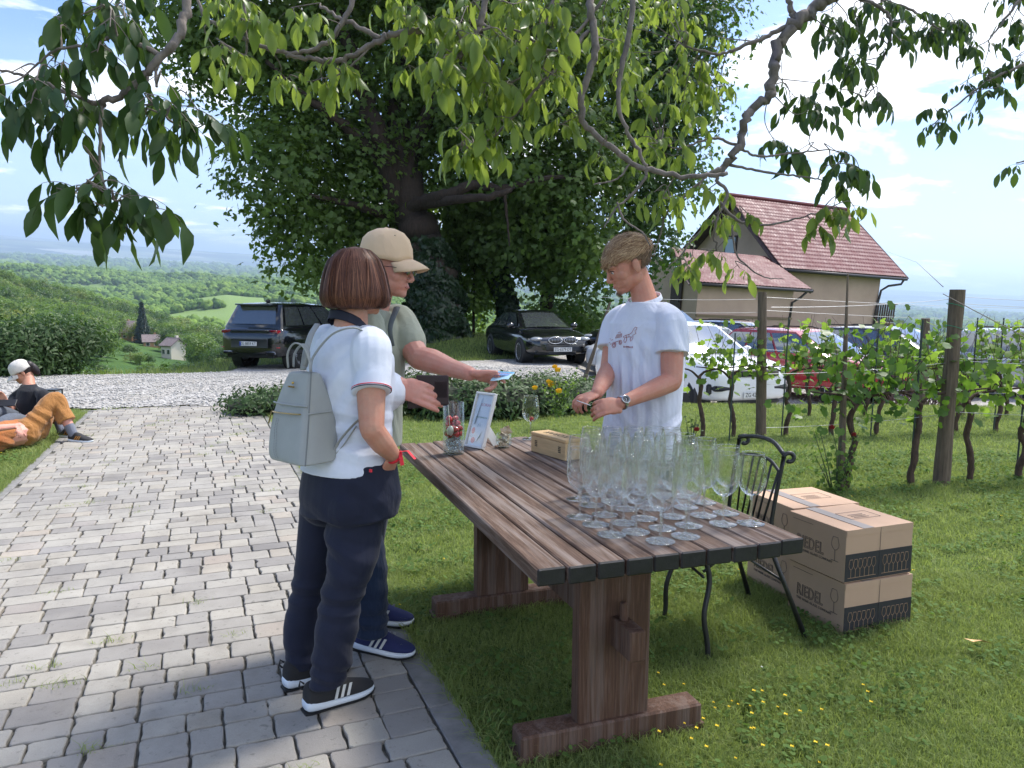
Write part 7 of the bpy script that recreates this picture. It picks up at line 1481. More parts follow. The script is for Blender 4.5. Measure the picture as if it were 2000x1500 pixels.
b.loft(rr0, cap=False); b.build('collar', nv2, wo, True)
axs = (slE-shR)/np.linalg.norm(slE-shR); A_ = align(axs)
for nm, off, r0, h_, m_ in (('sleeve_band', -.0145, .0702, .0025, redr), ('sleeve_band', -.0085, .0702, .0028, nv2)): MB().lathe([(r0-.002, 0), (r0, .0), (r0+.0004, h_/2), (r0, h_), (r0-.002, h_)], slE+axs*off, 40, rot=A_).build(nm, m_, wo, True)
b = MB(); pA = A3(724, 921, DW-.165); b.box(pA+np.array([0, 0, .003]), (.010, .006, .010), rotz(-.7)); b.build('hem_tab', redr, wo)
# wristband
b = MB(); wd = (wrR-elR)/np.linalg.norm(wrR-elR); b.lathe([(.030, -.006), (.031, 0), (.030, .006)], wrR+wd*.004, 24, rot=align(wd)); wr0 = wrR+wd*.006+[.02, -.01, .02]; b.tube([wr0, wr0+[.03, -.01, .006], wr0+[.058, -.02, -.022]], .0085, 6, flat=.15); b.tube([wr0, wr0+[.008, -.02, -.02], wr0+[.012, -.02, -.045]], .007, 6, flat=.15); b.build('wristband', redr, wo)
# shoes
shoe_k, shoe_w, shoe_g = mat('shoe_black', (.02, .02, .022), rough=.8, bump=.0008, bscale=300), mat('shoe_sole_white', rgb(214, 222, 230), rough=.6), mat('shoe_stripe', rgb(196, 198, 196), rough=.5)
hN, tN = G(592, 1392, .02), G(716, 1352, .02); hF, tF = G(553, 1347, .02), G(672, 1308, .02)
for h__, t__ in ((hN, tN), (hF, tF)):
    dv = (t__-h__); dv.z = 0; dv = dv.normalized()*.272; h2 = Vector((h__.x, h__.y, .021)); shoe(wo, h2, h2+dv, shoe_k, shoe_w, shoe_g)
# hair: auburn bob
aub = hair_mat('auburn_hair', rgb(72, 43, 34), rgb(102, 63, 48), rgb(148, 100, 74)); aub_d = mat('auburn_under', rgb(52, 29, 24), rough=.6, var=.3, vscale=40, stretch=(6, 6, .6))
Rb = frame3((F_[0], F_[1], .0)); hb_c = A3(702, 548, DW)
def bobprof(t):
    ts = [0, .14, .30, .46, .62, .76, .88, 1]; r_ = [.04, .50, .84, 1.0, 1.10, 1.12, 1.02, .80]; z = [.124, .112, .074, .026, -.028, -.066, -.094, -.104]; return np.interp(t, ts, r_), np.interp(t, ts, z)
def bobpoint(a, t, k=1.0):
    r_, z = bobprof(t); front = np.clip(math.cos(a-PI/2)-.2, 0, 1); w, d = .104, .112; z = z+.0*front; x, y = r_*w*math.cos(a)*k, (r_*d*math.sin(a)-.016)*k; return hb_c+Rb@np.array([x, y, z*(1+.01*(k-1))]), Rb@np.array([math.cos(a), math.sin(a), .35*(1-t)])
rh = random.Random(17); S = []
for q in range(9000):
    a = rh.uniform(0, 2*PI); fr = math.sin(a)           # a = 90 deg faces forward
    if fr > .74: continue
    t0 = rh.uniform(0, .30) if rh.random() < .7 else rh.uniform(.2, .5); t1 = rh.uniform(.86, 1.04) if fr < .5 else rh.uniform(.88, .98); clump = .050*math.sin(a*13+3)+.022*math.sin(a*37); lay = rh.uniform(.975, 1.05)+clump*.9; n = 15; tt = np.linspace(t0, t1, n); pts, nn = [], []; sw = rh.gauss(0, .09)+.09*math.sin(a*9)
    for i, t in enumerate(tt):
        u = i/(n-1); p_, nv = bobpoint(a+sw*u+(.10*u*u if fr > 0 else 0), float(t), lay+.012*u*math.sin(a*23)); pts.append(p_+np.array([0, 0, .004*math.sin(a*13)*u])); nn.append(nv)
    S.append((np.array(pts), np.array(nn)))
for q in range(60):
    a = rh.uniform(PI*.9, 2*PI*1.05); pts, nn = [], []; k_ = rh.uniform(1.03, 1.10)
    for i in range(12): p_, nv = bobpoint(a+.25*i/11*rh.choice([1]), .1+.85*i/11, k_+.02*math.sin(i)); pts.append(p_); nn.append(nv)
    S.append((np.array(pts), np.array(nn)))
strands('hair', S, aub, wo, .0023); b = MB(); rings = []
for t in np.linspace(0, 1, 18): rings.append([bobpoint(a, float(t), .965+.03*.6*math.sin(a*17+3))[0] for a in np.linspace(PI*.74, PI*2.26, 60)])
b.loft(rings, cap=False, close=False); b.build('hair_underlayer', aub_d, wo, True)
# ---- backpack
bp = thing('backpack', 'light grey leather backpack with gold zip, worn by the woman in the white polo', 'backpack', (0, 0, 0)); bp.location = (0, 0, 0)
lea = mat('grey_leather', rgb(158, 160, 156), rough=.45, var=.05, vscale=12, bump=.0009, bscale=420, bdetail=2); gold = mat('gold_metal', rgb(212, 176, 104), rough=.25, metal=.9); seam_m = mat('leather_seam', rgb(118, 120, 118), rough=.6)
CB = A3(593, 911, 2.50); CT = A3(606, 728, 2.585)
def rect_ring(c, w, d, r=.025, n=6, bul=0.0):
    """c is the front right corner; the bag lies to -S and +F of it"""
    pts = []; x0, x1, y0, y1 = -w, 0, 0, d
    for (cx, cy, a0) in ((x1-r, y0+r, -PI/2), (x1-r, y1-r, 0), (x0+r, y1-r, PI/2), (x0+r, y0+r, PI)):
        for q in range(n): a = a0+PI/2*q/(n-1); x, y = cx+r*math.cos(a), cy+r*math.sin(a); m_ = 1-((x-(x0+x1)/2)/(w/2))**2; y = y-bul*max(0, m_)*(1 if y < d/2 else 0); pts.append(np.array(c)+S_*x+F_*y)
    return pts
lev = [(a_, b_*1.12, c_, d_, e_) for a_, b_, c_, d_, e_ in [(-.006, .175, .125, .03, 0), (0.0, .202, .150, .035, .006), (.03, .212, .158, .035, .014), (.12, .205, .146, .03, .018), (.20, .182, .115, .025, .016), (.27, .150, .080, .02, .010), (.315, .122, .052, .014, .006), (.325, .112, .040, .012, 0)]]
b = MB(); rings = []
for z, w, d, r_, bl in lev: t = max(0, z)/.325; rings.append(rect_ring(CB*(1-t)+CT*t+(np.array([0, 0, -.006]) if z < 0 else 0), w, d, r_, 6, bl))
b.loft(rings); o = b.build('bag', lea, bp, True); o.modifiers.new('s', 'SUBSURF').levels = 2; o.modifiers[0].render_levels = 2
def on_face(u, t, out=.002):   # u 0..1 from right seam leftwards on the outer face, t height fraction
    z = t*.325; w = np.interp(z, [l[0] for l in lev], [l[1] for l in lev]); bl = np.interp(z, [l[0] for l in lev], [l[4] for l in lev]); c = CB*(1-t)+CT*t; return c-S_*(w*u)-F_*(bl*(1-(2*u-1)**2)+out)
b = MB(); b.tube([on_face(u, .545-.02*u, .004) for u in np.linspace(.12, .90, 14)], .0042, 6, flat=.6); b.build('zip', gold, bp); b = MB(); q0 = on_face(.93, .535, .008); b.tube([q0, q0+[-.004, 0, -.015], q0+[-.012, 0, -.046]], [.003, .005, .006], 6, flat=.4); b.build('zip_puller', gold, bp)
b = MB(); b.tube([on_face(u, .63, .003) for u in np.linspace(.0, 1.0, 16)], .003, 6); b.build('pocket_edge', lea, bp, True)
for nm, u_, t0_, t1_ in (('stitching', .60, .03, .47), ('stitching', .66, .03, .47)):
    b = MB(); 
    for q in range(26): t = t0_+(t1_-t0_)*q/26; b.tube([on_face(u_+.05*math.sin(t*4), t, .0012), on_face(u_+.05*math.sin(t*4), t+.010, .0012)], .0010, 4)
    b.build(nm, seam_m, bp)
b = MB(); q0 = on_face(.5, .83, .004); b.ball(on_face(.5, .875, .005), (.005, .005, .005), 10, 8); Mx = frame4(q0, S_, (0, 0, 1)); b.box(q0, (.030, .004, .006), np.stack([S_, F_, [0, 0, 1]], 1), bev=.001); b.build('badge', gold, bp); text_obj('badge_text', 'DE.MODE', .0085, frame4(on_face(.5, .83, .0075), S_, (0, 0, 1)), mat('badge_ink', rgb(150, 120, 60)), bp, ext=.0006)
b = MB(); sr = [CB+S_*.003+F_*.004, CB*.55+CT*.45+S_*.004+F_*.004, CT+S_*.002+F_*.002]; b.tube(spline(sr, 12), .0026, 5); b.build('side_seam', seam_m, bp)
b = MB(); zt = .55; b.tube([CB*(1-zt)+CT*zt+S_*.004+F_*y for y in (.0, .05, .10)], .003, 5); b.build('side_pocket_edge', lea, bp)
def strap(name, pts, w=.0105, n=22): b = MB(); b.tube(spline(pts, n), w, 10, flat=.28); o_ = b.build(name, lea, bp, True); return o_
strap('shoulder_strap', [A3(607, 726, 2.61), A3(612, 697, 2.615), A3(645, 656, 2.61), A3(680, 641, 2.60), A3(706, 645, 2.62), A3(735, 672, 2.68)], .0115); strap('shoulder_strap', [A3(592, 722, 2.63), A3(597, 690, 2.66), A3(607, 655, 2.70), A3(620, 633, 2.76)], .0115)
strap('handle', [A3(563, 718, 2.61), A3(562, 690, 2.60), A3(574, 671, 2.60), A3(592, 676, 2.595), A3(604, 700, 2.59), A3(607, 726, 2.585)], .010); strap('handle', [A3(573, 716, 2.63), A3(576, 690, 2.64), A3(592, 672, 2.64), A3(602, 690, 2.62), A3(596, 716, 2.61)], .010)
strap('lower_strap', [A3(648, 892, 2.62), A3(664, 860, 2.60), A3(694, 826, 2.60), A3(715, 812, 2.62)], .009); strap('lower_strap', [A3(650, 894, 2.62), A3(672, 868, 2.61), A3(696, 832, 2.61)], .008); b = MB(); b.box(A3(651, 888, 2.61), (.022, .006, .026), rotz(.5), bev=.003); b.build('buckle', gold, bp)
# ================================================================ MAN WITH CAP
mn = thing('person', 'man in beige cap, dark glasses and sage green shirt, holding banknote and wallet', 'person', (0, 0, 0))
DM = 3.12; Fm = np.array([.93, -.36, 0]); Fm /= np.linalg.norm(Fm); Sm = np.array([Fm[1], -Fm[0], 0])      # Sm = his right hand side (towards us)
nN, nC, nW, nH = A3(722, 612, DM), A3(716, 690, DM), A3(712, 800, DM), A3(706, 905, DM)
Rm = frame3((math.cos(math.radians(-14)), math.sin(math.radians(-14)), -.12)); mc = A3(758, 524, DM)
mb = MB(); Tm = head(mb, mc, Rm, 1.05, True, neck=nN+[0, 0, -.03]); mb.loft([ering(nH, Sm, Fm, .15, .11), ering(nW, Sm, Fm, .14, .11), ering(nC, Sm, Fm, .17, .12), ering(nN+[0, 0, -.05], Sm, Fm, .12, .08), ering(nN, Sm, Fm, .06, .06)])
shL = A3(776, 632, DM+.12); elL = A3(818, 699, DM-.02); wrL = A3(918, 730, DM-.12)
chain(mb, [shL, shL*.5+elL*.5, elL], [.058, .056, .050]); chain(mb, [elL, elL*.72+wrL*.28+[0, 0, .004], elL*.35+wrL*.65, wrL], [.050, .051, .038, .030])
hdL = np.array(list(ray(968, 742)-ray(918, 730))); hdL = hdL/np.linalg.norm(hdL)
hand(mb, wrL, hdL+[0, -.15, .06], np.array([.15, -.55, -.75]), side=-1, curls=((.15, .35, .2), (.85, 1.2, .7), (.95, 1.2, .8), (1.0, 1.2, .8)), k=1.02, th=hdL*1.0+np.array([0, -.25, .30]))
shR2 = A3(712, 640, DM-.20); elR2 = A3(716, 776, DM-.26); wrR2 = A3(780, 752, DM-.34)
chain(mb, [shR2, elR2], [.058, .048]); chain(mb, [elR2, elR2*.4+wrR2*.6, wrR2], [.048, .044, .033])
hdR = A3(838, 774, DM-.35)-A3(780, 752, DM-.34); hdR /= np.linalg.norm(hdR); nails = hand(mb, wrR2, hdR, np.array([-.05, .95, -.25]), side=-1, curls=((.16, .40, .30), (.26, .50, .35), (.36, .58, .4), (.44, .62, .4)), spread=.02, k=1.12, fat=1.14, th=hdR*.45+np.array([.45, .1, .62]))
as_obj(remesh(mb, .0033, 5), 'body', skin_m, mn); put_nails(nails, mn, 1.1); eyes(Tm, Rm, 1.05, mn)
MB().ball(Tm((.0, .0905, -.066)), np.array([.021, .005, .006]), 12, 6, rot=Rm).build('lips', mat('lips_pale', rgb(176, 104, 96), rough=.5), mn, True)
sage = cloth_mat('sage_shirt', rgb(158, 162, 146), rgb(138, 143, 128), wr=.0016, rough=.85, scale=7)
mb = MB(); mb.loft([ering(A3(708, 872, DM), Sm, Fm, .185, .150), ering(nW, Sm, Fm, .180, .142), ering(A3(714, 740, DM), Sm, Fm, .190, .145), ering(nC, Sm, Fm, .198, .142), ering(A3(718, 645, DM), Sm, Fm, .200, .122), ering(A3(720, 622, DM), Sm, Fm, .16, .10, p=2), ering(A3(722, 606, DM), Sm, Fm, .085, .078, p=2)])
slL2 = shL*.42+elL*.58; chain(mb, [nN-Sm*.11+[0, 0, -.06], shL+[0, 0, .008], slL2], [.064, .080, .075]); slR2 = shR2*.35+elR2*.65; chain(mb, [nN+Sm*.11+[0, 0, -.06], shR2+[0, 0, .01], slR2], [.064, .080, .075])
me = remesh(mb, .0048, 6); folds(me, [(A3(760, 720, DM-.1), (.12, .12, .14), (60, 40, 20), .4, .007), (A3(765, 800, DM-.1), (.12, .12, .12), (50, 45, 14), 1.2, .008), (shL+[0, 0, -.06], (.09, .09, .09), (40, 30, -50), .9, .005), (A3(730, 640, DM), (.12, .12, .1), (30, 40, 40), 2, .004)]); as_obj(me, 'shirt', sage, mn)
pl = mat('grey_placket', rgb(86, 92, 92), rough=.8); b = MB(); q = spline([Tm((-.012, .050, -.150)), A3(762, 640, DM-.145), A3(768, 676, DM-.155)], 10); b.tube(q, np.linspace(.014, .006, 10), 8, flat=.35); b.build('placket', pl, mn, True)
b = MB(); rr0 = []
for z, k_ in ((-.012, 1.18), (.004, 1.08), (.024, 1.0), (.030, .95), (.02, .92), (-.01, .98)): rr0.append(ering(A3(722, 604, DM)+np.array([0, 0, z]), Sm, Fm, .074*k_, .070*k_, 36, 2, tilt=(0, -.35)))
b.loft(rr0, cap=False); b.build('collar', sage, mn, True)
jean = cloth_mat('blue_jeans', rgb(38, 52, 78), rgb(28, 38, 60), wr=.0014, scale=12)
mb = MB(); mb.loft([ering(A3(706, 868, DM), Sm, Fm, .170, .125), ering(nH, Sm, Fm, .178, .130), ering(A3(704, 960, DM), Sm, Fm, .175, .130)])
aR = G(722, 1240, .10); aL = G(716, 1205, .10)
for s, hp_, kn_, an2 in ((1, A3(700, 950, DM)+Sm*.085, A3(716, 1090, DM-.08), A3(724, 1222, DM-.06)), (-1, A3(706, 950, DM)-Sm*.085, A3(712, 1075, DM+.12), A3(706, 1190, DM+.12))):
    q = spline([hp_, kn_, an2, an2+[0, 0, -.035]], 30); rr_ = np.interp(np.linspace(0, 1, 30), [0, .25, .5, .9, 1], [.092, .078, .068, .062, .066]); mb.loft([ering(q[i], Sm, Fm, rr_[i], rr_[i]*1.08, 24, 2.1) for i in range(30)])
me = remesh(mb, .005, 8); folds(me, [(A3(728, 1205, DM-.06), (.1, .1, .09), (15, 10, 100), .4, .008), (A3(718, 1120, DM-.06), (.1, .1, .1), (30, 10, 60), 1.4, .006)]); as_obj(me, 'jeans', jean, mn)
sole_b = mat('sole_pale', rgb(220, 226, 234), rough=.5); navy_s = mat('shoe_navy', rgb(28, 36, 84), rough=.75, bump=.0008, bscale=260)
hh_, tt_ = G(690, 1262, .02), G(795, 1283, .02); dv = tt_-hh_; dv.z = 0; dv = dv.normalized()*.295; h2 = Vector((hh_.x, hh_.y, .021)); shoe(mn, h2, h2+dv, navy_s, sole_b, shoe_g, h=.08, w=.050); h3 = h2+Vector((-.04, .26, 0)); shoe(mn, h3, h3+Vector((.27, -.05, 0)), navy_s, sole_b, shoe_g, h=.08, w=.050)
cpm = cloth_mat('beige_twill', rgb(226, 196, 164), rgb(214, 184, 152), wr=.0006, rough=.85, scale=14); cap(mn, Tm((0, -.006, .028)), frame3((math.cos(math.radians(-14)), math.sin(math.radians(-14)), -.02)), cpm, 1.10)
sg_k = mat('sunglass_lens', (.008, .009, .011), rough=.04, spec=1.0, coat=1.0); gf = mat('thin_frame', (.03, .03, .035), rough=.3, metal=.6)
sgl = thing('sunglasses', 'dark sunglasses worn by the man in the beige cap', 'sunglasses', (0, 0, 0))
for s in (-1, 1):
    b = MB(); b.ball(Tm((s*.033, .1005, .0)), (.027, .004, .019), 20, 10, rot=Rm); b.build('lens', sg_k, sgl, True); b = MB(); b.tube([Tm((s*.060, .094, .006)), Tm((s*.079, .05, .007)), Tm((s*.084, .0, .006)), Tm((s*.083, -.016, -.004))], .0016, 6); b.build('temple', gf, sgl, True)
b = MB(); b.tube([Tm((-.010, .103, .004)), Tm((0, .108, .007)), Tm((.010, .103, .004))], .0016, 6); b.build('bridge', gf, sgl)
# banknote and wallet
ntc = A3(982, 736, DM-.18); nx = A3(1002, 728, DM-.14)-A3(966, 726, DM-.10); ny = A3(984, 748, DM-.22)-A3(990, 722, DM-.10); Mn = frame4(ntc, nx, -ny); MnR = np.array(Mn.to_3x3()); W_, H_ = .085, .060
nt_ = thing('banknote', 'pale blue banknote held out over the table by the man in the cap', 'banknote', (0, 0, 0)); b = MB(); nu, nv = 12, 8; V_ = []
for i in range(nu):
    for j in range(nv): x, y = (i/(nu-1)-.5)*W_, (j/(nv-1)-.5)*H_; V_.append(np.array(ntc)+MnR@np.array([x, y, .006*math.sin(x*40)+.004*math.cos(y*50)]))
b.add(V_, [(i*nv+j, (i+1)*nv+j, (i+1)*nv+j+1, i*nv+j+1) for i in range(nu-1) for j in range(nv-1)]); b.build('note', mat('note_paper', rgb(176, 212, 226), rough=.7, var=.1, vscale=60), nt_)
def nb(x, y, w, h, m, nm, z=.009): MB().box(np.array(ntc)+MnR@np.array([x, y, z]), (w, h, .0006), MnR).build(nm, m, nt_)
nb(.0, .024, .08, .010, mat('note_blue', rgb(90, 170, 210)), 'print_band'); nb(.008, .004, .044, .020, mat('note_blue2', rgb(120, 150, 200)), 'bridge_print'); nb(.0, .014, .06, .004, mat('note_pink', rgb(214, 150, 180)), 'print_stripe'); text_obj('numeral', '20', .020, Mn @ Matrix.Translation((-.022, -.012, .0098)), mat('note_ink', rgb(40, 50, 90)), nt_)
wl = thing('wallet', 'open dark brown leather wallet held in the right hand of the man in the cap', 'wallet', (0, 0, 0)); wc = A3(838, 767, DM-.328); wx = A3(868, 742, DM-.315)-A3(800, 742, DM-.315); wx /= np.linalg.norm(wx); WR = frame3((-wx[1], wx[0], 0)); wk = mat('brown_wallet', rgb(44, 26, 30), rough=.38, var=.25, vscale=20, bump=.0005, bscale=300)
b = MB(); b.box(wc+[.013, 0, .010], (.122, .012, .112), WR, bev=.003); b.build('front_flap', wk, wl); b = MB(); b.box(wc+[-.012, .02, -.016], (.150, .010, .085), WR@rot(-.10, 'Y'), bev=.003); b.build('back_flap', wk, wl)
for q in range(2): b = MB(); b.box(wc+np.array([.045, -.0065, .012])*np.array([1, 1, 1])-WR[:, 1]*.0, (.045, .001, .07-.01*q), WR, bev=.0004); b.build('card_pocket', wk, wl)
# ================================================================ YOUNG MAN
ym = thing('person', 'young man with light brown hair in a white printed T-shirt, standing behind the table', 'person', (0, 0, 0))
DY = 3.72; Fy = np.array([-.70, -.714, 0]); Fy /= np.linalg.norm(Fy); Sy = np.array([Fy[1], -Fy[0], 0])     # Sy = his right side
yN, yC, yW, yH = A3(1262, 588, DY), A3(1262, 675, DY), A3(1256, 790, DY), A3(1252, 880, DY)
hy = (math.cos(math.radians(192)), math.sin(math.radians(192)), -.42); Ry = frame3(hy); yc = A3(1226, 518, DY)
mb = MB(); Ty = head(mb, yc, Ry, 1.15, True, nk=1.0, neck=yN+[0, 0, -.02]); mb.loft([ering(yH, Sy, Fy, .15, .11), ering(yW, Sy, Fy, .14, .11), ering(yC, Sy, Fy, .17, .11), ering(yN+[0, 0, -.05], Sy, Fy, .11, .08), ering(yN, Sy, Fy, .065, .065)])
ysL = A3(1312, 625, DY-.14); yeL = A3(1312, 745, DY-.20); ywL = A3(1212, 788, DY-.36); ysR = A3(1205, 632, DY+.14); yeR = A3(1190, 722, DY+.10); ywR = A3(1166, 768, DY-.30)
chain(mb, [ysL, ysL*.4+yeL*.6, yeL], [.058, .056, .049]); chain(mb, [yeL, yeL*.7+ywL*.3, yeL*.35+ywL*.65, ywL], [.049, .047, .037, .028]); chain(mb, [ysR, yeR], [.058, .048]); chain(mb, [yeR, yeR*.5+ywR*.5, ywR], [.048, .044, .029])
dl = A3(1148, 800, DY-.40)-A3(1206, 788, DY-.36); hand(mb, ywL, dl, np.array([.15, .72, -.35]), side=1, curls=((.35, .8, .5), (.5, .9, .5), (.55, .9, .5), (.6, .9, .5)), spread=.05, k=1.05, th=dl/np.linalg.norm(dl)*.95+np.array([-.1, .15, .22]))
dr_ = A3(1128, 783, DY-.36)-A3(1166, 768, DY-.30); hand(mb, ywR, dr_+np.array([0, 0, .0]), np.array([.25, .35, -.80]), side=-1, curls=((.5, .9, .6), (.6, .9, .6), (.65, .9, .6), (.7, .9, .6)), k=1.0, th=dr_/np.linalg.norm(dr_)*.8+np.array([.0, -.45, .05]))
mb.ball(Ty((.030, .0815, .004)), np.array([.0135, .0115, .008]), 14, 10, rot=Ry); mb.ball(Ty((-.030, .0815, .004)), np.array([.0135, .0115, .008]), 14, 10, rot=Ry)
as_obj(remesh(mb, .0033, 7), 'body', skin_y, ym); eyes(Ty, Ry, 1.15, ym)
for s in (-1, 1): MB().tube([Ty((s*.014, .094, .020)), Ty((s*.032, .096, .026)), Ty((s*.05, .083, .022))], [.0022, .0032, .0016], 6, flat=.5).build('eyebrow', mat('brow_hair', rgb(112, 84, 62)), ym)
MB().ball(Ty((0, .0900, -.066)), np.array([.021, .005, .0065]), 12, 6, rot=Ry).build('lips', mat('lips_youth', rgb(190, 112, 104), rough=.45), ym, True)
bl = hair_mat('light_brown_hair', rgb(132, 98, 72), rgb(186, 150, 116), rgb(228, 198, 160)); bl_d = mat('short_hair', rgb(132, 108, 88), rough=.8, var=.35, vscale=90)
rh = random.Random(23); S = []
def yhp(a, e, k, hk=1.15): # a azimuth (90 front), e elevation
    ce = math.cos(e); x, y, z = .078*math.cos(a)*ce, .100*math.sin(a)*ce-.014, .088*math.sin(e)+.034; return Ty((x*k, (y+.014)*k-.014, (z-.034)*k+.034))
for q in range(6200):                                      # long top, combed to the front
    a, e = rh.uniform(0, 2*PI), math.asin(rh.uniform(.03, 1)); L_ = rh.uniform(.03, .092); p0 = yhp(a, e, 1.0); dirn = Ry@np.array([rh.gauss(0, .38)+.3*math.sin(a*5), 1, rh.gauss(-.12, .16)]); n_ = np.array(p0)-Ty((0, -.014, .034)); n_ /= np.linalg.norm(n_); pts, nn = [], []; p_ = np.array(p0)
    lift = rh.uniform(.15, .75)*(1+.8*max(0, math.sin(e)-.6)) + .12*math.sin(a*7+e*5)
    for i in range(9):
        pts.append(p_.copy()); c_ = Ty((0, -.014, .034)); r_v = p_-c_; loc = Ry.T@r_v; loc = loc/1.075; q_ = np.array([loc[0]/.084, loc[1]/.106, loc[2]/.098]); nrm = Ry@(q_/np.linalg.norm(q_)/np.array([.084, .106, .098])); nrm /= np.linalg.norm(nrm); nn.append(nrm); tdir = dirn-nrm*np.dot(dirn, nrm)+nrm*lift*(1-i/4.2)*.9; tdir /= np.linalg.norm(tdir)+1e-9; p_ = p_+tdir*L_/8
        r2 = Ry.T@(p_-c_); k_ = math.sqrt((r2[0]/.088)**2+(r2[1]/.112)**2+(r2[2]/.102)**2)
        if k_ < 1.0: p_ = c_+Ry@(r2/k_)
    S.append((np.array(pts), np.array(nn)))
for q in range(420):
    a, e = rh.uniform(0, 2*PI), math.asin(rh.uniform(.35, 1)); p0 = yhp(a, e, 1.06); n_ = p0-Ty((0, -.014, .034)); n_ /= np.linalg.norm(n_); d_ = Ry@np.array([rh.gauss(0, .6), rh.uniform(.2, 1), 0]); d_ -= n_*np.dot(d_, n_); d_ /= np.linalg.norm(d_); L_ = rh.uniform(.02, .045); S.append((np.array([p0+d_*L_*t+n_*L_*(.75*t-.45*t*t) for t in np.linspace(0, 1, 6)]), np.array([n_]*6)))
strands('hair', S, bl, ym, .0021)
S = []
for q in range(4200):                                      # clipped sides and nape
    a, e = rh.uniform(PI*.93, PI*2.07), rh.uniform(-.75, .30)
    if abs(math.cos(a)) > .97 and e < -.2: continue
    p0 = yhp(a, e, 1.0 if e > -.3 else 1.0-.10*(-e-.3)); n_ = np.array(p0)-Ty((0, -.014, .034)); n_ /= np.linalg.norm(n_); d_ = Ry@np.array([0, -.3, -1]); S.append((np.array([p0+n_*.001+(d_*.8+n_*.35)*.012*t for t in np.linspace(0, 1, 4)]), np.array([n_]*4)))
strands('clipped_hair', S, bl_d, ym, .0020); b = MB(); b.ball(Ty((0, -.016, .040)), np.array([.0762, .0985, .0845])*1.15, 28, 18, rot=Ry); hme = remesh(b, .004, 1); V, N = mesh_np(hme); loc = (V-Ty((0, 0, 0)))@Ry
bm = bmesh.new(); bm.from_mesh(hme); bm.verts.ensure_lookup_table(); kill = [v for v, l in zip(bm.verts, loc) if (l[2] < .060 and l[1] > .02) or l[2] < .012-(l[1]+.02)*-.35 or (l[1] > .045 and l[2] < .085)]; bmesh.ops.delete(bm, geom=kill, context='VERTS'); bm.to_mesh(hme); bm.free(); as_obj(hme, 'scalp_hair', bl_d, ym)
S = []
for q in range(500): p0 = Ty((rh.gauss(0, .012), .078+rh.uniform(-.004, .012), -.098+rh.gauss(0, .006))); S.append((np.array([p0, p0+Ry@np.array([0, .003, -.005]), p0+Ry@np.array([0, .003, -.010])]), np.array([Ry[:, 1]]*3)))
strands('beard', S, bl_d, ym, .0012)
tsh = cloth_mat('white_cotton', rgb(226, 228, 240), rgb(210, 214, 232), wr=.0018, rough=.85, scale=6)
mb = MB(); mb.loft([ering(A3(1246, 885, DY), Sy, Fy, .212, .150), ering(A3(1250, 850, DY), Sy, Fy, .208, .146), ering(yW, Sy, Fy, .200, .140), ering(A3(1260, 735, DY), Sy, Fy, .200, .140), ering(yC, Sy, Fy, .205, .138), ering(A3(1263, 632, DY), Sy, Fy, .205, .118), ering(A3(1263, 608, DY), Sy, Fy, .165, .100, p=2), ering(A3(1263, 590, DY), Sy, Fy, .095, .082, p=2)])
ysl = ysL*.44+yeL*.56; mb.tube(spline([yN-Sy*.10+[0, 0, -.055], ysL+[-.01, 0, -.004], ysL*.8+yeL*.2, ysl], 12), np.interp(np.linspace(0, 1, 12), [0, .4, .7, 1], [.055, .072, .078, .082]), 28); ysr = ysR*.45+yeR*.55; mb.tube(spline([yN+Sy*.10+[0, 0, -.055], ysR+[0, 0, -.004], ysr], 10), [.055, .060, .066, .070, .074, .076, .078, .080, .082, .084], 24)
me = remesh(mb, .0046, 6); folds(me, [(A3(1225, 760, DY-.12), (.16, .16, .22), (70, -60, 10), .4, .012), (A3(1290, 850, DY-.14), (.16, .16, .09), (30, 20, -50), 1.7, .012), (A3(1330, 655, DY-.2), (.07, .1, .12), (60, 40, 22), .2, .009), (A3(1232, 700, DY-.14), (.10, .1, .12), (55, -40, 30), 2.4, .007), (A3(1200, 830, DY-.12), (.1, .1, .08), (50, -30, 40), .9, .007), (A3(1280, 640, DY-.14), (.1, .1, .06), (40, 30, 60), 1.0, .003)]); me_t = me
as_obj(me, 'tshirt', tsh, ym)
b = MB(); rr0 = []
for z, k_ in ((-.010, 1.14), (.002, 1.08), (.012, 1.03), (.012, .98), (.0, .99)): rr0.append(ering(A3(1258, 585, DY)+np.array([0, 0, z]), Sy, Fy, .082*k_, .076*k_, 40, 2, tilt=(0, -.38)))
b.loft(rr0, cap=False); b.build('neckband', tsh, ym, True)
# print on the chest: a cart drawn by a horse, and the lettering, laid on the cloth
bvh = None
from mathutils.bvhtree import BVHTree
bvh = BVHTree.FromPolygons([v.co.copy() for v in me_t.vertices], [tuple(p.vertices) for p in me_t.polygons]); pr = mat('print_rust', rgb(168, 70, 62), rough=.8); Pc = A3(1238, 662, DY)
def onsh(x, y):  # metres on the chest plane: x towards his left (right in the picture)
    o_ = Pc+np.array([0, 0, y])-Sy*x+Fy*.5; h_ = bvh.ray_cast(Vector(o_), Vector(-Fy)); return np.array(h_[0])+Fy*.0015 if h_[0] is not None else o_-Fy*.35
def pline(pts, w=.0011, closed=False): q = [onsh(*p) for p in (pts+[pts[0]] if closed else pts)]; b = MB(); b.tube(q, w, 4); return b
def poly(name, groups, w=.0011):
    b = MB()
    for g in groups: b.tube([onsh(*p) for p in g], w, 4)
    return b.build(name, pr, ym)
circ = lambda cx, cy, r, n=14: [(cx+r*math.cos(2*PI*k/n), cy+r*math.sin(2*PI*k/n)) for k in range(n+1)]
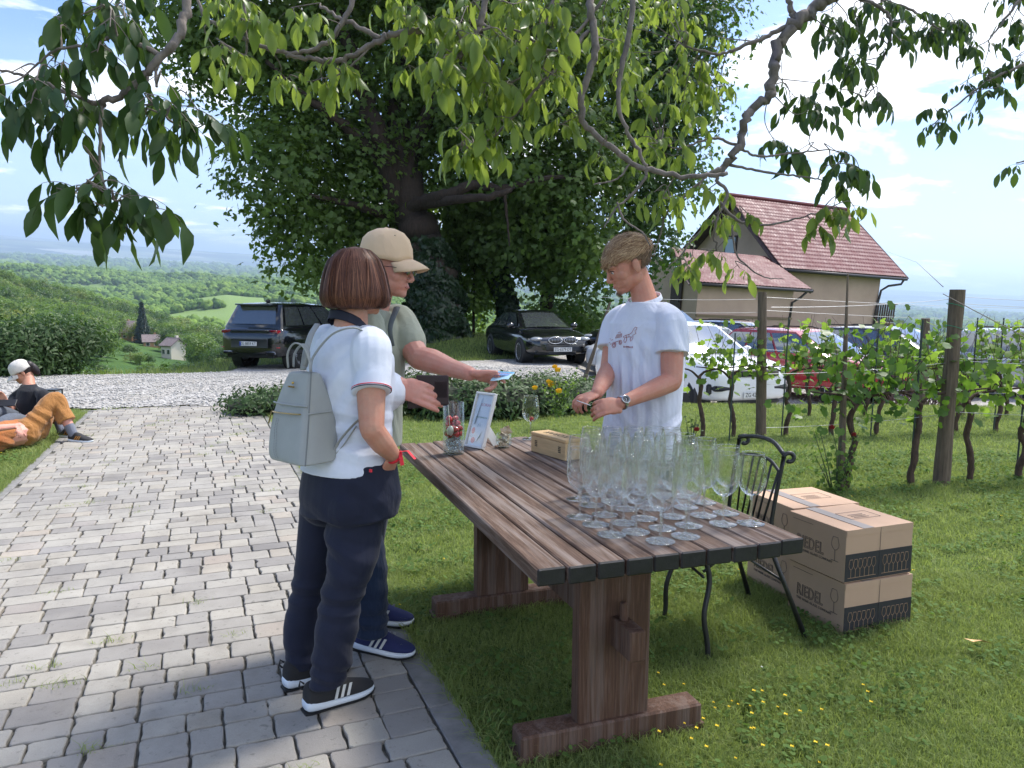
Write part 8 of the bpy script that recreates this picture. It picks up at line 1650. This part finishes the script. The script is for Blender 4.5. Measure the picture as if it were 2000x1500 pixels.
poly('cart_print', [circ(-.062, -.030, .014), circ(-.062, -.030, .008), circ(-.016, -.016, .011), circ(-.016, -.016, .005), [(-.062, -.03), (-.058, -.016), (-.012, -.004)], [(-.060, .004), (-.014, .012), (-.016, .028), (-.050, .022), (-.060, .004)], [(-.05, .010), (-.018, .018)], [(-.05, .016), (-.018, .023)], [(-.045, .03), (-.03, .036), (-.025, .031)], [(-.075, -.004), (-.09, -.008)], [(-.1, -.02), (-.112, -.022)], [(-.085, -.022), (-.092, -.03)], [(-.1, -.004), (-.108, -.0)]])
poly('horse_print', [[(-.004, .012), (.008, .020), (.030, .026), (.044, .034), (.052, .052), (.060, .062), (.070, .060), (.068, .050), (.062, .046), (.064, .036), (.070, .032), (.060, .026), (.052, .022), (.055, .008), (.050, -.006)], [(.045, .014), (.040, .002), (.046, -.008)], [(.016, .010), (.020, -.004), (.014, -.016)], [(.008, .006), (.004, -.006), (.010, -.016)], [(-.004, .012), (.004, .008), (.020, .012), (.045, .014)], [(.012, .02), (.016, .008)], [(.028, .024), (.03, .012)]])
for ch_, x_ in (('K', .012), ('O', .025), ('R', .038), ('A', .050), ('K', .064)):
    o_ = onsh(x_, -.036); text_obj('letter', ch_, .0125, frame4(o_, -Sy, (0, 0, 1)), pr, ym, ext=.0012)
# trousers (hidden behind table and glasses, but standing on the lawn)
mb = MB(); mb.loft([ering(A3(1250, 872, DY), Sy, Fy, .175, .125), ering(yH, Sy, Fy, .182, .130), ering(yH+[0, 0, -.12], Sy, Fy, .18, .13)])
yF = np.array(G(1212, 1155, 0))
for s in (-1, 1): q = spline([yH+Sy*s*.09+[0, 0, -.05], yH*.5+yF*.5+Sy*s*.08, yF+[0, 0, .10]+Sy*s*.07], 24); rr_ = np.linspace(.095, .062, 24); mb.loft([ering(q[i], Sy, Fy, rr_[i], rr_[i]*1.05, 20, 2.1) for i in range(24)])
as_obj(remesh(mb, .007, 6), 'trousers', cloth_mat('dark_trousers', rgb(40, 42, 48)), ym)
for s in (-1, 1): h2 = Vector((yF[0], yF[1], .003))+Vector(Sy*s*.07)-Vector(Fy)*.08; shoe(ym, h2, h2+Vector(Fy)*.29, shoe_k, shoe_w, shoe_g, w=.05)
# watch and folded paper
wa = thing('wristwatch', 'steel wristwatch with black dial on the left wrist of the young man', 'watch', (0, 0, 0)); steel = mat('brushed_steel', (.55, .56, .57), rough=.25, metal=1.0)
wdv = (ywL-yeL)/np.linalg.norm(ywL-yeL); wcn = ywL-wdv*.012; A_ = align(wdv, (0, 0, 1)); MB().lathe([(.0315, -.009), (.0335, -.007), (.0335, .007), (.0315, .009)], wcn, 32, rot=A_).build('bracelet', steel, wa, True)
out = np.array([-.15, -.88, .30]); out -= wdv*np.dot(out, wdv); out /= np.linalg.norm(out); B_ = align(out, tuple(wdv)); MB().lathe([(.001, 0), (.020, 0), (.021, .003), (.021, .009), (.0185, .0105), (.001, .0105)], wcn+out*.0285, 32, rot=B_).build('case', steel, wa, True); MB().lathe([(.0003, 0), (.0168, 0), (.0168, .001), (.0003, .001)], wcn+out*.0392, 32, rot=B_).build('dial', mat('dial_black', (.01, .01, .012), rough=.15), wa)
b = MB(); 
for k in range(12): a = k*PI/6; b.box(wcn+out*.0406+B_@np.array([.013*math.cos(a), .013*math.sin(a), 0]), (.002, .002, .0006), B_)
for L_, a in ((.008, .6), (.011, 2.4)): b.box(wcn+out*.0408+B_@np.array([L_/2*math.cos(a), L_/2*math.sin(a), 0]), (L_, .0014, .0006), B_@rotz(a))
b.build('hands', white_m, wa); b = MB(); pc_ = A3(1140, 787, DY-.40); b.box(pc_, (.060, .030, .003), rotz(.2)@rot(.35, 'Y'), bev=.0008); tag(b.build('folded_paper', mat('white_paper', (.72, .73, .74), rough=.7)), 'small folded white paper pinched between the hands of the young man', 'paper')
# ================================================================ WOMAN SITTING ON THE GRASS
sw = thing('person', 'woman in black T-shirt and off-white cap sitting on the grass at the left edge', 'person', (0, 0, 0)); DS = 8.35
Fs_ = np.array([-.72, -.69, 0]); Ss = np.array([Fs_[1], -Fs_[0], 0]); Rs = frame3((-.78, -.55, -.55)); sc = A3(42, 727, DS)
mb = MB(); Ts = head(mb, sc, Rs, 1.02, neck=A3(56, 754, DS)); sN, sC, sB = A3(57, 750, DS), A3(58, 785, DS), A3(64, 828, DS)
mb.loft([ering(sB, Ss, Fs_, .15, .12), ering(sC, Ss, Fs_, .15, .10), ering(sN, Ss, Fs_, .07, .06)])
a1, a2, a3 = A3(84, 772, DS-.12), A3(83, 800, DS-.2), A3(52, 815, DS-.42); chain(mb, [a1, a2], [.045, .040]); chain(mb, [a2, a3], [.040, .026]); hand(mb, a3, A3(30, 822, DS-.5)-a3, np.array([0, .4, -.9]), side=1, curls=(.4, .5, .5, .5), k=1.0)
b1_, b2_, b3_ = A3(30, 778, DS), A3(20, 803, DS-.2), A3(12, 783, DS-.38); chain(mb, [b1_, b2_], [.045, .040]); chain(mb, [b2_, b3_], [.038, .026]); hand(mb, b3_, np.array([-.3, -.1, .5]), np.array([-.3, -.6, .4]), side=-1, curls=(.5, .6, .6, .6), k=1.0)
as_obj(remesh(mb, .006, 4), 'body', skin_w, sw); eyes(Ts, Rs, 1.02, sw)
blk_c = cloth_mat('black_cotton', (.014, .015, .020), (.010, .011, .015), scale=8)
mb = MB(); mb.loft([ering(A3(66, 838, DS), Ss, Fs_, .19, .15), ering(A3(62, 812, DS), Ss, Fs_, .185, .145), ering(sC, Ss, Fs_, .19, .14), ering(A3(57, 762, DS), Ss, Fs_, .17, .11, p=2), ering(A3(56, 750, DS), Ss, Fs_, .085, .07, p=2)]); chain(mb, [A3(72, 765, DS), a1, a1*.45+a2*.55], [.06, .068, .062]); chain(mb, [A3(44, 766, DS), b1_, b1_*.6+b2_*.4], [.06, .066, .06]); as_obj(remesh(mb, .009, 5), 'tshirt', blk_c, sw)
dkh = hair_mat('dark_hair', rgb(22, 16, 18), rgb(40, 28, 28), rgb(66, 46, 42)); b = MB(); b.ball(Ts((0, -.02, .03)), (.080, .100, .092), 24, 16, rot=Rs); b.ball(Ts((.0, -.12, -.03)), (.040, .045, .085), 16, 12, rot=Rs); b.ball(Ts((0, -.10, .03)), (.05, .05, .05), 16, 12, rot=Rs); hm2 = remesh(b, .007, 3); V, N = mesh_np(hm2); l_ = (V-Ts((0, 0, 0)))@Rs; bm = bmesh.new(); bm.from_mesh(hm2); bm.verts.ensure_lookup_table(); bmesh.ops.delete(bm, geom=[v for v, q in zip(bm.verts, l_) if q[1] > .035 and q[2] < .05], context='VERTS'); bm.to_mesh(hm2); bm.free(); as_obj(hm2, 'hair', mat('dark_hair_mass', rgb(34, 24, 26), rough=.5, var=.4, vscale=60), sw)
cap(sw, Ts((0, -.002, .012)), Rs, cloth_mat('offwhite_cap', rgb(214, 208, 200)), 1.06)
for s in (-1, 1): b = MB(); b.tube([Ts((s*.033+.024*math.cos(a), .102, .0+.018*math.sin(a))) for a in np.linspace(0, 2*PI, 17)], .0025, 5); b.build('glasses_rim', gf, sw); MB().ball(Ts((s*.033, .100, 0)), (.022, .003, .016), 14, 6, rot=Rs).build('glasses_lens', sg_k, sw, True)
mb = MB(); k1_, k2_ = A3(-10, 806, DS-.5), A3(-60, 850, DS-.9); chain(mb, [A3(62, 836, DS)+Ss*.08, k1_, k2_], [.10, .08, .06]); chain(mb, [A3(62, 836, DS)-Ss*.08, A3(20, 822, DS-.7), A3(-40, 862, DS-1.1)], [.10, .08, .06]); as_obj(remesh(mb, .01, 4), 'trousers', cloth_mat('grey_washed_denim', rgb(96, 102, 112), rgb(60, 66, 76), scale=16), sw)
ph = MB(); ph.box(A3(12, 787, DS-.45), (.19, .012, .10), frame3((.25, -.9, 0))@rot(.9, 'X'), bev=.004); tag(ph.build('tablet', trim_k), 'black tablet with a dangling cord in the hands of the sitting woman', 'tablet')
tag(MB().tube([A3(14, 788, DS-.45), A3(26, 790, DS-.44), A3(36, 800, DS-.42), A3(39, 812, DS-.4), A3(33, 806, DS-.42)], .004, 5).build('cord', trim_k), 'thin black cord dangling from the tablet of the sitting woman', 'cord')
# ================================================================ PERSON LYING IN TAN CLOTHES
ly = thing('person', 'person in rust top and tan corduroy trousers lying on the grass, one knee raised', 'person', (0, 0, 0)); DLY = 7.95
hpz = G(50, 846, .14); hpv = np.array(hpz); kn1 = A3(108, 778, DLY-.05); ft1 = np.array(G(143, 848, .09)); kn2 = A3(100, 784, DLY+.30); ft2 = np.array(G(120, 840, .09))
mb = MB(); chain(mb, [kn1, (kn1+ft1)/2, ft1], [.060, .056, .042]); chain(mb, [kn2, (kn2+ft2)/2, ft2], [.058, .052, .040]); tb = np.array(G(-60, 862, .14)); chain(mb, [hpv, tb], [.12, .14]); chain(mb, [tb, tb+[-.35, -.03, .02]], [.13, .06]); hc2 = tb+np.array([-.55, -.05, .03]); Rl = frame3((.05, -.15, 1), up=(-1, 0, 0)); head(mb, hc2, Rl, 1.0)
e1 = np.array(G(-20, 838, .30)); w1 = np.array(G(34, 832, .27)); chain(mb, [tb+[.0, .12, .10], e1], [.045, .040]); chain(mb, [e1, w1], [.038, .027]); hand(mb, w1, np.array([.62, -.55, -.35]), np.array([-.2, -.5, -.8]), side=1, curls=(.5, .5, .55, .6), k=1.0)
e2 = np.array(G(42, 859, .05)); w2 = np.array(G(2, 845, .16)); chain(mb, [np.array(G(-10, 866, .10)), e2], [.040, .036]); chain(mb, [e2, w2], [.035, .027]); hand(mb, w2, np.array([-.8, .3, .2]), np.array([0, 0, -1]), side=1, k=1.0)
as_obj(remesh(mb, .006, 4), 'body', skin_m, ly)
tan = cloth_mat('tan_corduroy', rgb(168, 118, 66), rgb(140, 92, 48), wr=.003, scale=9); mb = MB(); chain(mb, [hpv+[-.15, 0, .02], hpv], [.13, .14]); chain(mb, [hpv, hpv*.5+kn1*.5+[0, 0, .0], kn1, kn1*.55+ft1*.45], [.118, .100, .078, .078]); mb.tube([kn1*.6+ft1*.4, kn1*.36+ft1*.64], [.082, .092], 20); chain(mb, [hpv+[0, .15, 0], kn2, kn2*.45+ft2*.55], [.13, .090, .085]); me = remesh(mb, .008, 5); folds(me, [(hpv*.6+kn1*.4, (.2, .2, .2), (40, 20, 50), .5, .008), (kn1*.7+ft1*.3, (.14, .14, .14), (50, 10, 30), 1.5, .007), (hpv, (.2, .2, .12), (45, 20, 60), 2.5, .007)]); as_obj(me, 'trousers', tan, ly)
mb = MB(); chain(mb, [hpv+[-.10, 0, .01], tb+[.1, 0, 0], tb+[-.1, 0, 0]], [.14, .15, .15]); chain(mb, [tb+[0, .12, .1], tb*.5+e1*.5+[0, .05, .05]], [.08, .07]); chain(mb, [np.array(G(-40, 866, .10)), np.array(G(12, 862, .09))], [.09, .075]); me = remesh(mb, .008, 4); folds(me, [(hpv*.5+tb*.5, (.3, .2, .2), (40, 20, 50), .5, .014)]); as_obj(me, 'top', cloth_mat('rust_top', rgb(172, 108, 58), rgb(150, 88, 44), wr=.003), ly)
sock = cloth_mat('grey_sock', rgb(112, 116, 128)); mb = MB(); chain(mb, [kn1*.25+ft1*.75, ft1], [.050, .046]); as_obj(remesh(mb, .006, 2), 'sock', sock, ly); mb = MB(); chain(mb, [kn2*.3+ft2*.7, ft2], [.048, .045]); as_obj(remesh(mb, .006, 2), 'sock', sock, ly)
for f_0, dx in ((ft1, (.97, -.22)), (ft2, (.98, -.1))): h2 = Vector((f_0[0]-.05, f_0[1]+.01, .006)); shoe(ly, h2, h2+Vector((dx[0], dx[1], 0))*.29, shoe_k, shoe_w, gold, w=.052)
